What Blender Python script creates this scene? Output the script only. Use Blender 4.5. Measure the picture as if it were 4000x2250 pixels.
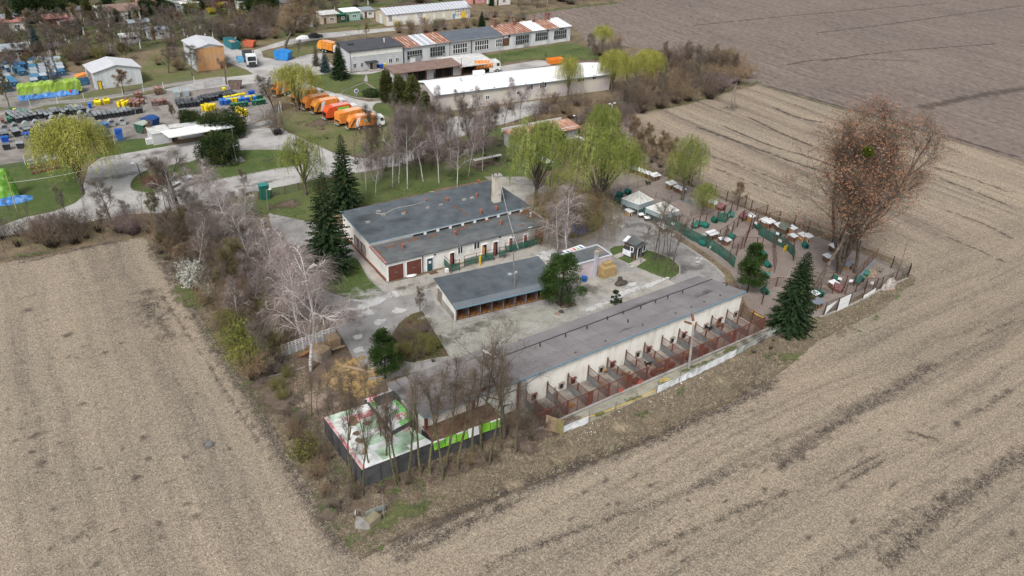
import bpy,math,random
import numpy as np
from mathutils import Vector,Matrix
from mathutils.geometry import tessellate_polygon
for o in list(bpy.data.objects):bpy.data.objects.remove(o)
SC=bpy.context.scene
COL=SC.collection
PI=math.pi
F=3062.0;CH=60.0
R=np.array([[0.838254,-0.543525,0.043712],[0.248148,0.45163,0.857002],[-0.485544,-0.707538,0.513455]])
cd=bpy.data.cameras.new('camera');cam=bpy.data.objects.new('camera',cd);COL.objects.link(cam)
m=Matrix([[R[j][i]for j in range(3)]for i in range(3)]).to_4x4();m.translation=(0,0,CH)
cam.matrix_world=m
cd.sensor_width=36;cd.lens=36*F/4000;cd.clip_start=1;cd.clip_end=3000
SC.camera=cam
SUN_EL,SUN_AZ=math.radians(50),math.radians(232)
W=bpy.data.worlds.new('World');SC.world=W;W.use_nodes=True
nt=W.node_tree;nt.nodes.clear()
wo=nt.nodes.new('ShaderNodeOutputWorld');bg=nt.nodes.new('ShaderNodeBackground')
sky=nt.nodes.new('ShaderNodeTexSky');sky.sky_type='NISHITA';sky.sun_disc=False
sky.sun_elevation=SUN_EL;sky.sun_rotation=SUN_AZ;sky.air_density=1.0;sky.dust_density=4.0;sky.ozone_density=0.6
hs=nt.nodes.new('ShaderNodeHueSaturation');hs.inputs['Saturation'].default_value=0.28
nt.links.new(sky.outputs[0],hs.inputs['Color']);nt.links.new(hs.outputs[0],bg.inputs[0])
bg.inputs[1].default_value=0.105
nt.links.new(bg.outputs[0],wo.inputs[0])
sd=bpy.data.lights.new('sun','SUN');sd.energy=1.5;sd.angle=math.radians(14);sd.color=(1,.96,.91)
sun=bpy.data.objects.new('sun',sd);COL.objects.link(sun)
dv=Vector((math.sin(SUN_AZ)*math.cos(SUN_EL),math.cos(SUN_AZ)*math.cos(SUN_EL),math.sin(SUN_EL)))
sun.rotation_euler=dv.to_track_quat('Z','Y').to_euler();sun.location=(0,0,100)
SC.view_settings.view_transform='Standard';SC.view_settings.look='None'
SC.view_settings.gamma=1;SC.view_settings.exposure=0.66;SC.view_settings.use_curve_mapping=False
SC.render.engine='CYCLES'
SC.cycles.max_bounces=5;SC.cycles.transparent_max_bounces=48;SC.cycles.diffuse_bounces=2;SC.cycles.glossy_bounces=2
def ray(x,y):return R.T@np.array([x-2000,-(y-1125),-F])
def G(x,y,z=0.0):
    d=ray(x,y);t=(z-CH)/d[2];return Vector((d[0]*t,d[1]*t,z))
def PX(p):
    v=R@(np.array(p,float)-[0,0,CH]);return 2000+F*v[0]/-v[2],1125-F*v[1]/-v[2]
def wuv(A,B,px,py):
    A=np.array(A[:2],float);B=np.array(B[:2],float);e=(B-A)/np.linalg.norm(B-A);n=np.array([e[1],-e[0]])
    d=ray(px,py);t=(n@A)/(n@d[:2]);q=d*t;return float((q[:2]-A)@e),float(q[2]+CH)
def hgt(base,py):
    lo,hi=0,45
    for _ in range(30):
        mi=(lo+hi)/2
        if PX((base[0],base[1],mi))[1]>py:lo=mi
        else:hi=mi
    return lo
class MB:
    def __init__(s):s.v=[];s.f=[];s.u=[]
    def add(s,vs,fs):
        n=len(s.v);s.v+=[tuple(v)for v in vs];s.f+=[tuple(i+n for i in f)for f in fs];return s
    def quad(s,a,b,c,d):return s.add([a,b,c,d],[(0,1,2,3)])
    def box(s,c,size,rz=0,rx=0,ry=0):
        hx,hy,hz=size[0]/2,size[1]/2,size[2]/2
        M=Matrix.Rotation(rz,3,'Z')@Matrix.Rotation(ry,3,'Y')@Matrix.Rotation(rx,3,'X');c=Vector(c)
        vs=[c+M@Vector((x*hx,y*hy,z*hz))for z in(-1,1)for x,y in((-1,-1),(1,-1),(1,1),(-1,1))]
        return s.add(vs,[(3,2,1,0),(4,5,6,7),(0,1,5,4),(1,2,6,5),(2,3,7,6),(3,0,4,7)])
    def bar(s,a,b,w,h=None,up=(0,0,1)):
        a,b=Vector(a),Vector(b);h=h or w;d=(b-a).normalized();u=Vector(up)
        if abs(d.dot(u))>.95:u=Vector((1,0,0))
        x=d.cross(u).normalized()*w/2;z=x.cross(d).normalized()*h/2
        vs=[p+i*x+j*z for p in(a,b)for i,j in((-1,-1),(1,-1),(1,1),(-1,1))]
        return s.add(vs,[(0,1,2,3),(7,6,5,4),(0,4,5,1),(1,5,6,2),(2,6,7,3),(3,7,4,0)])
    def tube(s,a,b,r0,r1=None,n=6,cap=True):
        a,b=Vector(a),Vector(b);r1=r0 if r1 is None else r1;d=(b-a).normalized()
        u=Vector((0,0,1))if abs(d.z)<.9 else Vector((1,0,0));x=d.cross(u).normalized();y=d.cross(x)
        vs=[p+(x*math.cos(2*PI*i/n)+y*math.sin(2*PI*i/n))*r for p,r in((a,r0),(b,r1))for i in range(n)]
        fs=[(i,(i+1)%n,n+(i+1)%n,n+i)for i in range(n)]
        if cap:fs+=[tuple(range(n-1,-1,-1)),tuple(range(n,2*n))]
        return s.add(vs,fs)
    def path(s,ps,r,n=5):
        for a,b in zip(ps,ps[1:]):s.tube(a,b,r,r,n)
        return s
    def ell(s,c,r,nu=10,nv=6,jit=0,rng=None,half=False):
        vs=[];c=Vector(c)
        for j in range(nv+1):
            th=PI*j/nv*(.5 if half else 1)
            for i in range(nu):
                k=1+(rng.uniform(-jit,jit)if rng else 0)
                vs.append(c+Vector((r[0]*math.sin(th)*math.cos(2*PI*i/nu)*k,r[1]*math.sin(th)*math.sin(2*PI*i/nu)*k,r[2]*math.cos(th)*k)))
        return s.add(vs,[(j*nu+i,(j+1)*nu+i,(j+1)*nu+(i+1)%nu,j*nu+(i+1)%nu)for j in range(nv)for i in range(nu)])
    def ext(s,pts,z0,z1):
        n=len(pts);zz=z1 if hasattr(z1,'__len__')else[z1]*n
        if sum(pts[i][0]*pts[(i+1)%n][1]-pts[(i+1)%n][0]*pts[i][1]for i in range(n))<0:pts=pts[::-1];zz=list(zz)[::-1]
        z0l=z0 if hasattr(z0,'__len__')else[z0]*n
        if z0l is z0 and zz is not z1 and hasattr(z1,'__len__'):z0l=list(z0)[::-1]
        vs=[(p[0],p[1],z)for p,z in zip(pts,z0l)]+[(p[0],p[1],z)for p,z in zip(pts,zz)]
        return s.add(vs,[tuple(range(n-1,-1,-1)),tuple(range(n,2*n))]+[(i,(i+1)%n,n+(i+1)%n,n+i)for i in range(n)])
    def mesh(s,name,off=None):
        me=bpy.data.meshes.new(name)
        v=s.v if off is None else[(a[0]-off[0],a[1]-off[1],a[2]-off[2])for a in s.v]
        me.from_pydata(v,[],s.f);return me
def amesh(name,V,T):
    me=bpy.data.meshes.new(name);me.vertices.add(len(V));me.vertices.foreach_set('co',np.asarray(V,np.float32).ravel())
    k=T.shape[1];me.loops.add(T.size);me.loops.foreach_set('vertex_index',T.astype(np.int32).ravel())
    me.polygons.add(len(T));me.polygons.foreach_set('loop_start',np.arange(0,T.size,k,dtype=np.int32))
    me.update(calc_edges=True);return me
PENDING=[]
def setp(o,**k):
    for a,b in k.items():
        if b:o[a]=b
def obj(name,mesh,mat=None,parent=None,**k):
    if isinstance(mesh,MB):
        off=None
        if parent is not None:
            off=parent.get('_o')or(0,0,0)
        mesh=mesh.mesh(name,off)
    o=bpy.data.objects.new(name,mesh);COL.objects.link(o)
    if mat is not None:
        for m_ in(mat if isinstance(mat,(list,tuple))else[mat]):mesh.materials.append(m_)
    if parent is not None:
        o.parent=parent;o['_o']=parent.get('_o')or(0,0,0)
    setp(o,**k);return o
def thing(name,label,cat,loc=(0,0,0),rz=0,group=None,world=True):
    o=bpy.data.objects.new(name,None);COL.objects.link(o);o.location=loc;o.rotation_euler=(0,0,rz)
    o.empty_display_size=.3;o['label']=label;o['category']=cat
    if group:o['group']=group
    o['_o']=tuple(loc)if world else(0.,0.,0.)
    return o
def single(name,mb,mat,label,cat,group=None):
    xs=[v[0]for v in mb.v];ys=[v[1]for v in mb.v];zs=[v[2]for v in mb.v]
    off=((min(xs)+max(xs))/2,(min(ys)+max(ys))/2,min(zs))
    me=mb.mesh(name,off);o=bpy.data.objects.new(name,me);COL.objects.link(o);o.location=off
    for m_ in(mat if isinstance(mat,(list,tuple))else[mat]):me.materials.append(m_)
    setp(o,label=label,category=cat,group=group);return o
def clone(o,loc=None,rz=None,sc=None,label=None,group=None,parent=None):
    c=o.copy();COL.objects.link(c)
    if parent is not None:c.parent=parent
    for ch in o.children:clone(ch,parent=c)
    if loc is not None:c.location=loc
    if rz is not None:c.rotation_euler=(0,0,rz)
    if sc is not None:c.scale=sc if hasattr(sc,'__len__')else(sc,sc,sc)
    if label:c['label']=label
    if group:c['group']=group
    return c
PROTOS=[]
def proto(o):PROTOS.append(o);return o
def drop(o):
    for c in list(o.children):drop(c)
    bpy.data.objects.remove(o)
def s2l(c):return tuple(((v/255)/12.92 if v/255<=.04045 else((v/255+.055)/1.055)**2.4)for v in c)
def base(name):
    m=bpy.data.materials.new(name);m.use_nodes=True;t=m.node_tree;b=t.nodes['Principled BSDF'];return m,t,b
def nd(t,k,**kw):
    n=t.nodes.new('ShaderNode'+k)
    for a,v in kw.items():setattr(n,a,v)
    return n
def mth(t,op,a,b=None,c=None,clamp=False):
    n=t.nodes.new('ShaderNodeMath');n.operation=op;n.use_clamp=clamp
    for i,v in enumerate((a,b,c)):
        if v is None:continue
        if isinstance(v,(int,float)):n.inputs[i].default_value=v
        else:t.links.new(v,n.inputs[i])
    return n.outputs[0]
def noise(t,co,scale,detail=4,rough=.6,stretch=None,rot=0,dist=0):
    if stretch:
        mp=nd(t,'Mapping');mp.inputs['Scale'].default_value=stretch;mp.inputs['Rotation'].default_value=(0,0,rot)
        t.links.new(co,mp.inputs[0]);co=mp.outputs[0]
    n=nd(t,'TexNoise');n.inputs['Scale'].default_value=scale;n.inputs['Detail'].default_value=detail
    n.inputs['Roughness'].default_value=rough;n.inputs['Distortion'].default_value=dist
    t.links.new(co,n.inputs['Vector']);return n.outputs[0]
def ramp(t,fac,cols,lo=.3,hi=.7,interp='LINEAR'):
    r=nd(t,'ValToRGB');r.color_ramp.interpolation=interp;e=r.color_ramp.elements
    cols=[c if isinstance(c[0],(tuple,list))else(None,c)for c in cols]if False else cols
    n=len(cols)
    for i in range(n-2):e.new(.5)
    for i,c in enumerate(cols):e[i].position=lo+(hi-lo)*i/max(1,n-1);e[i].color=(*c,1)
    t.links.new(fac,r.inputs[0]);return r.outputs[0]
def mixc(t,f,a,b,mode='MIX'):
    n=nd(t,'Mix',data_type='RGBA',blend_type=mode)
    for s_,v in((n.inputs['Factor'],f),(n.inputs['A'],a),(n.inputs['B'],b)):
        if isinstance(v,(int,float)):s_.default_value=v
        elif isinstance(v,tuple):s_.default_value=(*v,1)
        else:t.links.new(v,s_)
    return n.outputs['Result']
def coords(t,kind):
    if kind=='world':return nd(t,'NewGeometry').outputs['Position']
    return nd(t,'TexCoord').outputs['Object' if kind=='obj' else kind]
MATS={}
def mat(name,cols,scale=1.,rough=.85,bump=0,co='world',rnd=0.,detail=5,metal=0,big=0,stretch=None,rot=0,lo=.3,hi=.7,trans=0,spec=.3,bscale=None):
    if name in MATS:return MATS[name]
    m_,t,b=base(name);c=coords(t,co)
    n=noise(t,c,scale,detail,.62,stretch,rot);col=ramp(t,n,cols,lo,hi)
    if big:
        n2=noise(t,c,scale*.13,3);col=mixc(t,1.,col,ramp(t,n2,[(1-big,)*3,(1+big*.5,)*3]),'MULTIPLY')
    if rnd:
        oi=nd(t,'ObjectInfo');h=nd(t,'HueSaturation')
        t.links.new(mth(t,'MULTIPLY_ADD',oi.outputs['Random'],rnd*2,1-rnd),h.inputs['Value'])
        r2=mth(t,'FRACT',mth(t,'MULTIPLY',oi.outputs['Random'],17.3));t.links.new(mth(t,'MULTIPLY_ADD',r2,rnd*.12,.5-rnd*.06),h.inputs['Hue'])
        t.links.new(col,h.inputs['Color']);col=h.outputs[0]
    t.links.new(col,b.inputs['Base Color']);b.inputs['Roughness'].default_value=rough;b.inputs['Metallic'].default_value=metal
    b.inputs['Specular IOR Level'].default_value=spec
    if bump:
        bp=nd(t,'Bump');bp.inputs['Strength'].default_value=min(1,bump);bp.inputs['Distance'].default_value=.05 if bump<=1 else .05*bump
        t.links.new(noise(t,c,bscale,4)if bscale else n,bp.inputs['Height']);t.links.new(bp.outputs[0],b.inputs['Normal'])
    if trans:
        o=t.nodes['Material Output'];tr=nd(t,'BsdfTransparent');mx=nd(t,'MixShader');mx.inputs[0].default_value=trans
        t.links.new(b.outputs[0],mx.inputs[1]);t.links.new(tr.outputs[0],mx.inputs[2]);t.links.new(mx.outputs[0],o.inputs[0])
    MATS[name]=m_;return m_
def flat(name,c,rough=.6,var=.12,**k):
    c=tuple(c);return mat(name,[tuple(max(0,v*(1-var))for v in c),tuple(min(1,v*(1+var))for v in c)],k.pop('scale',2.),rough,**k)
def overlay(name,cols,scale=2.,cover=.55,amp=1.1,sharp=3.,rough=.9,nscale=.6,opac=1.,stretch=None,rot=0):
    if name in MATS:return MATS[name]
    m_,t,b=base(name);c=coords(t,'world')
    t.links.new(ramp(t,noise(t,c,scale,6,.7),cols),b.inputs['Base Color']);b.inputs['Roughness'].default_value=rough
    b.inputs['Specular IOR Level'].default_value=.15
    uv=nd(t,'UVMap');sp=nd(t,'SeparateXYZ');t.links.new(uv.outputs[0],sp.inputs[0])
    v=mth(t,'ABSOLUTE',sp.outputs['Y'])
    n1=noise(t,c,nscale,7,.68,stretch,rot);k=mth(t,'MULTIPLY_ADD',mth(t,'SUBTRACT',n1,.5),amp*2.2,cover)
    a=mth(t,'MULTIPLY',mth(t,'MULTIPLY',mth(t,'SUBTRACT',k,v),sharp,clamp=True),opac)
    o=t.nodes['Material Output'];tr=nd(t,'BsdfTransparent');mx=nd(t,'MixShader')
    t.links.new(a,mx.inputs[0]);t.links.new(tr.outputs[0],mx.inputs[1]);t.links.new(b.outputs[0],mx.inputs[2]);t.links.new(mx.outputs[0],o.inputs[0])
    MATS[name]=m_;return m_
# ================================================================ ground
def rr(*c):return tuple(c)
RNG=np.random.default_rng(7)
def densify(P,step,smooth,closed=True):
    P=[Vector((p[0],p[1]))for p in P];n=len(P);out=[]
    for i in range(n if closed else n-1):
        a,b=P[i],P[(i+1)%n]
        p0=P[(i-1)%n]if(closed or i>0)else a;p3=P[(i+2)%n]if(closed or i<n-2)else b
        k=max(1,int((b-a).length/step));k=min(k,220)
        for j in range(k):
            t=j/k
            if smooth:q=.5*((2*a)+(b-p0)*t+(2*p0-5*a+4*b-p3)*t*t+(3*a-p0-3*b+p3)*t**3)
            else:q=a.lerp(b,t)
            out.append(q)
    if not closed:out.append(P[-1])
    return out
def jitter(P,amp):
    if not amp:return P
    n=len(P);a=RNG.normal(0,1,n);a=(a+np.roll(a,1)+np.roll(a,-1))/1.8+RNG.normal(0,.35,n)
    return[p+Vector((RNG.normal()*.3,a[i]))*amp for i,p in enumerate(P)]
def sheet(name,pts,z,mat_,jit=.12,smooth=True,step=1.5,px=True,**k):
    P=[G(*p,z)for p in pts]if px else pts
    P=jitter(densify(P,step,smooth),jit);tris=tessellate_polygon([[Vector((p.x,p.y,0))for p in P]])
    c=sum(P,Vector((0,0)))/len(P);mb=MB();mb.v=[(p.x-c.x,p.y-c.y,0)for p in P];mb.f=[tuple(t)for t in tris]
    me=mb.mesh(name);me.update()
    if len(me.polygons)and sum(p.normal.z for p in me.polygons)<0:me.flip_normals()
    o=bpy.data.objects.new(name,me);COL.objects.link(o);o.location=(c.x,c.y,z);me.materials.append(mat_)
    setp(o,kind='structure',**k);return o
def ribbon(name,pts,w,z,mat_,px=True,smooth=True,step=1.2,kind='structure'):
    P=densify([G(*p)for p in pts]if px else pts,step,smooth,False);mb=MB();uv=[]
    for i,p in enumerate(P):
        d=(P[min(i+1,len(P)-1)]-P[max(i-1,0)]).normalized();n=Vector((-d.y,d.x));e=min(1,i/3,(len(P)-1-i)/3)
        for v in(-1,0,1):mb.v.append((p.x+n.x*v*w/2,p.y+n.y*v*w/2,z));uv.append((i*.1,1-(1-abs(v))*e))
    for i in range(len(P)-1):
        for j in(0,1):mb.f.append((i*3+j,i*3+j+1,i*3+j+4,i*3+j+3))
    c=P[len(P)//2];me=mb.mesh(name,(c.x,c.y,z));l=me.uv_layers.new(name='UVMap')
    for lp in me.loops:l.data[lp.index].uv=uv[lp.vertex_index]
    if me.polygons[0].normal.z<0:me.flip_normals()
    o=bpy.data.objects.new(name,me);COL.objects.link(o);o.location=(c.x,c.y,z);me.materials.append(mat_);setp(o,kind=kind);return o
PZ=[0.03]
def patch(name,x,y,rx,ry,mat_,z=None,rot=0,kind='structure'):
    if z is None:PZ[0]+=.0006;z=PZ[0]
    c=G(x,y);n=20;mb=MB();uv=[(0,0)];mb.v.append((0,0,0))
    for r in(.5,1):
        for i in range(n):
            a=2*PI*i/n;X,Y=rx*r*math.cos(a),ry*r*math.sin(a)
            mb.v.append((X*math.cos(rot)-Y*math.sin(rot),X*math.sin(rot)+Y*math.cos(rot),0));uv.append((0,r))
    for i in range(n):
        mb.f.append((0,1+i,1+(i+1)%n));mb.f.append((1+i,1+n+i,1+n+(i+1)%n,1+(i+1)%n))
    me=mb.mesh(name);l=me.uv_layers.new(name='UVMap')
    for lp in me.loops:l.data[lp.index].uv=uv[lp.vertex_index]
    o=bpy.data.objects.new(name,me);COL.objects.link(o);o.location=(c.x,c.y,z);me.materials.append(mat_);setp(o,kind=kind);return o
def stubble(name,hi_,lo_,soil,right):
    m_,t,b=base(name);c=coords(t,'world');cw=nd(t,'VectorMath',operation='ADD');dn=nd(t,'TexNoise');dn.inputs['Scale'].default_value=.05;t.links.new(c,dn.inputs['Vector'])
    vs=nd(t,'VectorMath',operation='SCALE');vs.inputs['Scale'].default_value=3.;t.links.new(dn.outputs['Color'],vs.inputs[0]);t.links.new(c,cw.inputs[0]);t.links.new(vs.outputs[0],cw.inputs[1]);w=cw.outputs[0]
    s1=noise(t,c,7.0,6,.9);s2=noise(t,c,7.5,5,.9,(1,.3,1),.4,1.);s3=noise(t,c,7.5,5,.9,(.3,1,1),.9,1.)
    fine=mth(t,'ADD',mth(t,'MULTIPLY',s1,.34),mth(t,'ADD',mth(t,'MULTIPLY',s2,.33),mth(t,'MULTIPLY',s3,.33)))
    straw=ramp(t,fine,[tuple(v*.62 for v in lo_),lo_,hi_,tuple(min(1,v*1.75)for v in hi_)],.43,.585)
    ra=noise(t,w,1.0,6,.6,(.014,1,1));rb=noise(t,w,1.0,6,.6,(1,.014,1));ra2=noise(t,w,.22,5,.6,(.03,1,1));rb2=noise(t,w,.22,5,.6,(1,.03,1))
    if right:
        sp=nd(t,'SeparateXYZ');t.links.new(w,sp.inputs[0]);k=mth(t,'MULTIPLY_ADD',sp.outputs['Y'],.12,-6.6,clamp=True);mx=lambda p,q:mth(t,'ADD',mth(t,'MULTIPLY',p,mth(t,'SUBTRACT',1,k)),mth(t,'MULTIPLY',q,k));rows=mx(ra,rb);rows2=mx(ra2,rb2)
    else:rows=mth(t,'ADD',mth(t,'MULTIPLY',rb,.7),mth(t,'MULTIPLY',ra,.3));rows2=rb2
    mid=noise(t,c,.6,8,.75);k=mth(t,'ADD',mth(t,'MULTIPLY',mid,.30),mth(t,'ADD',mth(t,'MULTIPLY',rows,.46),mth(t,'MULTIPLY',rows2,.24)))
    f=mth(t,'MULTIPLY',mth(t,'SUBTRACT',.505,k),9,clamp=True);f=mth(t,'MULTIPLY',f,.62)
    col=mixc(t,f,straw,ramp(t,fine,[tuple(v*.6 for v in soil),soil,tuple(v*.8 for v in hi_)],.43,.62))
    col=mixc(t,1.,col,ramp(t,rows2,[(.82,.82,.83),(1.1,1.09,1.07)],.38,.62),'MULTIPLY');col=mixc(t,1.,col,ramp(t,noise(t,c,.03,4),[(.90,.93,.92),(1.06,1.03,1.0)]),'MULTIPLY')
    g=mth(t,'MULTIPLY',mth(t,'SUBTRACT',noise(t,c,.16,7,.75),.6),5,clamp=True);col=mixc(t,mth(t,'MULTIPLY',g,.35),col,(.13,.14,.08))
    t.links.new(col,b.inputs['Base Color']);b.inputs['Roughness'].default_value=.95;b.inputs['Specular IOR Level'].default_value=.1
    bp=nd(t,'Bump');bp.inputs['Strength'].default_value=.6;bp.inputs['Distance'].default_value=.06;t.links.new(fine,bp.inputs['Height']);t.links.new(bp.outputs[0],b.inputs['Normal']);return m_
def scatter(name,poly,n,ln,w,mat_,lift=.0,up_=.12,seed=1,z=0.,box=None):
    P=np.array([tuple(G(*p))[:2]for p in poly]);r=np.random.default_rng(seed);lo,hi=P.min(0),P.max(0)
    if box:lo=np.maximum(lo,box[:2]);hi=np.minimum(hi,box[2:])
    q=lo+(hi-lo)*r.random((n*3,2));ins=np.zeros(len(q),bool)
    for i in range(len(P)):
        a,b=P[i],P[i-1];dy=b[1]-a[1]
        if abs(dy)<1e-9:continue
        c_=((a[1]>q[:,1])!=(b[1]>q[:,1]))&(q[:,0]<(b[0]-a[0])*(q[:,1]-a[1])/dy+a[0]);ins^=c_
    q=q[ins][:n];k=len(q);az=r.uniform(0,2*PI,k);L_=ln*r.uniform(.4,1.3,k);d=np.stack([np.cos(az)*L_,np.sin(az)*L_,L_*r.uniform(0,up_,k)],1);p0=np.concatenate([q,np.full((k,1),z+.02)],1);p1=p0+d;s=np.stack([-np.sin(az),np.cos(az),np.zeros(k)],1)*w/2
    V=np.concatenate([p0-s,p0+s,p1]);T_=np.stack([np.arange(k),np.arange(k)+k,np.arange(k)+2*k],1);c=V.mean(0);c[2]=0;o=obj(name,amesh(name,V-c,T_),mat_,kind='stuff');o.location=tuple(c);return o
M_STUB=stubble('stubble',(.385,.322,.252),(.19,.155,.124),(.105,.088,.078),True)
M_STUBL=stubble('stubble_left',(.375,.318,.252),(.186,.153,.124),(.105,.09,.08),False)
def plough():
    m_,t,b=base('plough');c=coords(t,'world')
    n=noise(t,c,1.1,8,.72,(1,.45,1),-.5);rows=noise(t,c,.5,7,.7,(1,.08,1),-.62)
    k=mth(t,'ADD',mth(t,'MULTIPLY',n,.65),mth(t,'MULTIPLY',rows,.35))
    col=ramp(t,k,[(.098,.08,.069),(.178,.147,.128),(.25,.213,.188)],.38,.62)
    col=mixc(t,1.,col,ramp(t,noise(t,c,.02,4),[(.88,.88,.9),(1.08,1.06,1.04)]),'MULTIPLY')
    t.links.new(col,b.inputs['Base Color']);b.inputs['Roughness'].default_value=.95;b.inputs['Specular IOR Level'].default_value=.1
    bp=nd(t,'Bump');bp.inputs['Strength'].default_value=.8;bp.inputs['Distance'].default_value=.25
    t.links.new(k,bp.inputs['Height']);t.links.new(bp.outputs[0],b.inputs['Normal']);return m_
M_PLO=plough()
def ground_mix(name,a,bb,scale,thr=.5,sharp=6,k2=None,k2thr=.6,bump=.4,fs=6.):
    m_,t,b=base(name);c=coords(t,'world');fine=noise(t,c,fs,7,.82);n1=noise(t,c,scale,7,.7)
    f=mth(t,'MULTIPLY_ADD',mth(t,'SUBTRACT',n1,thr),sharp,.5,clamp=True)
    col=mixc(t,f,ramp(t,fine,a,.42,.59),ramp(t,fine,bb,.42,.59))
    if k2:
        f2=mth(t,'MULTIPLY',mth(t,'SUBTRACT',noise(t,c,scale*1.7,7,.7,(1,1,1),2.),k2thr),sharp*2,clamp=True)
        col=mixc(t,f2,col,ramp(t,fine,k2,.42,.59))
    t.links.new(col,b.inputs['Base Color']);b.inputs['Roughness'].default_value=.95;b.inputs['Specular IOR Level'].default_value=.12
    bp=nd(t,'Bump');bp.inputs['Strength'].default_value=bump;bp.inputs['Distance'].default_value=.08
    t.links.new(fine,bp.inputs['Height']);t.links.new(bp.outputs[0],b.inputs['Normal']);return m_
GRN=[(.035,.058,.018),(.072,.104,.034),(.12,.155,.06)]
GRN2=[(.055,.075,.025),(.115,.135,.052),(.185,.195,.09)]
DRY=[(.10,.075,.045),(.20,.155,.095),(.31,.25,.165)]
DIRT=[(.07,.052,.04),(.125,.095,.074),(.19,.15,.12)]
LITR=[(.075,.05,.036),(.15,.105,.08),(.25,.19,.155)]
M_BASE=ground_mix('rough_ground',DRY,DIRT,.25,.52,5,GRN2,.56)
M_VERGE=ground_mix('verge',[(.07,.055,.04),(.17,.135,.095),(.32,.265,.19)],[(.05,.038,.03),(.12,.09,.07),(.22,.17,.14)],.45,.5,3,GRN,.57,.6,8.)
M_LAWN=ground_mix('lawn',GRN2,GRN,.16,.5,4,DRY,.62)
M_LAWNG=ground_mix('lawn_green',GRN2,GRN,.3,.42,4,[(.042,.075,.016),(.08,.125,.032)],.5)
M_LAWND=ground_mix('lawn_dull',DRY,GRN2,.14,.44,4,GRN,.58)
M_PEN=ground_mix('pen_dirt',[(.17,.14,.125),(.26,.22,.198),(.32,.275,.25)],[(.13,.105,.09),(.2,.165,.145),(.26,.22,.19)],.3,.52,4)
def paving(name,a,scale=.2,dark=.55,fs=5.,streak=0.):
    m_,t,b=base(name);c=coords(t,'world');fine=noise(t,c,fs,8,.75)
    col=ramp(t,fine,[tuple(v*.82 for v in a),a,tuple(min(1,v*1.15)for v in a)],.35,.65)
    col=mixc(t,1.,col,ramp(t,noise(t,c,scale,8,.68),[(dark,dark*.98,dark*.95),(1,1,1),(1.12,1.12,1.1)],.34,.68),'MULTIPLY')
    col=mixc(t,1.,col,ramp(t,noise(t,c,scale*.25,3),[(.86,.86,.87),(1.06,1.06,1.05)]),'MULTIPLY')
    cr=nd(t,'TexVoronoi',feature='DISTANCE_TO_EDGE');cr.inputs['Scale'].default_value=.16
    mp=nd(t,'Mapping');t.links.new(c,mp.inputs[0])
    dn=nd(t,'TexNoise');dn.inputs['Scale'].default_value=.5;dn.inputs['Detail'].default_value=6;t.links.new(c,dn.inputs['Vector'])
    va=nd(t,'VectorMath',operation='ADD');t.links.new(c,va.inputs[0]);vs=nd(t,'VectorMath',operation='SCALE');vs.inputs['Scale'].default_value=4.
    t.links.new(dn.outputs['Color'],vs.inputs[0]);t.links.new(vs.outputs[0],va.inputs[1]);t.links.new(va.outputs[0],cr.inputs['Vector'])
    f=mth(t,'MULTIPLY',mth(t,'SUBTRACT',.012,cr.outputs['Distance']),60,clamp=True);f=mth(t,'MULTIPLY',f,mth(t,'MULTIPLY',mth(t,'SUBTRACT',noise(t,c,.08,3),.47),7,clamp=True))
    col=mixc(t,mth(t,'MULTIPLY',f,.75),col,(.07,.062,.052))
    t.links.new(col,b.inputs['Base Color']);b.inputs['Roughness'].default_value=.9;b.inputs['Specular IOR Level'].default_value=.2;return m_
M_ROAD=paving('old_concrete',(.40,.392,.382),.16,.68)
M_YARD=paving('old_asphalt',(.285,.276,.27),.3,.66)
M_YARD2=paving('yard_concrete',(.345,.328,.298),.35,.68)
M_COB=paving('yard_setts',(.30,.30,.265),.4,.78,3.)
M_SCRAP=paving('scrap_yard',(.25,.23,.215),.3,.62)
M_WALK=paving('walk',(.38,.35,.32),.4,.8)
M_KERB=mat('kerb_stone',[(.2,.19,.17),(.4,.38,.35)],2.,.9,bump=.3)
O_SOIL=overlay('soil_cover',[(.06,.048,.042),(.10,.082,.07),(.17,.14,.115)],2.2,.48,1.2,1.4,nscale=.9,opac=.84)
O_SOILF=overlay('soil_faint',[(.07,.056,.048),(.13,.105,.088)],2.2,.36,1.2,1.2,nscale=.8,opac=.5)
O_GRASS=overlay('grass_cover',GRN,3.,.3,1.6,2.,nscale=1.3,opac=.8)
O_GRASS2=overlay('bright_grass_cover',[(.042,.075,.02),(.078,.125,.034),(.125,.175,.06)],3.,.25,1.7,2.2,nscale=1.5,opac=.85)
O_GRASS3=overlay('faded_grass_cover',GRN2,3.,.45,1.2,3.,nscale=.5,opac=.8)
O_WHITE=overlay('pale_dust',[(.42,.42,.41),(.62,.62,.61)],2.,.62,.8,4.,nscale=.8,opac=.85)
O_WHITEF=overlay('faint_dust',[(.38,.37,.35),(.5,.49,.47)],2.,.45,1.,2.5,nscale=.5,opac=.6)
O_DARK=overlay('damp_stain',[(.07,.06,.05),(.13,.115,.1)],1.5,.45,1.,2.,nscale=.5,opac=.5)
O_STRAW=overlay('straw_cover',[(.13,.09,.05),(.30,.21,.11),(.46,.35,.20)],3.,.45,1.4,2.,nscale=.45)
O_STRAW2=overlay('straw_scatter',[(.25,.16,.06),(.42,.3,.14)],3.,.4,1.3,4.,nscale=1.3)
O_LEAF=overlay('leaf_litter',[(.08,.055,.042),(.18,.13,.1),(.29,.23,.19)],5.,.4,1.4,1.6,nscale=.8,opac=.8)
O_DIRT=overlay('bare_dirt',DIRT,3.,.55,1.,3.,nscale=.4)
O_DRY=overlay('dry_grass',[(.14,.11,.07),(.27,.22,.15),(.42,.36,.27)],4.,.35,1.5,1.6,nscale=.4,stretch=(1,.4,1),rot=.4)
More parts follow.
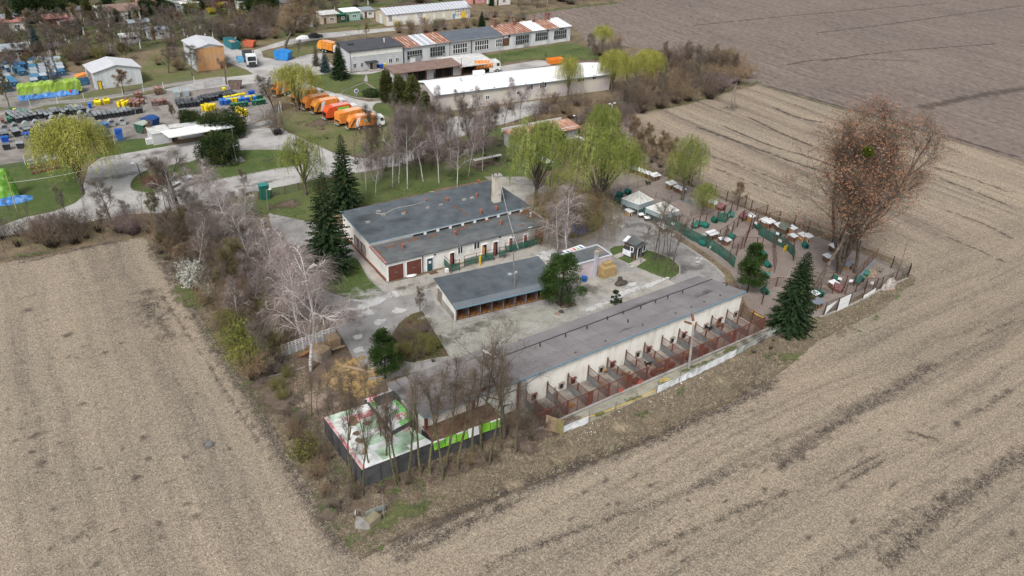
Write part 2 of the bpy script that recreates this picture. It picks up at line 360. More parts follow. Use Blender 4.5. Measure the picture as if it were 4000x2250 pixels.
O_MOSS=overlay('moss',[(.07,.08,.02),(.15,.16,.06)],3.,.5,1.2,3.,nscale=.8,opac=.75)
mb=MB();mb.quad((-400,-300,0),(2600,-300,0),(2600,2600,0),(-400,2600,0))
g0=obj('ground',mb,M_BASE,kind='structure');g0.location.z=-.06
sheet('ploughed_field',[(2150,95),(2240,100),(2310,190),(2440,180),(2600,200),(2900,320),(2945,325),(3010,342),(3280,421),(3636,523),(3800,572),(4000,630),(5200,990),(5600,-250),(3300,-250),(2700,-50),(2480,0),(2200,28),(2000,60)],-.03,M_PLO,.5,False,4)
sheet('stubble_field',[(2960,331),(3010,345),(3280,424),(3636,526),(3800,575),(4000,633),(5000,935),(5600,3600),(1350,3600),(1400,2192),(1620,2075),(1900,1970),(2190,1860),(2420,1775),(2760,1625),(3000,1500),(3200,1330),(3420,1210),(3575,1095),(3500,1015),(3150,880),(2931,815),(2791,755),(2600,680),(2440,600),(2400,540),(2400,490),(2480,443),(2640,420),(2780,385),(2880,350)],-.02,M_STUB,.25,False,1.6)
sheet('stubble_field',[(0,1030),(150,1003),(300,968),(500,933),(560,928),(600,955),(640,1015),(740,1175),(880,1395),(1000,1575),(1120,1765),(1240,1965),(1350,2135),(1400,2192),(1350,3600),(-900,3600),(-900,1200)],-.015,M_STUBL,.25,False,1.6)
for pts,w,mt in[([(1395,2205),(1560,2120),(1700,2050),(1850,1975),(2050,1895),(2250,1820),(2480,1740),(2700,1650),(2900,1560),(3010,1500),(3080,1450)],3.6,O_SOIL),([(1420,2235),(1600,2160),(1750,2085),(1900,2010),(2100,1930)],2.4,O_SOIL),([(570,940),(650,1060),(740,1200),(860,1390),(990,1590),(1110,1790),(1220,1970),(1330,2130),(1420,2235)],3.0,O_SOIL),([(610,1120),(720,1290),(830,1450),(960,1650),(1060,1820)],1.3,O_SOILF),([(0,1040),(150,1010),(300,975),(450,945),(570,925)],1.8,O_SOIL),([(2990,1870),(3150,1740),(3290,1640),(3430,1560),(3600,1450),(3690,1400)],3.2,O_SOIL),([(3100,1760),(3000,1700),(2900,1650)],4.5,O_SOILF),([(2600,1950),(2800,1870),(2990,1790),(3120,1740)],2.2,O_SOILF),([(3430,1680),(3560,1690),(3690,1730),(3800,1790)],1.6,O_SOIL),([(3450,1710),(3560,1720),(3650,1755)],1.2,O_SOIL),([(3200,1900),(3330,1830),(3430,1780),(3520,1755)],1.0,O_SOIL),([(3260,1905),(3400,1830),(3520,1765)],.9,O_SOIL),([(3400,2250),(3650,2020),(3850,1870),(4000,1770),(4200,1650)],4.2,O_SOIL),([(3150,2250),(3400,2110),(3600,1960)],1.8,O_SOILF),([(2300,2250),(2600,2120),(2900,1990),(3150,1900)],1.6,O_SOILF),([(1800,2250),(2100,2130),(2400,2020),(2700,1920)],1.4,O_SOILF),([(3750,1650),(3850,1590),(4000,1500)],1.4,O_SOILF),([(3800,1330),(4000,1230)],1.2,O_SOILF),([(590,1090),(585,1110),(590,1200),(640,1290)],6,O_SOILF),([(540,1150),(640,1280),(680,1380)],4,O_SOILF),([(0,1180),(120,1155),(230,1130)],1.6,O_SOIL),([(0,1560),(120,1510),(230,1480)],1.8,O_SOILF),([(0,1290),(80,1280)],2.4,O_SOILF),([(90,1290),(270,1210)],1.,O_SOILF),([(0,1900),(200,1790),(330,1750)],2.,O_SOILF),([(200,2200),(330,2080),(420,2000)],2.2,O_SOILF),([(0,2110),(100,2060)],2.2,O_SOILF),([(2700,488),(2900,560),(3090,630),(3300,700)],2.0,O_SOIL),([(2800,482),(3000,565),(3180,620),(3420,715)],1.6,O_SOIL),([(2910,450),(3050,520),(3200,580)],1.6,O_SOIL),([(3000,410),(3120,460),(3260,485)],1.7,O_SOIL),([(3070,395),(3250,460)],.9,O_SOILF),([(3600,640),(3800,700),(4000,770)],1.8,O_SOILF),([(3640,690),(3800,745),(4000,830)],1.2,O_SOILF),([(3640,800),(3850,880),(4000,960)],1.6,O_SOILF),([(3640,900),(3850,990),(4000,1060)],1.2,O_SOILF),([(2700,590),(2900,650),(3100,730)],1.,O_SOILF),([(2750,640),(3000,740),(3130,790)],1.,O_SOILF)]:
    PZ[0]+=.0005;ribbon('soil_track',pts,w*1.15,PZ[0]-.03,mt);PZ[0]+=.0005;ribbon('soil_track',pts,w*2.4,PZ[0]-.03,O_SOILF)
O_PL=overlay('plough_dark',[(.075,.062,.055),(.13,.108,.095)],1.,.6,.8,2.,nscale=.3,opac=.55)
for pts,w in[([(3570,425),(3700,400),(3800,378),(4000,345),(4200,310)],7),([(2980,330),(3280,415),(3640,515),(4000,620)],3.),([(3200,240),(3500,200),(3900,170)],2.),([(3180,130),(3500,90),(4000,20)],2.),([(3060,255),(3250,230),(3600,240)],2),([(2700,100),(3100,60),(3700,10)],2)]:
    ribbon('furrow_track',pts,w,-.02,O_PL)
patch('grass_patch',2920,330,7,4,O_GRASS2);patch('grass_patch',2945,325,9,3,O_GRASS2);patch('soil_patch',2855,424,5.5,4,O_SOIL);patch('grass_patch',2857,418,2,1.3,O_GRASS)
ribbon('grass_verge',[(2960,332),(3280,424),(3636,526)],1.6,-.008,O_GRASS3);ribbon('grass_verge',[(2000,62),(2200,33),(2420,8)],8,-.008,O_GRASS3);ribbon('grass_verge',[(2480,437),(2640,412),(2780,375),(2900,335)],3.5,-.008,O_GRASS2)
sheet('verge',[(560,925),(650,850),(800,870),(1000,1100),(1180,1440),(1400,1660),(1700,1760),(2150,1660),(2600,1480),(3000,1300),(3200,1240),(3560,1070),(3585,1095),(3420,1215),(3200,1335),(3000,1490),(2760,1610),(2420,1760),(2190,1845),(1900,1955),(1620,2060),(1400,2180),(1240,1955),(1120,1755),(1000,1565),(880,1385),(740,1165),(640,1005)],-.004,M_VERGE,.3,False,1.2)
sheet('garden_ground',[(-200,262),(0,262),(300,236),(440,222),(620,190),(830,178),(1000,160),(1180,140),(1440,92),(1460,30),(1900,0),(1900,-80),(1400,-110),(-300,-20)],-.03,ground_mix('garden_soil',[(.06,.05,.035),(.12,.1,.07),(.19,.16,.11)],[(.04,.06,.018),(.085,.115,.035),(.13,.16,.06)],.12,.5,5,[(.05,.04,.035),(.08,.065,.055),(.12,.1,.085)],.57),.5)
sheet('scrap_yard',[(-60,460),(0,450),(300,420),(500,385),(700,345),(905,320),(1010,330),(1060,400),(1100,440),(980,480),(700,545),(400,560),(0,655),(-60,670)],.0,M_SCRAP,.2,False)
sheet('scrap_yard',[(-60,300),(0,290),(130,265),(300,285),(352,300),(380,352),(200,395),(60,430),(-60,445)],.0,M_SCRAP,.2,False)
sheet('lawn',[(-100,400),(60,425),(200,392),(380,352),(560,326),(780,290),(860,285),(905,320),(700,340),(500,380),(300,415),(0,452),(-100,470)],.004,M_LAWND,.2,False)
ribbon('yard_track',[(-60,455),(60,430),(200,402),(330,392),(480,370),(620,340),(780,316),(900,300)],4.2,.008,overlay('track_gravel',[(.25,.235,.22),(.36,.34,.32)],2,.8,.3,4.))
sheet('lawn',[(540,290),(620,190),(700,200),(775,285),(900,262),(980,288),(900,300),(560,330)],.006,M_LAWND,.2)
sheet('lawn',[(-100,660),(0,645),(170,620),(397,595),(405,560),(580,540),(650,575),(397,614),(330,640),(300,700),(334,757),(295,794),(211,825),(100,850),(0,885),(-100,900)],.006,M_LAWNG,.15)
sheet('concrete_road',[(-100,905),(0,885),(100,850),(211,825),(295,794),(334,757),(325,720),(345,650),(397,614),(630,574),(800,546),(900,520),(946,518),(1000,505),(1067,499),(1104,502),(1130,520),(1194,546),(1294,593),(1399,617),(1483,617),(1600,586),(1690,520),(1760,460),(1963,415),(2100,390),(2150,395),(2150,430),(1963,484),(1850,510),(1734,560),(1600,640),(1415,672),(1278,690),(1204,708),(974,750),(905,770),(850,800),(683,828),(512,838),(340,868),(0,925),(-100,945)],.01,M_ROAD,.12,False)
sheet('concrete_road',[(810,160),(900,180),(960,205),(1010,190),(1100,160),(1250,130),(1400,118),(1560,105),(1600,108),(1560,118),(1400,135),(1250,152),(1100,180),(1020,200),(1030,225),(1100,235),(1200,212),(1270,205),(1280,240),(1330,270),(1370,285),(1570,260),(1580,270),(1430,290),(1440,318),(1200,300),(1230,345),(1320,365),(1390,388),(1440,398),(1500,392),(1500,420),(1455,428),(1480,445),(1420,460),(1300,440),(1180,400),(1060,345),(980,325),(880,335),(700,360),(640,350),(770,320),(900,300),(990,290),(960,270),(880,240),(820,200)],.012,M_ROAD,.12,False)
sheet('concrete_pad',[(1935,262),(2100,235),(2160,240),(2150,255),(1930,285)],.012,M_ROAD,.1,False)
sheet('lawn',[(1290,285),(1325,290),(1430,290),(1422,310),(1420,318),(1390,330),(1330,360),(1312,365),(1230,340),(1200,325),(1200,300)],.03,M_LAWN,.05,False)
sheet('lawn',[(1425,322),(1486,362),(1487,388),(1440,386),(1390,382),(1330,366),(1340,357)],.03,M_LAWN,.05,False)
sheet('lawn',[(1436,290),(1570,262),(1760,232),(1960,205),(2230,165),(2330,195),(2350,230),(2200,235),(2060,232),(1960,245),(1800,240),(1600,290),(1480,300),(1482,355),(1437,318)],.02,M_LAWN,.2,False)
for p in[(1850,235),(2060,200),(2250,195),(1990,215)]:patch('grass_patch',*p,9,5,O_GRASS)
sheet('lawn',[(1040,205),(1120,185),(1260,158),(1300,165),(1280,200),(1190,215),(1130,232),(1080,235)],.02,M_LAWND,.2)
sheet('lawn',[(1104,502),(1080,430),(1200,440),(1320,470),(1480,450),(1560,440),(1680,470),(1690,515),(1600,580),(1483,612),(1399,612),(1294,588),(1194,541)],.02,M_LAWND,.15,False)
patch('dirt_patch',1250,480,8,6,O_DIRT);patch('grass_patch',1440,570,6,8,O_GRASS2);patch('grass_patch',1250,540,9,4,O_GRASS)
sheet('lawn',[(1456,425),(1490,400),(1620,440),(1700,460),(1640,490),(1500,450)],.024,M_LAWN,.1)
isl=[(509,720),(540,682),(621,652),(745,632),(800,612),(840,600),(968,586),(1061,585),(1130,590),(1190,610),(1200,632),(1173,648),(1089,659),(968,682),(840,705),(683,742),(575,755),(520,745)]
sheet('lawn',isl,.05,M_LAWNG,.05)
sheet('concrete_pad',[(835,632),(940,610),(960,628),(855,652)],.06,M_WALK,.03,False)
def kerb(pts,w=.16,h=.12,smooth=True,px=True):
    P=densify([G(*p)for p in pts]if px else pts,1.5,smooth);mb=MB();n=len(P)
    for i,p in enumerate(P):
        d=(P[(i+1)%n]-P[i-1]).normalized();q=Vector((-d.y,d.x))*w/2
        for a,z in((1,-.05),(1,h),(-1,h),(-1,-.05)):mb.v.append((p.x+q.x*a,p.y+q.y*a,z))
    for i in range(n):
        j=(i+1)%n
        for k in range(3):mb.f.append((i*4+k,i*4+k+1,j*4+k+1,j*4+k))
    return obj('kerb',mb,M_KERB,kind='structure')
kerb(isl)
kerb([(1425,322),(1486,362),(1487,388),(1440,386),(1390,382),(1330,366),(1340,357)],smooth=False)
sheet('lawn',[(905,772),(974,752),(1204,710),(1415,676),(1600,642),(1734,565),(1850,515),(1963,490),(2100,560),(2200,640),(2060,700),(1960,690),(1900,700),(1350,815),(1280,860),(1192,858),(1068,845),(1046,829),(960,820)],.005,M_LAWN,.2,False)
for x,y in[(1150,835),(1450,790),(1560,750),(1660,740),(1780,700),(1250,700),(1050,770),(1020,840)]:patch('grass_patch',x,y,6,5,O_GRASS2 if x!=1780 else O_GRASS)
for x,y,a,b in[(1110,800,6,3),(1700,620,12,5),(1850,560,14,5),(1900,640,8,6)]:patch('dirt_patch',x,y,a,b,O_DIRT)
YARD=[(1046,831),(1192,862),(1330,890),(1420,985),(1500,1110),(1520,1110),(2110,950),(2100,860),(1990,730),(1960,690),(2050,690),(2140,730),(2280,780),(2380,790),(2440,810),(2560,880),(2700,970),(2800,1040),(2835,1100),(2800,1110),(2735,1085),(2060,1340),(1500,1490),(1440,1500),(1380,1400),(1330,1310),(1250,1200),(1180,1120),(1080,960)]
sheet('yard',YARD,.01,M_YARD,.12,False)
sheet('yard_concrete',[(1510,1110),(2110,955),(2170,950),(2330,975),(2250,1090),(2190,1170),(2120,1150),(2050,1130),(1760,1240),(1700,1190),(1680,1130),(1600,1150),(1540,1160)],.014,M_YARD2,.1,False)
sheet('yard_concrete',[(1890,690),(1960,690),(2100,740),(2140,760),(2120,800),(2090,850),(2040,780)],.014,M_YARD2,.1,False)
sheet('yard_setts',[(1665,1225),(1760,1250),(2090,1140),(2180,1195),(2290,1230),(2120,1300),(2060,1335),(1860,1390),(1740,1400),(1700,1300)],.018,M_COB,.08,False)
sheet('yard_concrete',[(2190,1165),(2260,1090),(2400,1060),(2560,1060),(2640,1110),(2420,1190),(2330,1220),(2250,1205)],.022,M_YARD2,.1,False)
lawnA=[(1250,1128),(1290,1080),(1382,1005),(1440,1090),(1514,1157),(1440,1172),(1350,1163),(1290,1142)]
sheet('walkway',[(1378,985),(1385,978),(1512,1106),(1545,1140),(1520,1158),(1440,1080)],.035,M_WALK,.02,False)
ribbon('pale_edge',[(1282,1138),(1350,1168),(1440,1177),(1500,1168),(1530,1155),(1545,1140)],1.1,.04,O_WHITE);sheet('lawn',lawnA,.05,M_LAWNG,.05);patch('grass_patch',1400,1070,4,3,O_GRASS2,z=.07)
bed=[(1515,1345),(1560,1260),(1610,1225),(1650,1215),(1680,1265),(1725,1340),(1755,1395),(1700,1402),(1600,1420),(1520,1390)]
sheet('overgrown_bed',bed,.05,ground_mix('bed_growth',[(.04,.045,.018),(.08,.085,.035),(.13,.12,.06)],[(.05,.035,.02),(.1,.075,.045),(.16,.12,.08)],.5),.06);kerb(bed)
for x,y in[(1640,1290),(1690,1360),(1600,1340)]:patch('grass_patch',x,y,3.5,3,O_GRASS,z=.06)
isl2=[(2378,975),(2400,962),(2432,958),(2500,970),(2560,985),(2620,1010),(2655,1040),(2655,1070),(2620,1094),(2590,1088),(2520,1060),(2450,1030),(2390,1000)]
sheet('lawn',isl2,.05,M_LAWNG,.05);kerb(isl2)
sheet('concrete_pad',[(2395,998),(2425,985),(2440,995),(2410,1010)],.07,M_WALK,.02,False);sheet('concrete_pad',[(2455,1030),(2505,1005),(2525,1015),(2480,1045)],.07,M_WALK,.02,False)
isl3=[(2085,860),(2140,835),(2330,820),(2365,865),(2350,890),(2300,920),(2230,935),(2150,925)]
sheet('lawn',isl3,.05,M_LAWND,.05);kerb(isl3)
bed2=[(2160,1180),(2215,1160),(2260,1195),(2230,1205),(2190,1208)]
sheet('flower_bed',bed2,.06,ground_mix('bed_soil',LITR,DIRT,.6),.03,False);kerb(bed2,smooth=False)
sheet('concrete_slab',[(2325,1085),(2385,1055),(2428,1090),(2360,1112)],.05,M_COB,.01,False)
sheet('pen_ground',[(2395,700),(2430,655),(2600,690),(2791,765),(2931,823),(3100,890),(3540,1052),(3555,1062),(3420,1125),(3200,1235),(3120,1262),(2990,1250),(2920,1210),(2880,1110),(2850,1060),(2760,990),(2640,910),(2500,825),(2400,780),(2380,740)],.012,M_PEN,.1,False)
ribbon('pen_kerb',[(2385,800),(2450,830),(2560,895),(2680,965),(2790,1040),(2830,1085)],.5,.06,M_KERB)
for x,y,a,b_ in[(1460,1180,8,1.8),(1430,1225,3,1.4),(1560,1215,2.2,1.6),(1480,1260,1.8,1.4),(1400,1318,1.3,1.1),(1405,1370,1.6,1.2),(2410,848,3,1.2),(2388,872,1.5,.7),(2432,884,1.6,1.),(2355,897,1.3,.5),(2465,1043,1.3,.6),(2725,1025,.9,.5),(2740,1012,.8,.4),(2722,1010,.8,.4),(2728,1035,.7,.3),(2430,1150,9,1.3),(2550,1110,6,1.),(2330,1200,5,1.2),(2140,990,4,2),(2125,1010,1.5,3),(1540,1145,1,2),(2470,1115,3,1),(1915,1053,4,.8),(2110,1042,3,1.2),(1800,1185,3,.8),(1665,1240,2,1)]:
    patch('pale_mark',x,y,a,b_,O_WHITE,rot=.1)
for x,y,a,b_ in[(1450,1150,12,5),(2100,1290,22,1.4),(2320,1180,7,4),(2390,1085,2,2),(1960,1060,16,3),(1120,940,5,6),(2580,930,8,3)]:patch('dust_mark',x,y,a,b_,O_WHITEF)
for x,y,a,b_ in[(2430,1108,2.,1.2),(2455,1120,1.4,.8),(1900,1020,14,1.2),(1700,1110,6,2),(2300,1130,5,3),(1330,950,8,3),(1180,1010,4,6),(1560,1130,6,1.5),(2000,1110,10,1.2),(2480,880,6,3),(2600,1000,7,3),(1850,1280,10,3),(1750,1330,8,2.5),(1380,1250,4,5),(1300,1240,5,6),(2520,930,8,4),(1250,1000,6,6),(2690,1050,8,3),(700,690,14,6),(450,690,20,3),(1500,600,10,4),(600,600,10,3),(1100,620,8,4),(1000,720,14,2)]:patch('damp_mark',x,y,a,b_,O_DARK)
sheet('store_ground',[(1060,1440),(1250,1350),(1400,1380),(1470,1500),(1500,1560),(1460,1600),(1300,1650),(1220,1650),(1140,1560)],.006,ground_mix('store_dirt',LITR,DIRT,.4),.2,False)
for x,y,a,b_,o_ in[(1340,1460,6.5,5.5,O_STRAW),(1290,1490,4,4,O_STRAW),(1420,1520,4.5,4,O_STRAW),(1370,1420,4,2,O_STRAW2),(1440,1470,5,3,O_STRAW2),(1400,1500,7,6,O_STRAW2),(1230,1570,5,5,overlay('hay_litter',[(.2,.14,.11),(.34,.27,.21)],3,.5))]:patch('straw_litter',x,y,a,b_,o_)
for i in range(46):
    t=i/45;x=1300+t*900+RNG.normal()*50;y=1975-t*330+RNG.normal()*45;patch('leaf_litter',x,y,RNG.uniform(1.5,4),RNG.uniform(1.5,3),O_LEAF if RNG.random()<.6 else O_DIRT)
for x,y,a,b_,o_ in[(1520,1860,2.2,2,O_GRASS2),(1545,1925,2.5,2.2,O_GRASS2),(1500,1895,1.6,1.6,O_GRASS2),(1640,1900,3,2.6,O_GRASS),(1270,1970,2.6,4,O_GRASS2),(1310,2060,3,2,O_GRASS2),(1370,2120,3,2.2,O_GRASS2),(1450,2100,3,1.4,O_GRASS),(1560,2010,7,3,O_GRASS3),(1640,1985,4,2,O_GRASS),(1480,2145,2,1,O_GRASS2),(1380,1900,2,3,O_GRASS),(1330,1840,2,4,O_GRASS2),(1150,1620,3,6,O_GRASS2),(985,1520,2.4,6,O_GRASS2),(1030,1600,2.5,5,O_GRASS),(760,1190,2,5,O_GRASS2),(830,1290,2,4,O_GRASS),(640,1000,2,4,O_GRASS2),(700,1080,2,5,O_GRASS),(100,1000,9,1.6,O_GRASS2),(20,1012,6,1.4,O_GRASS2),(200,985,6,1.2,O_GRASS),(3420,1240,3,2,O_GRASS2),(3500,1160,3,1.6,O_GRASS2),(3360,1290,2,1.5,O_GRASS2),(3330,1265,2,1.2,O_GRASS2),(3560,1115,2,1,O_GRASS2),(3000,1395,4,1.5,O_GRASS),(2850,1370,6,.7,O_GRASS2),(2720,1430,5,.7,O_MOSS),(2500,1620,3,1.2,O_GRASS),(2650,1530,2.5,1.2,O_GRASS),(2530,1650,6,2.4,O_DRY),(2590,1620,6,2.5,O_DRY),(2400,1680,6,3,O_DRY),(2800,1500,8,3,O_DRY),(2950,1450,6,2,O_SOILF),(2900,1520,8,3,O_SOILF),(3150,1330,7,3,O_DRY),(3300,1300,6,2,O_LEAF),(3080,1400,5,2,O_GRASS3),(2200,1790,5,3,O_DRY),(2000,1900,6,2,O_DRY),(2180,1730,5,3,O_SOILF),(740,1150,5,9,O_GRASS3),(960,1400,5,9,O_GRASS3),(1080,1560,5,9,O_DIRT)]:patch('verge_patch',x,y,a,b_,o_)
patch('soil_patch',818,1738,2.6,2.2,O_SOILF)
for i in range(60):
    x=RNG.uniform(20,1000);y=RNG.uniform(1150,2230)
    if x>640+(y-1100)*.6-60:continue
    patch('bare_spot',x,y,RNG.uniform(.3,1.6),RNG.uniform(.3,1.2),O_SOIL)
for i in range(70):
    x=RNG.uniform(2200,4000);y=RNG.uniform(1500,2230)
    if y<1250+(4000-x)*.37:continue
    patch('bare_spot',x,y,RNG.uniform(.3,2.2),RNG.uniform(.2,.8),O_SOIL,rot=.15)
M_STR=mat('loose_straw',[(.24,.20,.15),(.38,.33,.25),(.50,.45,.36)],3.,.9);M_DGR=mat('dry_blades',[(.17,.13,.085),(.36,.30,.21),(.50,.43,.31)],1.5,.9);M_GBL=mat('green_blades',[(.04,.07,.015),(.09,.14,.03)],1.5,.9)
RF=[(2400,700),(3575,1095),(3420,1210),(3000,1500),(2420,1775),(1900,1970),(1400,2192),(1350,3000),(4600,2600),(4600,900),(3700,560),(2950,335),(2480,445)]
scatter('straw',RF,120000,.34,.045,M_STR,box=(15,-15,175,60),seed=2);scatter('straw',[(0,1030),(560,928),(740,1175),(1000,1575),(1240,1965),(1400,2192),(1350,3000),(-600,3000),(-600,1150)],70000,.34,.045,M_STR,box=(-40,25,60,135),seed=3)
VG=[(560,925),(650,850),(800,870),(1000,1100),(1180,1440),(1400,1660),(1250,1640),(1420,1850),(1700,1770),(2150,1700),(2600,1535),(3000,1325),(3200,1240),(3560,1090),(3585,1095),(3420,1215),(3200,1335),(3000,1490),(2760,1610),(2420,1760),(2190,1845),(1900,1955),(1620,2060),(1400,2180),(1240,1955),(1120,1755),(1000,1565),(880,1385),(740,1165),(640,1005)]
scatter('dry_grass',VG,55000,.5,.045,M_DGR,up_=.6,seed=4);scatter('green_grass',VG,14000,.35,.05,M_GBL,up_=.8,seed=5)
# ================================================================ buildings
W_WHITE=mat('white_render',[(.56,.55,.51),(.74,.73,.69),(.79,.785,.75)],.7,.85,big=.12,bump=.2)
W_CREAM=mat('cream_render',[(.62,.60,.53),(.80,.785,.73),(.85,.84,.79)],.8,.85,big=.12,bump=.2,stretch=(1,1,.4))
W_CREAM2=mat('pale_yellow_render',[(.55,.52,.42),(.62,.59,.49)],.6,.85)
W_PINK=mat('pink_render',[(.47,.40,.42),(.56,.49,.51)],.8,.85,big=.1)
W_PINK2=mat('cream_pink_wall',[(.54,.51,.44),(.58,.55,.48),(.55,.50,.48),(.50,.45,.46)],.12,.85,big=.1,lo=.35,hi=.6)
W_GREY=mat('grey_render',[(.46,.47,.49),(.55,.56,.58)],.6,.85,big=.1)
W_GREYD=mat('dark_grey_wall',[(.2,.2,.21),(.29,.29,.3)],1.,.85)
W_CONC=mat('raw_concrete',[(.17,.165,.155),(.30,.29,.275),(.36,.35,.33)],.7,.9,big=.2,bump=.4)
W_CONCD=mat('dark_concrete',[(.085,.085,.085),(.15,.15,.148),(.2,.2,.2)],.8,.9,big=.2,bump=.3)
W_METAL=mat('pale_sheet_metal',[(.42,.46,.49),(.56,.60,.62),(.62,.65,.66)],.5,.55,big=.12,stretch=(1,1,.2))
W_ORANGE=mat('orange_panel',[(.44,.235,.105),(.56,.32,.16)],.4,.7)
W_BEIGE=mat('beige_brick',[(.40,.34,.26),(.52,.46,.37)],.5,.9,big=.15)
R_FELT=mat('blue_grey_felt',[(.062,.075,.086),(.090,.106,.12),(.115,.132,.145)],.5,.9,big=.22,bump=.5,bscale=6)
R_FELT2=mat('grey_felt',[(.07,.078,.085),(.11,.12,.125),(.16,.165,.165)],.4,.9,big=.25,bump=.5,bscale=6)
R_GREY=mat('mauve_grey_felt',[(.165,.155,.158),(.208,.197,.20),(.245,.235,.238)],.25,.85,big=.14,bump=.3,bscale=5)
R_SLATE=mat('slate_blue_felt',[(.085,.10,.125),(.12,.14,.165)],.5,.85)
R_WHITE=mat('white_metal_roof',[(.78,.79,.8),(.86,.87,.88)],.2,.5)
R_METAL=mat('grey_metal_roof',[(.34,.36,.40),(.47,.49,.53)],.5,.55,big=.1,stretch=(1,6,1))
R_RUST=mat('rusty_metal',[(.24,.10,.06),(.35,.17,.11),(.48,.30,.22),(.6,.52,.48)],1.2,.7,stretch=(1,.3,1))
R_RUSTD=mat('dark_rusty_metal',[(.10,.045,.035),(.19,.09,.07),(.27,.16,.13)],1.,.75)
R_BROWN=mat('brown_roof',[(.16,.105,.085),(.24,.17,.145)],.6,.85)
R_PALE=mat('pale_worn_roof',[(.42,.42,.39),(.56,.56,.54),(.66,.66,.65)],.8,.7,big=.2)
T_BLUE=flat('blue_trim',(.13,.24,.31),.5);T_DARK=flat('dark_trim',(.04,.042,.046),.6);T_WHITE=flat('white_paint',(.74,.75,.76),.5,.06)
T_GREY=flat('grey_paint',(.3,.31,.32),.5);M_RBROWN=flat('red_brown_paint',(.135,.048,.036),.6,.2);M_BROWN=flat('brown_paint',(.12,.065,.045),.7,.2)
M_GLASS=mat('window_glass',[(.015,.02,.024),(.05,.06,.068)],.8,.12,spec=.6);M_BLACK=flat('dark_opening',(.012,.012,.013),.9);M_DOORB=flat('petrol_door',(.03,.085,.11),.5)
M_DOORG=flat('green_door',(.03,.13,.09),.5);M_YEL=flat('yellow_paint',(.72,.48,.03),.5);M_ORG=mat('orange_paint',[(.62,.17,.02),(.75,.24,.035),(.6,.26,.1)],1.,.5);M_RED=flat('red_paint',(.55,.06,.045),.5)
M_BRICK=mat('red_brick',[(.19,.075,.05),(.30,.14,.10)],2.,.9);M_WOOD=mat('weathered_wood',[(.2,.14,.09),(.36,.27,.18)],2.,.85);M_WOODO=mat('orange_wood',[(.30,.14,.05),(.46,.25,.1)],2.,.8)
M_WOODG=mat('grey_wood',[(.16,.14,.12),(.27,.24,.21)],2.,.9);M_STEEL=flat('galvanised',(.4,.42,.43),.45);M_BLUE=mat('blue_paint',[(.02,.11,.33),(.03,.18,.46)],1.,.5,rnd=.2,co='obj');M_STRAWM=mat('straw_bed',[(.2,.10,.03),(.36,.21,.07)],3.,.95)
class Fr:
    def __init__(s,A,B,D):
        s.A=Vector((A[0],A[1],0));b=Vector((B[0],B[1],0));s.L=(b-s.A).length;s.e=(b-s.A)/s.L;s.n=Vector((-s.e.y,s.e.x,0));s.D=D;s.rz=math.atan2(s.e.y,s.e.x)
    def __call__(s,u,v,z=0):return s.A+s.e*u+s.n*v+Vector((0,0,z))
    def S(s):return s(0,0),s(s.L,0)
    def Wl(s):return s(0,0),s(0,s.D)
    def El(s):return s(s.L,0),s(s.L,s.D)
    def N(s):return s(0,s.D),s(s.L,s.D)
    def u(s,px,py):return wuv(*s.S(),px,py)
def walls(T,pts,z0,z1,m_,name='wall'):return obj(name,MB().ext(pts,z0,z1),m_,T)
def slab(T,P,th,m_,name='roof',**k):
    mb=MB();n=len(P);mb.v=[tuple(p)for p in P]+[(p[0],p[1],p[2]-th)for p in P]
    mb.f=[tuple(range(n)),tuple(range(2*n-1,n-1,-1))]+[(i,n+i,n+(i+1)%n,(i+1)%n)for i in range(n)]
    me=mb.mesh(name,T.get('_o'));me.update()
    if me.polygons[0].normal.z<0:me.flip_normals()
    return obj(name,me,m_,T,**k)
def outw(A,B):
    e=(Vector(B)-Vector(A)).normalized();n=Vector((e.y,-e.x,0));c=-Vector((A[0],A[1],0));return e,(n if n.dot(c)>0 else-n)
def rect(A,B,tl,br):
    u0,z1=wuv(A,B,*tl);u1,z0=wuv(A,B,*br)
    return min(u0,u1),max(u0,u1),max(.0,min(z0,z1)),max(z0,z1)
def win(T,A,B,R4,nx=2,ny=1,fm=None,pm=None,fw=.09,name='window',proud=.07,pane='pane'):
    e,n=outw(A,B);A=Vector((A[0],A[1],0));u0,u1,z0,z1=R4;mb=MB();f=lambda u,z,d=0:A+e*u+n*d+Vector((0,0,z));d=proud/2
    for u in[u0+(u1-u0)*i/nx for i in range(nx+1)]:mb.bar(f(u,z0-fw/2,d),f(u,z1+fw/2,d),fw,proud+.02,up=n)
    for z in[z0+(z1-z0)*i/ny for i in range(ny+1)]:mb.bar(f(u0,z,d+.004),f(u1,z,d+.004),proud+.014,fw)
    w=obj(name,mb,fm or T_WHITE,T);pmb=MB();pmb.bar(f((u0+u1)/2,z0,.01),f((u0+u1)/2,z1,.01),u1-u0,.03,up=n);obj(pane,pmb,pm or M_GLASS,w);return w
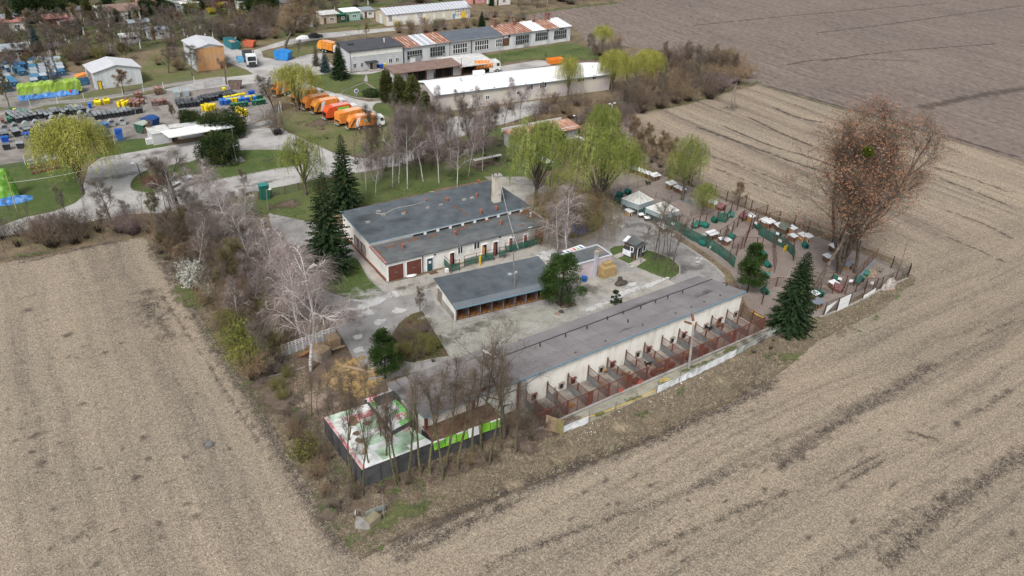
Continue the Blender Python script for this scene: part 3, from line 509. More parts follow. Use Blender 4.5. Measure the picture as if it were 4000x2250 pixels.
def door(T,A,B,R4,m_,name='door',proud=.06,frame=None,handle=True,leaf=1):
    e,n=outw(A,B);A=Vector((A[0],A[1],0));u0,u1,z0,z1=R4;f=lambda u,z,d=0:A+e*u+n*d+Vector((0,0,z));w=None
    for i in range(leaf):
        a,b=u0+(u1-u0)*i/leaf+.015,u0+(u1-u0)*(i+1)/leaf-.015
        w=obj(name,MB().bar(f((a+b)/2,z0,proud/2),f((a+b)/2,z1,proud/2),b-a,proud,up=n),m_,T)
        if handle:obj('handle',MB().bar(f(b-.12 if i==0 else a+.12,(z0+z1)/2-.1,proud+.03),f(b-.12 if i==0 else a+.12,(z0+z1)/2+.1,proud+.03),.04),M_STEEL,w)
    if frame:
        mb=MB();mb.bar(f(u0-.05,z0,.05),f(u0-.05,z1+.1,.05),.1,.14,up=n).bar(f(u1+.05,z0,.05),f(u1+.05,z1+.1,.05),.1,.14,up=n).bar(f(u0,z1+.05,.05),f(u1,z1+.05,.05),.13,.1)
        obj('door_frame',mb,frame,T)
    return w
def panel(T,A,B,R4,m_,name='panel',proud=.05,**k):
    e,n=outw(A,B);A=Vector((A[0],A[1],0));u0,u1,z0,z1=R4;f=lambda u,z,d=0:A+e*u+n*d+Vector((0,0,z))
    return obj(name,MB().bar(f((u0+u1)/2,z0,proud/2),f((u0+u1)/2,z1,proud/2),u1-u0,proud,up=n),m_,T,**k)
def sit(z,P):return[Vector((p[0],p[1],z))for p in P]
a=G(1510,1101);fr=Fr(a,G(2106,946),17);uR=wuv(a,G(2106,946),2141,900)[0];fr=Fr(a,fr(uR,0),16.6)
T=thing('shelter_building','large white low building with blue-grey felt roofs, red-brown garage doors and a tall concrete chimney','building',fr(0,0))
uu=wuv(*fr.S(),2141,900)[0];V1=5.6;zf=3.15
walls(T,[fr(0.02,.02),fr(fr.L,.02),fr(fr.L,V1-.01),fr(.02,V1-.01)],0,zf,W_WHITE)
Lu=wuv(fr(0,V1),fr(10,V1),2068,800)[0]
walls(T,[fr(0,V1),fr(Lu,V1),fr(Lu-.6,fr.D),fr(0,fr.D)],0,[3.85,3.85,4.25,4.25],W_CREAM)
slab(T,[fr(-.15,-.25,3.2),fr(fr.L+.2,-.25,3.2),fr(fr.L-.3,V1-.01,3.32),fr(-.15,V1-.01,3.32)],.16,R_FELT2,label='lower front felt roof')
slab(T,[fr(-.2,V1-.14,4.0),fr(Lu+.2,V1-.14,4.0),fr(Lu-.6,fr.D+.3,4.42),fr(-.2,fr.D+.3,4.42)],.14,R_FELT,label='upper felt roof')
obj('fascia',MB().bar(fr(-.2,V1-.2,3.87),fr(Lu+.2,V1-.2,3.87),.1,.24),T_WHITE,T)
obj('gutter',MB().bar(fr(-.2,V1-.29,4.02),fr(Lu+.2,V1-.29,4.02),.09,.07).bar(fr(-.26,V1-.4,4.02),fr(-.26,fr.D+.3,4.44),.09,.08),T_BLUE,T)
for i in range(10):
    u0=7.2+i*2.25
    if u0+1.9<Lu:
        obj('clerestory_window',MB().bar(fr(u0,V1-.1,3.53),fr(u0+1.75,V1-.1,3.53),.06,.3),M_GLASS,T)
        obj('pier',MB().box(fr(u0+2.0,V1-.14,3.5),(.42,.26,.42),fr.rz),T_WHITE,T)
S_=fr.S();Wl=fr.Wl()
for(x0,y0),(x1,y1)in[((1515,1036),(1577,1092)),((1587,1014),(1646,1066))]:
    r4=rect(*S_,(x0,y0),(x1,y1));r4=(r4[0],r4[1],.03,2.55);door(T,*S_,r4,M_RBROWN,'garage_door',leaf=2,frame=T_WHITE)
r4=rect(*S_,(1667,1007),(1690,1052));door(T,*S_,(r4[0],r4[1],.03,2.2),M_DOORB,frame=T_WHITE);e_,n_=outw(*S_)
obj('notice',MB().box(Vector(S_[0])+e_*((r4[0]+r4[1])/2)+n_*.08+Vector((0,0,1.5)),(.4,.02,.4),fr.rz),T_WHITE,T)
for tl,br,nx in[((1692,991),(1705,998),1),((1788,965),(1807,988),2),((1851,948),(1873,969),2),((1946,922),(1959,929),1),((2065,889),(2077,896),1),((1947,921),(1960,930),1)][:5]:
    win(T,*S_,rect(*S_,tl,br),nx,1,name='window')
for tl,br,ls in[((1757,982),(1774,1018),1),((1883,948),(1900,985),0),((1927,937),(1943,975),1),((1990,918),(2002,955),1),((2047,903),(2059,938),1),((1945,935),(1955,970),0)][:5]:
    r4=rect(*S_,tl,br);r4=(r4[0],r4[1],.05,2.15);door(T,*S_,r4,M_BLACK,'doorway',.03,frame=T_WHITE,handle=False)
    c=Vector(S_[0])+e_*r4[0]+n_*.5;obj('open_door',MB().box(c+Vector((0,0,1.1)),(.05,.85,2.1),fr.rz),M_RBROWN if ls else M_WOODO,T)
panel(T,*S_,(wuv(*S_,2000,920)[0],fr.L-.1,.02,3.0),W_CONC,'bare_wall_panel',.04);r4=rect(*S_,(2092,885),(2122,925));door(T,*S_,(r4[0],r4[1],.05,2.5),M_RBROWN,'wide_door',.1,leaf=2)
obj('downpipe',MB().tube(Vector(S_[0])+e_*wuv(*S_,1650,1030)[0]+n_*.1,Vector(S_[0])+e_*wuv(*S_,1650,1030)[0]+n_*.1+Vector((0,0,3.1)),.06),T_DARK,T)
obj('plinth',MB().bar(fr(-.03,.1,.25),fr(-.03,fr.D,.25),.08,.5),M_BRICK,T)
for v0 in(7.6,9.1,10.6):
    r4=(v0,v0+1.3,.8,2.4);win(T,*Wl,r4,1,1,fm=M_BRICK,pm=mat('curtained_glass',[(.25,.26,.27),(.45,.46,.47)],1.,.3),fw=.14)
obj('wall_coping',MB().bar(fr(-.05,-.2,3.3),fr(-.05,V1,3.42),.28,.12),mat('tile_coping',[(.3,.1,.09),(.45,.25,.24)],3.),T)
obj('right_coping',MB().bar(fr(fr.L+.05,-.2,3.3),fr(fr.L-.25,V1,3.42),.3,.12),mat('pale_coping',[(.35,.28,.26),(.5,.42,.4)],3.),T)
ZU=lambda x,y:G(x,y,4.2);ZL=lambda x,y:G(x,y,3.3)
def vent(T,p,h=.75,r=.17,m_=None,cap=True):
    v=obj('vent_pipe',MB().tube(p-Vector((0,0,.05)),p+Vector((0,0,h)),r,n=10),m_ or M_VENT,T)
    if cap:obj('cap',MB().tube(p+Vector((0,0,h)),p+Vector((0,0,h+.12)),r*1.5,r*1.3,n=10),m_ or M_VENT,v)
M_VENT=flat('terracotta',(.30,.11,.065),.7)
for x,y in[(1870,718),(1861,770),(1747,787),(1878,833),(1938,820),(1664,786),(1583,836)]:vent(T,ZU(x,y),.6 if x not in(1664,1583)else .3)
for x,y in[(1574,970),(1777,920),(1956,877),(2072,847)]:vent(T,ZL(x,y),.7,m_=M_STEEL if x==2072 else None)
def block(T,p,rz=fr.rz):obj('hollow_block',MB().box(p+Vector((0,0,.14)),(.7,.38,.28),rz).box(p+Vector((-.16,-.02,.29)),(.2,.18,.03),rz),W_CONC,T)
for x,y in[(1437,871),(1479,829),(1497,844),(1577,837),(1670,815),(1723,803),(1813,783),(1844,776)]:block(T,ZU(x,y))
pts=[ZU(*p)+Vector((0,0,.05))for p in[(1468,830),(1470,836),(1490,838),(1510,834),(1538,819),(1570,811),(1613,803),(1655,791),(1680,776),(1696,760),(1698,753),(1690,750),(1678,752)]]
obj('cable',MB().path([Vector((*p,4.30))for p in densify(pts,.6,True,False)],.05,4),flat('rope',(.42,.38,.32),.9),T)
O_RLEAF=overlay('roof_leaves',[(.13,.06,.035),(.25,.125,.075)],5,.5,1.3,4,nscale=1.2)
def rpatch(T,pts,mt,zf_,name='dead_leaves',rad=1.):
    for i,(x,y,rx,ry)in enumerate(pts):
        z=zf_(x,y);c=G(x,y,z);o=patch(name,x,y,rx,ry,mt,z=z+.02+i*.002,rot=fr.rz,kind='stuff');o.location=(c.x-T['_o'][0],c.y-T['_o'][1],z+.02+i*.002-T['_o'][2]);o.parent=T
def zupper(x,y):c=G(x,y,4.2);v=(c-fr.A).dot(fr.n);return 4.0+.42*(v-V1+.4)/(fr.D-V1+.7)
def zlower(x,y):c=G(x,y,3.25);v=(c-fr.A).dot(fr.n);return 3.2+.12*(v+.25)/(V1+.25)
rpatch(T,[(1715,760,.8,.5),(1740,782,.6,.6),(1775,807,.6,1.2),(1800,822,.5,1.2),(1815,835,.5,.9)],O_RLEAF,zupper)
rpatch(T,[(1520,965,2,.7),(1560,950,2,.5),(1620,935,2.4,.8),(1690,922,2,.6),(1800,895,2.2,.7),(1830,880,2,.5),(1900,862,2,.6),(1990,835,2.6,.8),(2050,830,3,1.6),(2085,845,2,1.),(1480,985,.8,1.2),(1490,1010,.6,1.5),(2040,880,1.4,.4)],O_RLEAF,zlower)
O_STAIN=overlay('roof_stain',[(.035,.035,.037),(.06,.06,.062)],1.,.5,1.,1.5,nscale=.5,opac=.55);O_BLEACH=overlay('roof_bleach',[(.2,.21,.21),(.27,.28,.28)],2.,.45,1.3,2.,nscale=.6,opac=.4)
rpatch(T,[(1420,850,5,4),(1450,900,4,3),(1560,860,6,3),(1940,740,4,3),(1960,775,4,2)],O_STAIN,zupper,'roof_stain')
rpatch(T,[(1850,920,9,.8),(1700,960,9,1.2),(1600,985,6,1.2),(2050,865,6,.8)],O_BLEACH,zlower,'roof_stain')
p=ZU(1938,785)
c0=Vector((p.x,p.y,4.1));ch=obj('chimney',MB().box(c0+Vector((0,0,2.4)),(1.35,1.0,4.8),fr.rz),mat('stained_render',[(.30,.25,.17),(.5,.46,.39),(.6,.57,.51)],.9,.9,big=.2,stretch=(1,1,.4)),T)
obj('chimney_cap',MB().box(c0+Vector((0,0,4.85)),(1.5,1.15,.12),fr.rz),W_CONC,ch);obj('flue',MB().tube(c0+Vector((.1,0,4.9)),c0+Vector((.1,0,5.3)),.1).tube(c0+Vector((-.6,0,4.4)),c0+Vector((-.75,0,5.3)),.08),T_DARK,ch)
obj('rusty_bracket',MB().box(c0+Vector((.3,-.52,1.4)),(.5,.06,.08),fr.rz),R_RUSTD,ch)
for dx,dy,dz in((2065,812,0),(2075,823,0)):pass
t2=thing('wire_bundle','thin cable running from the tall pole to the concrete chimney','cable',G(2006,990));pc=[c0+Vector((.5,-.4,3.6)),G(2010,1080)+Vector((0,0,0))]
LP=G(2013,1180);pc=[c0+Vector((.6,-.5,3.)),Vector((LP.x,LP.y,8.8))];pts=[pc[0].lerp(pc[1],t)-Vector((0,0,1.6*4*t*(1-t)*.4))for t in[i/12 for i in range(13)]]
obj('wire',MB().path(pts,.035,4),flat('pale_wire',(.5,.5,.5)),t2)
FM=fr
a=G(1658,1627,4.48);b=G(2908,1138,4.48);c=G(2733,1071,3.0);fr=Fr(a,b,1);D=(Vector((c.x,c.y,0))-fr.A).dot(fr.n);fr.D=D;KF=fr;L=fr.L
T=thing('kennel_building','long low white kennel block with a mauve-grey felt roof beside the fenced runs','building',fr(0,0));TK=T
us=wuv(fr(0,5.9),fr(L,5.9),1940,1412)[0];zr=lambda v:4.48-(4.48-3.05)*v/D
walls(T,[fr(.1,.12),fr(L-.12,.12),fr(L-.12,5.7),fr(.1,5.7)],0,[zr(.1)-.12]*2+[zr(5.9)-.12]*2,W_CREAM)
walls(T,[fr(us+.3,5.72),fr(L-.3,5.72),fr(L-.3,D-.2),fr(us+.3,D-.2)],0,[zr(5.9)-.32]*2+[zr(D)-.32]*2,W_WHITE,'rear_wall')
walls(T,[fr(.1,5.72),fr(us+.28,5.72),fr(us+.28,D+.5),fr(.1,D+.5)],0,[zr(5.9)-.12]*2+[zr(D+.6)-.12]*2,W_WHITE,'rear_wall')
slab(T,[fr(-.05,-.2,zr(-.2)),fr(L+.05,-.2,zr(-.2)),fr(L+.05,5.9,zr(5.9)),fr(-.05,5.9,zr(5.9))],.1,R_GREY,label='wide front slope of the felt roof')
slab(T,[fr(us,5.85,zr(5.9)-.22),fr(L,5.85,zr(5.9)-.22),fr(L-.1,D,zr(D)-.2),fr(us,D,zr(D)-.2)],.1,R_GREY,label='lower strip of the felt roof')
slab(T,[fr(-.05,5.9,zr(5.9)),fr(us,5.9,zr(5.9)),fr(us-.4,D+.8,zr(D+.8)),fr(-.05,D+.6,zr(D+.6))],.1,R_GREY,label='wide rear part of the felt roof')
obj('gutter',MB().bar(fr(-.05,-.26,4.44),fr(L+.05,-.26,4.44),.1,.16).bar(fr(L+.08,-.3,4.44),fr(L+.08,.3,4.4),.08,.14),T_BLUE,T)
obj('left_fascia',MB().bar(fr(-.1,-.2,4.42),fr(-.1,D+.5,zr(D+.5)-.06),.08,.2),flat('green_grey_trim',(.2,.27,.26)),T)
obj('step_shadow_strip',MB().bar(fr(us,5.86,zr(5.9)-.02),fr(L,5.86,zr(5.9)-.02),.16,.16),T_DARK,T)  # dark bar stands in for the shadow line along the roof step
for x,y in[(2109,1352),(2208,1315),(2292,1283),(2372,1247),(2434,1225),(2502,1204),(2560,1182),(2608,1164),(2666,1142),(2452,1259),(2509,1278),(2364,1341),(2638,1232),(2699,1208),(2749,1187),(2811,1163),(2838,1116),(2247,1387)]:
    q=G(x,y,4.0);obj('roof_vent',MB().tube(q,q+Vector((0,0,.45)),.09,n=8),T_DARK,T)
for k in range(1,15):obj('felt_seam',MB().bar(fr(k*L/15,-.15,zr(-.15)+.012),fr(k*L/15+.02,5.8,zr(5.8)+.012),.05,.02),flat('seam_felt',(.165,.155,.157),.85),T)
S_=fr.S();e_,n_=outw(*S_)
RUNX=[(2840,1216),(2780,1240),(2716,1268),(2652,1293),(2586,1318),(2517,1346),(2445,1377),(2372,1406),(2296,1450),(2218,1469),(2137,1503),(2054,1537)]
RU=sorted(wuv(*S_,*p)[0]for p in RUNX)
RD=4.05
hb=[(2874,1224),(2755,1281),(2625,1330),(2490,1389),(2347,1448),(2192,1509)];hb2=[(2810,1258),(2672,1310),(2535,1362),(2393,1424),(2240,1480),(2085,1560)]
for i,(x,y)in enumerate(hb+hb2):
    u,z=wuv(*S_,x,y);z=.95;h_=obj('kennel_hatch',MB().box(fr(u,.02,z),(.62,.16,.85),fr.rz).box(fr(u,-.1,z+.47),(.8,.3,.05),fr.rz),M_WOODG if i<6 else M_RBROWN,T)
    obj('opening',MB().box(fr(u,-.06,z-.05),(.4,.02,.6),fr.rz),M_BLACK,h_)
u=wuv(*S_,2036,1530)[0];obj('pilaster',MB().box(fr(u,-.12,2.1),(.9,.5,4.2),fr.rz),W_CONC,T)
for x,y in[(2023,1540),(1846,1590),(1661,1670)]:
    u=wuv(*S_,x,y)[0];obj('steel_post',MB().box(fr(max(u,.1),-.15,2.1),(.3,.3,4.2),fr.rz),M_RBROWN,T)
rp=lambda x,y:4.45
for i,(x,y,rx,ry)in enumerate([(1860,1530,5,.5),(1930,1505,3,.4),(1760,1565,3,.3)]):
    c=G(x,y,4.4);o=patch('dead_leaves',x,y,rx,ry,O_RLEAF,rot=fr.rz,kind='stuff',z=4.5);o.parent=T;o.location=(c.x-T['_o'][0],c.y-T['_o'][1],4.47)
def zken(x,y):c=G(x,y,4.0);v=(c-KF.A).dot(KF.n);return zr(v)if v<5.9 or(c-KF.A).dot(KF.e)<us0 else zr(v)-.2
us0=us
rpatch(TK,[(2300,1330,9,1.4),(2600,1220,8,1.2),(1900,1480,9,2),(1700,1560,6,2),(2100,1410,7,1)],O_BLEACH,zken,'roof_stain');rpatch(TK,[(2450,1290,6,.8),(1800,1500,5,3),(1560,1530,4,2),(2750,1150,5,1.5),(2150,1420,9,.7),(2500,1190,10,.8)],O_STAIN,zken,'roof_stain')
BARM=None
def alpha_mat(name,c,a,rough=.7,scale=None,wave=None):
    if name in MATS:return MATS[name]
    m_,t,b=base(name);co=coords(t,'world');col=ramp(t,noise(t,co,1.2,4),[tuple(v*.75 for v in c),tuple(min(1,v*1.2)for v in c)])
    t.links.new(col,b.inputs['Base Color']);b.inputs['Roughness'].default_value=rough;b.inputs['Specular IOR Level'].default_value=.15
    o=t.nodes['Material Output'];tr=nd(t,'BsdfTransparent');mx=nd(t,'MixShader')
    t.links.new(mth(t,'MULTIPLY_ADD',mth(t,'SUBTRACT',noise(t,co,1.5,5,.7),.5),.5,a,clamp=True),mx.inputs[0])
    t.links.new(tr.outputs[0],mx.inputs[1]);t.links.new(b.outputs[0],mx.inputs[2]);t.links.new(mx.outputs[0],o.inputs[0]);MATS[name]=m_;return m_
N_GREEN=alpha_mat('green_shade_net',(.018,.10,.075),.8);N_WIRE=alpha_mat('wire_mesh',(.07,.06,.052),.2);N_WIREB=alpha_mat('brown_wire_mesh',(.10,.06,.05),.15);N_WIREG=alpha_mat('grey_wire_mesh',(.2,.2,.19),.25);N_DARK=alpha_mat('dark_net',(.10,.102,.11),.8)
obj('run_floor',MB().ext([fr(RU[0]-1.5,-.05),fr(L+.3,-.05),fr(L+.3,-RD),fr(RU[0]-1.5,-RD)],-.05,.16),paving('run_concrete',(.27,.245,.215),.6,.5),T)
uu=RU+[L+.25]
for i,u in enumerate(uu):
    if i<len(uu)-1:
        obj('divider_wall',MB().box(fr(u,-RD/2,.62),(.14,RD-.1,1.0),fr.rz),W_CONCD,T)
    mb=MB();mb.bar(fr(u,-.1,2.25),fr(u,-RD,2.25),.06).bar(fr(u,-.1,1.16),fr(u,-RD,1.16),.05)
    for k in range(28):mb.bar(fr(u,-.15-k*(RD-.2)/27,1.13),fr(u,-.15-k*(RD-.2)/27,2.25),.022)
    obj('divider_bars',mb,M_RBROWN,T,kind='stuff')
    for v in(.08,RD*.5):obj('post',MB().box(fr(u,-v,1.25),(.13,.13,2.5 if v<1 else 2.2),fr.rz),M_BROWN if v<1 else M_RBROWN,T)
us_=[RU[0]-1.6]+uu
for i in range(len(us_)-1):
    a_,b_=us_[i],us_[i+1];mb=MB();mb.bar(fr(a_,-RD,2.3),fr(b_,-RD,2.3),.08).bar(fr(a_,-RD,.22),fr(b_,-RD,.22),.07)
    k=int((b_-a_)/.11)
    for j in range(k):mb.bar(fr(a_+(j+.5)*(b_-a_)/k,-RD,.2),fr(a_+(j+.5)*(b_-a_)/k,-RD,2.3),.024)
    obj('front_bars',mb,M_RBROWN,T,kind='stuff');obj('post',MB().box(fr(b_,-RD,1.2),(.14,.14,2.4),fr.rz),M_RBROWN,T)
    if i and i%2:obj('solid_panel',MB().box(fr(a_+.35,-RD-.03,1.25),(.6,.04,1.9),fr.rz),M_RBROWN,T)
    gp=obj('gate_frame',MB().bar(fr((a_+b_)/2-.1,-RD-.03,.25),fr((a_+b_)/2-.1,-RD-.03,2.2),.06),M_BROWN,T)
    RNGr=random.Random(i)
    if i:obj('bedding',MB().box(fr(a_+RNGr.uniform(.8,1.6),-RNGr.uniform(1.5,3.),.2),(1.,.7,.06),RNGr.uniform(0,3)),M_STRAWM if i%3 else W_CONC,T)
obj('kerb_wall',MB().bar(fr(RU[0]-1.8,-RD-.2,.12),fr(L+1.5,-RD-.2,.12),.3,.3),W_CONC,T)
for x,y in[(2420,1543),(2496,1502)]:
    u=wuv(fr(0,-RD),fr(1,-RD),x,y)[0];obj('red_board',MB().box(fr(u,-RD-.1,.5),(.75,.05,.55),fr.rz),flat('faded_red',(.4,.09,.07)),T)
for i in(1,5,6,7,8,9):
    u=(uu[i]+uu[i-1])/2+.2;obj('feed_box',MB().box(fr(u,-RD+.5,.36),(.9,.5,.4),fr.rz+.2).box(fr(u,-RD+.5,.58),(1.0,.6,.05),fr.rz+.2),M_RBROWN,T)
T=thing('wooden_screen','tall weathered wooden gate screen at the left end of the kennel runs','screen',G(2190,1690))
A_,B_=G(2135,1680),G(2192,1700)
for i in range(7):
    t=i/6;q=A_.lerp(B_,t);obj('plank',MB().box(q+Vector((0,0,1.1)),(.36,.06,2.2),math.atan2((B_-A_).y,(B_-A_).x)),M_WOOD if i<4 else mat('mossy_wood',[(.14,.12,.05),(.27,.24,.12)],2.),T)
sheet('concrete_apron',[(2215,1630),(2300,1592),(2600,1460),(2880,1332),(2985,1288),(3000,1302),(2900,1362),(2730,1450),(2560,1535),(2300,1650),(2215,1690)],.02,paving('mossy_apron',(.29,.28,.225),.5,.6),.08,False)
for p in[(2350,1620),(2480,1560),(2600,1500),(2760,1420),(2850,1370)]:patch('moss_patch',*p,2.6,.8,O_MOSS)
A=G(1779,1254);B=G(2004,1200);B=A+(B-A).normalized()*1.0;uE=wuv(A,B,2185,1110)[0];fr=Fr(A,A+(B-A)*uE,6.6)
T=thing('stall_block','low kennel block with a blue-grey felt roof over a row of open straw-filled stalls','kennel',fr(0,0))
zf,zb=2.5,3.25
uL=0;slab(T,[fr(-.35,-.8,zf),fr(fr.L+.2,-.8,zf),fr(fr.L+.2,6.9,zb),fr(-.35,6.9,zb)],.14,R_FELT)
obj('eave_strip',MB().bar(fr(-.35,-.86,zf-.02),fr(fr.L+.2,-.86,zf-.02),.07,.16),T_BLUE,T)
slab(T,[fr(-.35,-.79,zf+.02),fr(fr.L+.2,-.79,zf+.02),fr(fr.L+.2,.5,zf+.145),fr(-.35,.5,zf+.145)],.03,mat('new_felt',[(.11,.13,.15),(.15,.17,.19)],.5),'eave_felt')
walls(T,[fr(0,3.2),fr(fr.L,3.2),fr(fr.L,6.5),fr(0,6.5)],0,[2.7,2.7,3.1,3.1],W_WHITE)
obj('side_wall',MB().ext([fr(-.1,0),fr(.1,0),fr(.1,3.2),fr(-.1,3.2)],0,[2.3,2.3,2.65,2.65]),W_WHITE,T);panel(T,fr(-.12,0),fr(-.12,6.5),(.2,6.2,0,1.1),W_CONC,'side_plinth')
door(T,fr(-.12,0),fr(-.12,6.5),(4.6,6.0,.05,2.1),M_WOODG,'side_door')
NS=9
for i in range(NS+1):
    u=.1+i*(fr.L-.2)/NS;obj('stall_partition',MB().box(fr(u,1.3,1.15),(.1,3.0,2.3),fr.rz),mat('mauve_board',[(.16,.12,.13),(.26,.21,.22)],2.),T)
    obj('post',MB().box(fr(u,-.05,1.15),(.12,.12,2.3),fr.rz),M_RBROWN,T)
    if i<NS:
        w_=(fr.L-.2)/NS;obj('straw_bed',MB().box(fr(u+w_/2,1.5,.15),(w_-.12,2.9,.12),fr.rz),M_STRAWM,T)
        mb=MB();mb.bar(fr(u+.06,-.02,.75),fr(u+w_-.06,-.02,.75),.06).bar(fr(u+.06,-.02,.15),fr(u+w_-.06,-.02,.15),.06).bar(fr(u+w_*.55,-.02,.1),fr(u+w_*.55,-.02,2.2),.06)
        obj('stall_gate',mb,M_RBROWN,T);obj('stall_back',MB().box(fr(u+w_/2,3.12,1.2),(w_-.1,.06,2.2),fr.rz),M_WOODO,T)
obj('step',MB().bar(fr(-.1,-.6,.06),fr(fr.L,-.6,.06),1.0,.16),W_CONC,T)
FT=fr
A=G(2381,1060);zt=hgt(A,995);d_=FM.e;u=6.9;fr=Fr(A-d_*7.2,A,5.2)
zc=(G(2336,971,zt)-fr.A).dot(fr.n);fr.D=min(max(zc,3.6),7)
T=thing('pink_building','small flat-roofed pink building with a metal flue and hay bales against it','building',fr(0,0))
walls(T,[fr(0,0),fr(fr.L,0),fr(fr.L,fr.D),fr(0,fr.D)],0,zt-.05,W_PINK)
slab(T,[fr(.1,.1,zt+.02),fr(fr.L-.1,.1,zt+.02),fr(fr.L-.1,fr.D-.1,zt+.02),fr(.1,fr.D-.1,zt+.02)],.1,R_FELT2)
mb=MB();mb.bar(fr(-.08,0,zt),fr(fr.L+.08,0,zt),.24,.2).bar(fr(-.08,fr.D,zt),fr(fr.L+.08,fr.D,zt),.24,.2).bar(fr(0,.1,zt),fr(0,fr.D-.1,zt),.24,.2).bar(fr(fr.L,.1,zt),fr(fr.L,fr.D-.1,zt),.24,.2);obj('parapet',mb,flat('pale_blue_coping',(.47,.5,.53)),T)
u,z=wuv(*fr.S(),2322,1040)
fl=obj('flue',MB().box(fr(u,-.2,zt/2+.5),(.5,.4,zt+.9),fr.rz),flat('flue_metal',(.42,.42,.48),.5),T);obj('flue_top',MB().box(fr(u,-.2,zt+1.3),(.55,.5,.5),fr.rz),mat('flue_brick',[(.3,.25,.2),(.45,.4,.33)],2.),fl)
obj('alarm_light',MB().tube(fr(wuv(*fr.S(),2363,1020)[0],0,zt*.62),fr(wuv(*fr.S(),2363,1020)[0],-.15,zt*.62),.14),M_RED,T)
win(T,*fr.El(),(1.2,2.4,1.1,2.1));FP=fr
for i in range(4):obj('roof_rust',MB().box(fr(fr.L-.6,1+i*.5,zt+.04),(.15,.4,.03),fr.rz),R_RUST,T)
HA=[]
for lay in range(5):
    for k in range(3):
        for j in range(2):
            q=fr(0,0)+fr.e*(wuv(*fr.S(),2340+k*15,1072)[0]+(RNG.uniform(-.06,.06)))-fr.n*(.5+j*.75)+Vector((0,0,.3+lay*.42))
            if lay==4 and(k==0 or j==1):continue
            b_=single('hay_bale',MB().box(q,(.95,.68,.4),fr.rz+RNG.uniform(-.06,.06),RNG.uniform(-.03,.03)),mat('hay',[(.20,.13,.05),(.36,.26,.12),(.48,.36,.19)],4.,.95,bump=.8),['bottom','second','third','fourth','top'][lay]+' layer, '+['left','middle','right'][k]+(' back' if j==0 else ' front')+' hay bale of the golden stack at the pink wall','hay bale','hay bales stacked at the pink building')
def print_mat(name,bgc,shapes,sc=3.,dirt=.0,dirtc=(.25,.22,.18)):
    m_,t,b=base(name);c=coords(t,'obj');n=noise(t,c,sc,3,.5);col=ramp(t,n,[bgc]+shapes,.4,.62,'CONSTANT')
    if dirt:col=mixc(t,mth(t,'MULTIPLY',mth(t,'SUBTRACT',noise(t,c,.5,7,.75),.5),4.,clamp=True),col,dirtc)
    t.links.new(col,b.inputs['Base Color']);b.inputs['Roughness'].default_value=.5;return m_
def canopy(name,label,cat,quad,th=.03,**k):
    c=sum(quad,Vector())/4;T=thing(name,label,cat,(c.x,c.y,0),**k);return T
Q=[G(2195,981,2.6),G(2268,955,2.6),G(2312,977,2.6),G(2238,998,2.6)]
T=thing('banner_canopy','white and red printed banner stretched over the cage behind the pine tree','canopy',(Q[0].x,Q[0].y,0))
bn=slab(T,Q,.03,T_WHITE,'banner')
def stripe(T,Q,u0,v0,u1,v1,m_,dz=.012,name='print',parent=None):
    P=lambda u,v:(Q[0].lerp(Q[1],u)).lerp(Q[3].lerp(Q[2],u),v)+Vector((0,0,dz))
    return obj(name,MB().quad(P(u0,v0),P(u1,v0),P(u1,v1),P(u0,v1)),m_,parent or T)
I_RED=mat('red_ink',[(.45,.03,.04),(.6,.06,.06)],3.);I_GRN=mat('green_ink',[(.12,.42,.10),(.2,.55,.16),(.45,.65,.42)],1.2,.6,lo=.35,hi=.7);I_BLUE=flat('blue_ink',(.08,.16,.4));I_LIME=mat('lime_ink',[(.17,.45,.03),(.25,.58,.05)],1.5);I_PINK=mat('pink_ink',[(.6,.05,.1),(.72,.2,.25),(.75,.6,.6)],1.5,.6)
def text(T,s,Q,u,v,size,m_,dz=.03,parent=None,flip=False):
    cu=bpy.data.curves.new('lettering','FONT');cu.body=s;cu.size=size;cu.align_x='CENTER';cu.align_y='CENTER';cu.resolution_u=1
    o=bpy.data.objects.new('lettering',cu);COL.objects.link(o);dg=bpy.context.evaluated_depsgraph_get();me=bpy.data.meshes.new_from_object(o.evaluated_get(dg));bpy.data.objects.remove(o)
    P=lambda u,v:(Q[0].lerp(Q[1],u)).lerp(Q[3].lerp(Q[2],u),v)
    c=P(u,v);x=(P(u+.05,v)-P(u-.05,v)).normalized();y=(P(u,v-.05)-P(u,v+.05));y=(y-x*y.dot(x)).normalized();z=x.cross(y)
    if z.dot(Vector((0,-.3,1)))<0:x=-x;z=-z
    c=c+z*dz-Vector(T['_o']);Mx=Matrix((x,y,z)).transposed().to_4x4();Mx.translation=c;me.transform(Mx);me.materials.clear()
    return obj('lettering',me,m_,parent or T)
stripe(T,Q,0,.72,1,1,I_RED,parent=bn);
for i in range(5):stripe(T,Q,.1+i*.17,.15,.2+i*.17,.5,[I_BLUE,I_PINK,I_RED,I_GRN,I_BLUE][i],.014,parent=bn)
text(T,'SEZON NA',Q,.72,.86,.62,T_WHITE,.03,bn)
for q in(Q[0],G(2154,990,2.6),Q[2],Q[3]):obj('post',MB().tube((q.x,q.y,0),(q.x,q.y,2.58),.05),T_DARK,T)
Q2=[G(2154,990,2.55),Q[0]-Vector((0,0,.05)),Q[3]-Vector((0,0,.05)),G(2155,1010,2.55)]
obj('cage_mesh',MB().quad(*[Q2[3]-Vector((0,0,2.5)),Q[3]-Vector((0,0,2.6)),Q[3]-Vector((0,0,.05)),Q2[3]]),N_GREEN,T);slab(T,Q2,.03,N_DARK,'cage_roof')
A,B=G(2433,996),G(2481,1016);e1=(B-A).normalized();n1=Vector((-e1.y,e1.x,0));n1=n1 if n1.dot(Vector((1,0,0)))>0 or True else n1
C_=G(2513,1000);D_=A+(C_-B)
T=thing('wooden_kiosk','small dark grey cabin with a mono-pitch roof on the grass island by the thin trees','cabin',A)
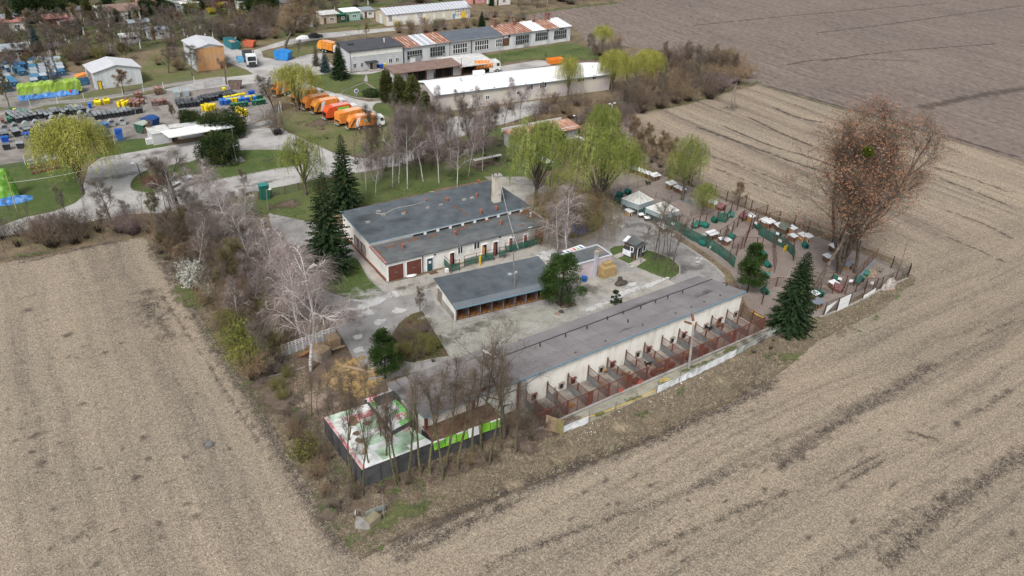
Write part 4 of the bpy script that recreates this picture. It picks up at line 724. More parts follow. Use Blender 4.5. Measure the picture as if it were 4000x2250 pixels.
K_W=mat('charcoal_boards',[(.03,.033,.038),(.06,.063,.07)],2.);h1=hgt(A,944)
walls(T,[A,B,C_,D_],.1,h1,K_W);cc=(A+B+C_+D_)/4;up=lambda p,s,z:Vector(((p-cc)*s+cc)[:2]+(z,))
slab(T,[up(A,1.15,h1+.25),up(B,1.15,h1-.05),up(C_,1.25,h1-.1),up(D_,1.15,h1+.2)],.1,R_FELT2);obj('roof_sheet',MB().box(up(A.lerp(D_,.3),1.05,h1+.32),(2.2,.6,.05),.5),T_WHITE,T)
panel(T,A,B,rect(A,B,(2434,970),(2463,1003)),mat('blue_poster',[(.2,.3,.5),(.6,.64,.7),(.75,.77,.8),(.3,.36,.5)],1.),'poster');panel(T,A,B,rect(A,B,(2436,952),(2465,965)),M_WOODO,'sign_board',.07)
win(T,A,B,rect(A,B,(2465,963),(2473,985)),1,1);win(T,B,C_,(1.7,2.4,.9,2.0),1,1);door(T,B,C_,(.25,1.1,.15,2.1),T_WHITE,proud=.09);door(T,B,C_,(.35,1.0,.3,2.0),M_GLASS,'door_glass',.12,handle=False)
obj('orange_board',MB().box(B+(A-B)*.12-Vector((0,.1,-.5)),(.25,.06,.9),.3),M_WOODO,T)
P_POLY=mat('dirty_polycarbonate',[(.38,.38,.33),(.52,.52,.48),(.6,.6,.57)],1.,.4,big=.2)
def gazebo(label,apex,cs,h,hs_,walls_m):
    za=h+1.1;ap=G(*apex,za);P=[G(*c,h)for c in cs];P4=P[0]+(P[2]-P[1]);P=[P[0],P[1],P[2],P4];c=(P[0]+P[2])/2;ap=Vector((c.x,c.y,0))+Vector((0,0,hgt(c,apex[1])))
    T=thing('aviary',label,'aviary',(c.x,c.y,0))
    for i in range(4):
        a_,b_=P[i],P[(i+1)%4];mb=MB();mb.add([a_,b_,ap],[(0,1,2)]);obj('roof_panel',mb,P_POLY,T);obj('hip_rib',MB().bar(a_,ap,.09),T_WHITE,T)
        for k in(1,2,3):
            q=a_.lerp(b_,k/4);s=ap if k==2 else q.lerp(ap,0);tgt=q.lerp(ap,.98 if k==2 else .5)
            tgt=(a_.lerp(ap,.5)if k==1 else b_.lerp(ap,.5))if k!=2 else tgt;obj('glazing_bar',MB().bar(q+Vector((0,0,.02)),tgt+Vector((0,0,.02)),.05),T_WHITE,T)
        obj('eave_beam',MB().bar(a_,b_,.1,.14),T_WHITE,T);obj('corner_post',MB().box((a_.x,a_.y,h/2),(.12,.12,h)),T_GREY,T)
        m2=MB();m2.quad((a_.x,a_.y,h-hs_),(b_.x,b_.y,h-hs_),(b_.x,b_.y,h-.07),(a_.x,a_.y,h-.07));obj('side_panel',m2,flat('bluish_sheet',(.27,.33,.34)),T)
        m3=MB();m3.quad((a_.x,a_.y,.05),(b_.x,b_.y,.05),(b_.x,b_.y,h-hs_),(a_.x,a_.y,h-hs_));obj('wire_panel',m3,N_WIREG,T)
    return T
gazebo('larger aviary with a hipped translucent roof and white ribs at the paddock corner',(2496,747),[(2431,775),(2496,799),(2553,780)],2.7,1.1,None)
gazebo('dirtier low hipped-roof aviary behind the group of thin bare trees',(2590,787),[(2524,811),(2591,839),(2653,822)],2.5,.9,None)
def printed_roof(label,cs,h,name='banner_roof'):
    Q=[G(*c,h)for c in cs];T=thing('netted_pen',label,'pen',(Q[0].x,Q[0].y,0));return T,Q
M_BANW=mat('dirty_white_banner',[(.15,.13,.10),(.42,.42,.39),(.58,.60,.58),(.68,.70,.69)],.5,.6,big=.2,lo=.28,hi=.55);M_BANG=mat('faded_green_banner',[(.15,.14,.10),(.30,.44,.30),(.46,.60,.46),(.64,.70,.64)],.45,.6,lo=.28,hi=.7)
M_BANR=mat('faded_red_banner',[(.35,.14,.12),(.52,.17,.2),(.6,.33,.34),(.64,.58,.58)],.9,.6,lo=.32,hi=.66)
T,Q=printed_roof('large netted pen roofed with dirty white, green and red banners beyond the kennel',[(1266,1631),(1455,1570),(1690,1728),(1413,1834)],2.6)
bn=slab(T,Q,.05,M_BANW,'banner_roof')
for u0,v0,u1,v1,m_ in[(0,0,.05,1,M_BANR),(.05,.0,.55,.09,M_BANG),(.3,.12,.98,.24,M_BANR),(.36,.25,1,.46,M_BANG),(.25,.55,.62,.7,M_BANG),(.7,.55,1,.9,M_BANG),(.3,.8,.7,.98,M_BANG),(.55,.48,.8,.52,M_BANR),(.86,.62,.98,.68,M_BANR)]:stripe(T,Q,u0,v0,u1,v1,m_,.012+.002*(u0+v0),parent=bn)
for i in range(9):
    u,v=RNG.uniform(.1,.9),RNG.uniform(.1,.9);P=(Q[0].lerp(Q[1],u)).lerp(Q[3].lerp(Q[2],u),v);rr_=RNG.uniform(.3,.9)
    mb=MB();mb.v=[tuple(P+Vector((0,0,.035+i*.001)))]+[tuple(P+Vector((math.cos(k*PI/6)*rr_*RNG.uniform(.5,1),math.sin(k*PI/6)*rr_*RNG.uniform(.4,.8),.035+i*.001)))for k in range(12)];mb.f=[(0,1+k,1+(k+1)%12)for k in range(12)]
    obj('dead_leaves',mb,mat('wet_leaves',[(.1,.06,.035),(.2,.13,.08)],3.),T)
obj('plank',MB().bar(G(1416,1775,2.75),G(1432,1745,2.75),.35,.08),M_WOOD,T)
def net_side(T,a,b,h,m_=N_DARK,step=1.9,name='net_panel'):
    a,b=Vector((a[0],a[1],0)),Vector((b[0],b[1],0));n=max(1,round((b-a).length/step))
    for i in range(n):
        p,q=a.lerp(b,i/n),a.lerp(b,(i+1)/n);obj(name,MB().quad(p+Vector((0,0,.03)),q+Vector((0,0,.03)),q+Vector((0,0,h)),p+Vector((0,0,h))),m_,T)
        obj('post',MB().bar(p,p+Vector((0,0,h)),.09),T_DARK,T)
    obj('post',MB().bar(b,b+Vector((0,0,h)),.09),T_DARK,T);obj('rail',MB().bar(a+Vector((0,0,h)),b+Vector((0,0,h)),.07),T_DARK,T)
net_side(T,Q[0],Q[3],2.5);net_side(T,Q[3],Q[2],2.5);net_side(T,Q[0],Q[1],2.5)
T,Q=printed_roof('higher pen roofed with a cleaner white and green banner against the kennel gable',[(1431,1556),(1515,1527),(1620,1635),(1532,1682)],3.3)
bn=slab(T,Q,.05,M_BANW,'banner_roof')
for u0,v0,u1,v1,m_ in[(0,0,.55,.14,I_PINK),(0,.15,1,.3,I_GRN),(.82,.3,1,1,I_GRN),(.4,.88,.82,1,I_GRN),(.45,.62,.82,.68,I_GRN),(.5,.7,.8,.76,M_BANR)]:stripe(T,Q,u0,v0,u1,v1,m_,.012+.002*(u0+v0),parent=bn)
text(T,'ZOO',Q,.28,.07,.9,T_WHITE,.03,bn);text(T,'58 zł',Q,.62,.8,.8,I_RED,.03,bn)
net_side(T,Q[0],Q[3],3.2);net_side(T,Q[3],Q[2],3.2);b_=G(1508,1560,3.2);obj('shutter',MB().box(b_,(2.6,1.4,.5),KF.rz),T_DARK,T)
T=thing('side_pen','long dark pen with lime green printed boards and leaf-covered roof along the kennel wall','pen',G(1700,1770))
E0,E1=G(1690,1735,2.3),G(1955,1640,2.3);d_=(E1-E0).normalized();nn=Vector((-d_.y,d_.x,0));Lp=(E1-E0).length
Qp=[E0+nn*2.6+Vector((0,0,.5)),E1+nn*2.6+Vector((0,0,.5)),E1+Vector((0,0,.35)),E0+Vector((0,0,.35))]
slab(T,Qp,.08,mat('leafy_roof',[(.07,.05,.025),(.15,.09,.06),(.22,.15,.1)],1.5,.95,bump=1.5),'leafy_roof')
Qb=[E0+Vector((0,0,.35))-nn*.05,E1+Vector((0,0,.35))-nn*.05,E1-Vector((0,0,.65))-nn*.3,E0-Vector((0,0,.65))-nn*.3]
for i in range(6):
    a_,b_=i/6+.004,(i+1)/6-.004;q=[Qb[0].lerp(Qb[1],a_),Qb[0].lerp(Qb[1],b_),Qb[3].lerp(Qb[2],b_),Qb[3].lerp(Qb[2],a_)];o=slab(T,q,.03,I_LIME if i!=3 else T_WHITE,'printed_board')
    stripe(T,q,0,0,1,.18,T_WHITE,.02,parent=o)if i in(0,2,5,3)else None
    if i in(0,1,5):
        for r_ in range(3):text(T,['OPROGRAMOWANIE','NARZĘDZIA','www'][r_]if i==0 else['Myślisz','że praca','jest tu'][r_],q,.5,.33+.22*r_,.3,M_DOORG if i!=1 else T_WHITE,.03,o)
net_side(T,(E0.x,E0.y),(E1.x,E1.y),1.6,step=2.2)
net_side(T,E0+nn*-.05,E0+nn*2.6,2.3)
FK=KF
A,B=G(602,568),G(740,545);fr=Fr(A,B,4.6);h1=hgt(A,525)
T=thing('gatehouse','grey gatehouse with a long white flat canopy roof by the depot entrance','building',A)
walls(T,[fr(0,0),fr(3.6,0),fr(3.6,4.6),fr(0,4.6)],0,h1,W_GREY);slab(T,[fr(-.1,-.1,h1+.08),fr(3.7,-.1,h1+.08),fr(3.7,4.7,h1+.08),fr(-.1,4.7,h1+.08)],.14,R_PALE,label='mossy pale flat roof')
walls(T,[fr(5.6,.8),fr(10.4,.8),fr(10.4,4.4),fr(5.6,4.4)],0,h1-.2,W_GREY,'office_wall');walls(T,[fr(3.62,1.4),fr(5.58,1.4),fr(5.58,4),fr(3.62,4)],0,h1-.2,W_BEIGE,'link_wall')
win(T,fr(5.6,.8),fr(10.4,.8),(1.2,4.2,1.5,2.3),3,1);door(T,fr(3.62,1.4),fr(5.58,1.4),(.3,1.4,.02,2.1),M_BROWN)
slab(T,[G(627,512,h1+.5),G(661,536,h1+.5),G(916,493,h1+.5),G(881,471,h1+.5)],.22,R_WHITE,'canopy');
for p in[(905,500),(870,480)]:q=G(*p,h1+.3);obj('post',MB().tube((q.x,q.y,0),(q.x,q.y,h1+.3),.08),T_GREY,T)
walls(T,[fr(12.5,.6),fr(15.5,.6),fr(15.5,3.6),fr(12.5,3.6)],0,h1-.2,mat('dark_boards',[(.04,.035,.03),(.08,.07,.06)],2.),'store_wall');slab(T,[G(657,488,h1+.3),G(662,500,h1+.3),G(718,494,h1+.3),G(698,481,h1+.3)],.2,R_PALE,'rear_roof')
def gable(T,fr,he,hr,wm,rm,over=.35,th=.12,axis='u',ribs=0,rib_m=None,rname='roof'):
    L,D=fr.L,fr.D;mb=MB();wn='wall'
    if axis=='u':
        mb.add([fr(0,0),fr(L,0),fr(L,D),fr(0,D),fr(0,0,he),fr(L,0,he),fr(L,D,he),fr(0,D,he),fr(0,D/2,hr-.1),fr(L,D/2,hr-.1)],[(0,1,5,4),(2,3,7,6),(3,0,4,8,7),(1,2,6,9,5)])
        s=(hr-he)/(D/2);R_=[[fr(-over,-over,he-s*over),fr(L+over,-over,he-s*over),fr(L+over,D/2,hr),fr(-over,D/2,hr)],[fr(-over,D/2,hr),fr(L+over,D/2,hr),fr(L+over,D+over,he-s*over),fr(-over,D+over,he-s*over)]]
    else:
        mb.add([fr(0,0),fr(L,0),fr(L,D),fr(0,D),fr(0,0,he),fr(L,0,he),fr(L,D,he),fr(0,D,he),fr(L/2,0,hr-.1),fr(L/2,D,hr-.1)],[(0,1,5,8,4),(2,3,7,9,6),(3,0,4,7),(1,2,6,5)])
        s=(hr-he)/(L/2);R_=[[fr(-over,-over,he-s*over),fr(L/2,-over,hr),fr(L/2,D+over,hr),fr(-over,D+over,he-s*over)],[fr(L/2,-over,hr),fr(L+over,-over,he-s*over),fr(L+over,D+over,he-s*over),fr(L/2,D+over,hr)]]
    obj('wall',mb,wm,T)
    for i,q in enumerate(R_):
        r_=slab(T,q,th,rm,rname)
        for k in range(ribs):
            t=(k+.5)/ribs;a_,b_=(q[0].lerp(q[1],t),q[3].lerp(q[2],t))if axis=='u' else(q[0].lerp(q[3],t),q[1].lerp(q[2],t))
            obj('rib',MB().bar(a_+Vector((0,0,.02)),b_+Vector((0,0,.02)),.09,.08),rib_m or T_WHITE,T)
A,B=G(377,351),G(559,326);fr=Fr(A,B,15);he=hgt(A,284);hr=hgt(fr(fr.L/2,0),252)
q=G(329,266,he);fr.D=max(8,(q-fr.A).dot(fr.n));FH1=fr
T=thing('metal_hall','pale blue-grey metal hall with a gabled ribbed roof and one yellow door','hall',A)
gable(T,fr,he,hr,W_METAL,R_METAL,axis='v',ribs=14);door(T,*fr.S(),rect(*fr.S(),(381,318),(401,350)),M_YEL,frame=T_DARK);panel(T,*fr.S(),rect(*fr.S(),(400,324),(407,334)),T_WHITE,'meter_box')
for k in range(8):panel(T,*fr.S(),(k*fr.L/8+.02,k*fr.L/8+.1,0,he),T_WHITE,'panel_joint',.03)
door(T,*fr.Wl(),(2,6.5,.05,3.6),M_WOODG,'sliding_door',.1,leaf=2)
A,B=G(773,281),G(885,267);fr=Fr(A,B,14);he=hgt(A,190);q=G(694,158,he);fr.D=max(8,(q-fr.A).dot(fr.n))
T=thing('orange_hall','tall hall with an orange panelled front and pale ribbed roof','hall',A)
gable(T,fr,he,he+.9,W_METAL,R_METAL,axis='v',ribs=12)
for k in range(7):
    for r_ in range(2):panel(T,*fr.S(),(k*fr.L/7+.05,(k+1)*fr.L/7-.05,r_*he*.6+.05,(.6,1)[r_]*he-.05),W_ORANGE,'front_panel',.08)
door(T,*fr.S(),rect(*fr.S(),(857,241),(873,266)),M_RBROWN,proud=.14);panel(T,*fr.S(),rect(*fr.S(),(875,252),(881,258)),M_YEL,'meter_box',.2)
A,B=G(1511,102),G(1820,70);fr=Fr(A,B,12);fr.L=wuv(A,B,1836,60)[0];he=hgt(A,57);lb=G(1458,90);fr.D=max(8,(lb-fr.A).dot(fr.n));hr=he+1.3;FH3=fr
T=thing('warehouse','long cream warehouse with a pale ribbed roof and yellow doors in the far background','warehouse',A)
gable(T,fr,he,hr,W_BEIGE,R_METAL,ribs=26,rib_m=R_WHITE)
S_=fr.S();walls(T,[fr(.02,-.03),fr(fr.L,-.03),fr(fr.L,.05),fr(.02,.05)],.02,he-.05,W_WHITE,'front_panel')
for x0,y0,x1,y1,m_ in[(1545,80,1551,97,M_YEL),(1653,67,1662,83,M_YEL),(1801,47,1818,68,M_YEL),(1768,53,1776,72,flat('light_blue_door',(.12,.3,.45)))]:door(T,*S_,rect(*S_,(x0,y0),(x1,y1)),m_,proud=.12)
for x0,y0,x1,y1 in[(1600,55,1616,80),(1663,50,1690,78),(1700,46,1725,76),(1739,41,1764,73)]:door(T,*S_,rect(*S_,(x0,y0),(x1,y1)),W_CREAM2,'gate',.1,leaf=1)
for x0,y0,x1,y1 in[(1518,62,1530,82),(1632,50,1650,68),(1779,32,1820,55)]:win(T,*S_,rect(*S_,(x0,y0),(x1,y1)),4,2,fm=T_DARK)
panel(T,*fr.Wl(),(3,5,0,3),W_METAL,'end_door')
A,B=G(1370,282),G(1575,256);fr=Fr(A,B,12);he=hgt(A,200);q=G(1288,174,he);fr.D=max(8,min(16,(q-fr.A).dot(fr.n)))
T=thing('office_building','two-storey pale grey office with a dark flat roof and white windows','building',A)
walls(T,[fr(0,0),fr(fr.L,0),fr(fr.L,fr.D),fr(0,fr.D)],0,[he-.15]*2+[he+.35]*2,W_GREY);slab(T,[fr(-.4,-.4,he),fr(fr.L+.4,-.4,he),fr(fr.L+.4,fr.D+.3,he+.5),fr(-.4,fr.D+.3,he+.5)],.2,mat('charcoal_felt',[(.05,.053,.062),(.075,.08,.09)],.5))
S_=fr.S();obj('light_band',MB().bar(fr(.3,-.02,he-.95),fr(fr.L-.3,-.02,he-.95),.06,1.5),W_WHITE,T)
for x0,y0,x1,y1,nx in[(1375,209,1389,226,2),(1403,205,1416,222,2),(1444,199,1451,214,1),(1467,197,1474,212,1),(1488,194,1495,209,1),(1515,190,1528,206,2),(1542,186,1554,202,2),(1379,248,1393,265,2),(1407,244,1420,261,2),(1518,229,1532,245,2),(1545,225,1558,241,2)]:win(T,*S_,rect(*S_,(x0,y0),(x1,y1)),nx)
door(T,*S_,rect(*S_,(1444,240),(1457,268)),M_BROWN,frame=T_WHITE);u,z=wuv(*S_,1446,238);obj('door_canopy',MB().box(fr(u,-.9,z),(3.4,1.9,.15),fr.rz),T_DARK,T);obj('steps',MB().box(fr(u+.6,-1.1,.15),(3.6,1.9,.3),fr.rz),M_WALK,T)
obj('roof_hatch',MB().box(fr(2.5,5,he+.4),(1.4,1,.5),fr.rz),T_DARK,T);vent(T,fr(12,4,he+.2),1.,.12,T_WHITE);obj('downpipe',MB().tube(fr(.1,-.1),fr(.1,-.1,he),.07),T_GREY,T)
obj('bench',MB().box(fr(wuv(*S_,1414,275)[0],-1,.3),(2,.5,.5),fr.rz),W_CONC,T);FO=fr
M_OLDP=mat('peeling_white_wall',[(.38,.42,.46),(.58,.60,.62),(.68,.69,.70)],.35,.8,big=.15,stretch=(1,1,.3),lo=.36,hi=.6)
def wing(label,bl,br,eave,back,roofs,wm,strips,wins,extra=()):
    A,B=G(*bl),G(*br);fr=Fr(A,B,10);he=hgt(A,eave[0]);he2=hgt(B,eave[1]);he=(he+he2)/2;q=G(*back,he+1.2);fr.D=max(7,min(14,(q-fr.A).dot(fr.n)))
    T=thing('workshop_wing',label,'workshop',A);walls(T,[fr(0,0),fr(fr.L,0),fr(fr.L,fr.D),fr(0,fr.D)],0,[he-.15]*2+[he+1.0]*2,wm)
    for i in range(strips):
        m_=roofs[int(i*len(roofs)/strips)]if len(roofs)>1 else roofs[0];a_,b_=i/strips*(fr.L+.4)-.2,(i+1)/strips*(fr.L+.4)-.2
        slab(T,[fr(a_+.02,-.3,he),fr(b_-.02,-.3,he),fr(b_-.02,fr.D+.2,he+1.2),fr(a_+.02,fr.D+.2,he+1.2)],.1,m_,'roof_sheet' if strips>1 else 'roof')
        if strips>1:obj('roof_rib',MB().bar(fr(b_,-.3,he+.03),fr(b_,fr.D+.2,he+1.23),.3,.12),R_RUSTD if m_ is R_RUST else T_WHITE if i%2 else R_METAL,T)
    for x0,y0,x1,y1,nx,ny,fm in wins:win(T,*fr.S(),rect(*fr.S(),(x0,y0),(x1,y1)),nx,ny,fm=fm,fw=.14)
    obj('gutter',MB().bar(fr(-.2,-.36,he-.05),fr(fr.L+.2,-.36,he-.05),.12,.14),T_GREY,T);return T,fr,he
a_=(1580,253)
T,fr,he=wing('workshop wing with rusty ribbed roof next to the office',(1580,252),(1755,226),(186,163),(1545,150),[R_RUST,R_METAL,R_RUST],M_OLDP,15,[(1590,201,1649,226,6,2,T_GREY),(1680,186,1738,215,6,2,T_GREY)])
door(T,*fr.S(),rect(*fr.S(),(1728,207),(1740,227)),T_GREY);door(T,*fr.S(),rect(*fr.S(),(1602,222),(1646,242)),T_GREY,'gate',leaf=2);panel(T,*fr.S(),rect(*fr.S(),(1602,228),(1622,247)),T_WHITE,'notice_board',.12)
T,fr,he=wing('middle workshop wing with slate-blue felt roof and white multi-pane windows',(1757,225),(1965,196),(164,137),(1715,134),[R_SLATE],W_GREY,1,[(1769,173,1824,204,6,2,T_WHITE),(1855,161,1908,191,6,2,T_WHITE),(1937,154,1960,180,3,2,T_WHITE)])
obj('downpipe',MB().tube(fr(wuv(*fr.S(),1840,190)[0],-.15),fr(wuv(*fr.S(),1840,190)[0],-.15,he),.12),T_DARK,T)
T,fr,he=wing('far workshop wing with striped white and rusty ribbed roof at the field edge',(1967,196),(2226,159),(136,101),(1934,107),[R_RUST,R_RUST,R_WHITE,R_RUST,R_WHITE],M_OLDP,25,[(2015,140,2065,169,6,2,T_GREY),(2092,130,2139,154,6,2,T_GREY),(2165,120,2211,148,6,2,T_GREY),(1985,134,1993,146,1,1,T_GREY),(2137,115,2143,125,1,1,T_GREY),(2185,108,2202,118,3,1,T_GREY)])
door(T,*fr.S(),rect(*fr.S(),(1963,151),(1988,176)),M_BROWN,'gate',.12,leaf=2);door(T,*fr.S(),rect(*fr.S(),(2046,168),(2064,180)),T_GREY,'gate',.12,leaf=2)
for x,y in[(1931,105),(2008,95),(2083,85),(2131,78),(2143,77)]:vent(T,G(x,y,he+1.1),2.2,.4,R_RUSTD)
A,B=G(1701,440),G(2376,350);B=Vector((FM.e.x,FM.e.y,0))*1+A;Lw=wuv(A,G(2400,349),2386,300)[0];A=G(1701,440);B2=G(2400,348);fr=Fr(A,A+(B2-A).normalized()*Lw,11.4);he=hgt(A,370);FW=fr
T=thing('white_roofed_building','very long low building with a bright white metal roof and faded pink wall','building',A)
gable(T,fr,he,he+1.35,W_PINK2,R_WHITE,over=.4);S_=fr.S()
obj('gutter',MB().bar(fr(-.4,-.48,he-.08),fr(fr.L+.4,-.48,he-.08),.12,.12),T_BLUE,T)
for x0,y0,x1,y1,nx in[(1800,355,1815,366,2),(1834,350,1848,361,2),(1862,380,1875,391,2),(1897,374,1911,386,2),(1927,339,1935,344,1),(2018,358,2030,368,1),(2056,331,2081,349,3),(2109,323,2134,341,3),(2258,301,2281,318,3),(2315,293,2327,310,2)]:win(T,*S_,rect(*S_,(x0,y0),(x1,y1)),nx)
door(T,*S_,rect(*S_,(1837,385),(1845,416)),T_WHITE);obj('roof_vent',MB().box(G(1870,283,he+1.4),(3,.8,1.),fr.rz),T_WHITE,T);obj('chimney',MB().box(G(1800,318,he+1.),(.5,.5,1.6),fr.rz),W_GREY,T)
A,B=G(1803,296),G(1931,280);fr=Fr(A,B,11);fr.D=9
T=thing('open_shed','open-fronted vehicle shed with pale flat roof and dark red frame sheltering the tanker','shed',A);hh=hgt(A,258)
slab(T,[fr(-.5,-.5,hh),fr(fr.L+.3,-.5,hh),fr(fr.L+.3,9,hh+.4),fr(-3.2,9,hh+.4)],.2,R_PALE);obj('back_wall',MB().ext([fr(0,8.6),fr(fr.L,8.6),fr(fr.L,8.8),fr(0,8.8)],0,hh),R_RUSTD,T);obj('side_wall',MB().ext([fr(fr.L-.1,0),fr(fr.L+.1,0),fr(fr.L+.1,8.6),fr(fr.L-.1,8.6)],0,hh-.1),M_RBROWN,T)
for k in range(5):obj('post',MB().box(fr(k*fr.L/4,-.1 if k in(0,4)else 4,hh/2),(.2,.2,hh-.1),fr.rz),M_RBROWN,T)
obj('white_panel',MB().box(fr(fr.L-.8,-.4,1.9),(2.,.15,3.6),fr.rz),T_WHITE,T)
A,B=G(1545,332),G(1803,297);fr=Fr(A,B,6.5);hh=3.0
T=thing('garage_row','row of low grey garages with a worn brown roof behind the white-roofed building','garage',A)
walls(T,[fr(0,1.2),fr(fr.L,1.2),fr(fr.L,6),fr(0,6)],0,hh-.1,W_GREY);slab(T,[fr(-.4,-.3,hh),fr(fr.L,-.3,hh),fr(fr.L+.5,6.5,hh+.3),fr(-.4,6.5,hh+.3)],.16,R_BROWN)
for k in range(7):
    u0=1+k*(fr.L-1)/7;door(T,fr(0,1.2),fr(fr.L,1.2),(u0+.2,u0+3.2,.05,2.5),M_BLACK if k%3 else W_GREY,'garage_opening',.05,frame=M_RBROWN,handle=False)
A,B=G(2010,590),G(2255,540);fr=Fr(A,B,4.5);hh=3.
T=thing('long_cattery','long grey shed with rusty roof and pale ridge wall behind the willows','shed',A)
walls(T,[fr(0,0),fr(fr.L,0),fr(fr.L,4),fr(0,4)],0,hh-.1,W_GREY);slab(T,[fr(-.3,-1.,hh-.2),fr(fr.L+.3,-1.,hh-.2),fr(fr.L+.3,4.2,hh+.2),fr(-.3,4.2,hh+.2)],.12,R_RUST);obj('ridge_wall',MB().bar(fr(-.5,4.4,hh+.2),fr(fr.L-1.5,4.4,hh+.2),.3,.9),R_PALE,T)
door(T,*fr.S(),(11.5,13.5,.05,2.4),M_BLACK,'doorway',.06,handle=False);
for k in range(4):panel(T,*fr.S(),(12+k*1.1,12.3+k*1.1,1.2,1.7),T_WHITE,'notice',.12)
for lab,cs,h in[('pale corrugated lean-to roof showing between the willow crowns',[(2060,582),(2075,578),(2162,632),(2130,636)],2.4),('narrow pale roof running right of the rusty shed',[(2245,530),(2260,530),(2395,582),(2350,580)],2.4),('long thin white board roof at the end of the birch lawn',[(1847,622),(1955,600),(1960,606),(1855,628)],1.6)]:
    Q=[G(*c,h)for c in cs];T=thing('lean_to',lab,'shelter',(Q[0].x,Q[0].y,0));slab(T,Q,.1,R_PALE);
    for q in Q:obj('post',MB().bar((q.x,q.y,0),(q.x,q.y,h-.1),.1),M_WOODG,T)
Q=[G(2443,445,4.),G(2530,465,4.)]
T=thing('billboard','white billboard with blue bands standing among the yellow willows','billboard',G(2495,328));A,B=G(2484,328),G(2527,328)
hb_=hgt(A,279);obj('board',MB().bar(A+Vector((0,0,hb_/2+.3)),B+Vector((0,0,hb_/2+.3)),.2,hb_-.7),T_WHITE,T);obj('blue_band',MB().bar(A.lerp(B,.02)+Vector((0,-.12,1.9)),A.lerp(B,.3)+Vector((0,-.12,1.9)),.05,.4),I_BLUE,T)
obj('frame',MB().bar(A,A+Vector((0,0,hb_)),.2).bar(B,B+Vector((0,0,hb_)),.2),T_GREY,T)
# ================================================================ trees and shrubs
def nrm(a):return a/np.maximum(np.linalg.norm(a,axis=-1,keepdims=True),1e-9)
def rv(r,n):return nrm(r.normal(size=(n,3)))
def grow(r,p,d,Ln,rad,lev,P,S):
    n=P['seg'][lev];st=Ln/n;kids=P['kids'][lev]if lev<len(P['kids'])else 0;s0=P['start'][lev]if lev<len(P['start'])else .2
    pts=[np.array(p,float)];rs=[rad];d=np.array(d,float)
    for i in range(n):
        d=nrm(d+r.normal(size=3)*P['wob'][lev]+np.array([0,0,P['up'][lev]]));pts.append(pts[-1]+d*st);rs.append(rad*max(.12,1-(i+1)/n*P['taper'][lev]))
        S.append((pts[-2],pts[-1],rs[-2],rs[-1],lev))
    for k in range(kids):
        t=s0+(1-s0)*(k+r.uniform(.1,.9))/kids;j=min(n-1,int(t*n));f=t*n-j;q=pts[j]*(1-f)+pts[j+1]*f;dd=nrm(pts[j+1]-pts[j])
        az=k*2.4+r.uniform(-.5,.5);a1=nrm(np.cross(dd,[0.3,.2,.93]if abs(dd[2])<.9 else[1,0,0]));a2=np.cross(dd,a1)
        an=P['ang'][lev]*r.uniform(.75,1.25);cd_=dd*math.cos(an)+(a1*math.cos(az)+a2*math.sin(az))*math.sin(an)
        sh=P['shape'](t)if lev==0 and 'shape' in P else(1-.45*t);grow(r,q,cd_,Ln*P['ratio'][lev]*sh*r.uniform(.75,1.2),rs[j]*P['rr'][lev],lev+1,P,S)
def tubes(S,maxlev,sides=(6,4,3,3),rmin=.012):
    V=[];Fc=[]
    for p,q,r0,r1,l in S:
        if l>maxlev:continue
        n=sides[min(l,3)];d=nrm(q-p);u=np.array([0,0,1.])if abs(d[2])<.9 else np.array([1.,0,0]);x=nrm(np.cross(d,u));y=np.cross(d,x);b=len(V);r0=max(r0,rmin);r1=max(r1,rmin)
        for c,rr_ in((p,r0),(q+d*r0*.3,r1)):
            for i in range(n):a=2*PI*i/n;V.append(c+(x*math.cos(a)+y*math.sin(a))*rr_)
        for i in range(n):
            j=(i+1)%n;Fc.append((b+i,b+j,b+n+j));Fc.append((b+i,b+n+j,b+n+i))
    return np.array(V),np.array(Fc)
def slivers(p0,p1,w,r):
    d=nrm(p1-p0);s=nrm(np.cross(d,rv(r,len(d))))*(np.asarray(w).reshape(-1,1)if hasattr(w,'__len__')else w)/2
    n=len(p0);V=np.concatenate([p0-s,p0+s,p1]);T_=np.stack([np.arange(n),np.arange(n)+n,np.arange(n)+2*n],1);return V,T_
def leaves(c,d,l,w,r):
    d=nrm(d);s=nrm(np.cross(d,rv(r,len(d))));l=np.asarray(l).reshape(-1,1)if hasattr(l,'__len__')else l;w=np.asarray(w).reshape(-1,1)if hasattr(w,'__len__')else w
    n=len(c);V=np.concatenate([c,c+d*l*.5+s*w/2,c+d*l,c+d*l*.5-s*w/2]);a=np.arange(n)
    return V,np.concatenate([np.stack([a,a+n,a+2*n],1),np.stack([a,a+2*n,a+3*n],1)])
def cat_(*ms):
    V=[];T_=[];k=0
    for v,t in ms:V.append(v);T_.append(t+k);k+=len(v)
    return np.concatenate(V),np.concatenate(T_)
def twigs(S,levs,per,ln,w,r,spread=.8,grav=0.):
    A=[(p,q)for p,q,_,_,l in S if l in levs];P0=np.array([a[0]for a in A]);Q0=np.array([a[1]for a in A]);P0=np.repeat(P0,per,0);Q0=np.repeat(Q0,per,0);n=len(P0)
    t=r.random((n,1));p=P0*(1-t)+Q0*t;d=nrm(nrm(Q0-P0)+rv(r,n)*spread+np.array([0,0,grav]));L_=ln*r.uniform(.5,1.3,(n,1));e=p+d*L_
    k=r.random((n,1))*.7+.2;b=p+d*L_*k;d2=nrm(d+rv(r,n)*.7+np.array([0,0,grav]));e2=b+d2*L_*.6;b3=p+d*L_*k*.6;e3=b3+nrm(d+rv(r,n)*.8+np.array([0,0,grav]))*L_*.5
    return cat_(slivers(p,e,w,r),slivers(b,e2,w*.8,r),slivers(b3,e3,w*.8,r)),np.concatenate([e,e2,e3]),np.concatenate([d,d2,d2])
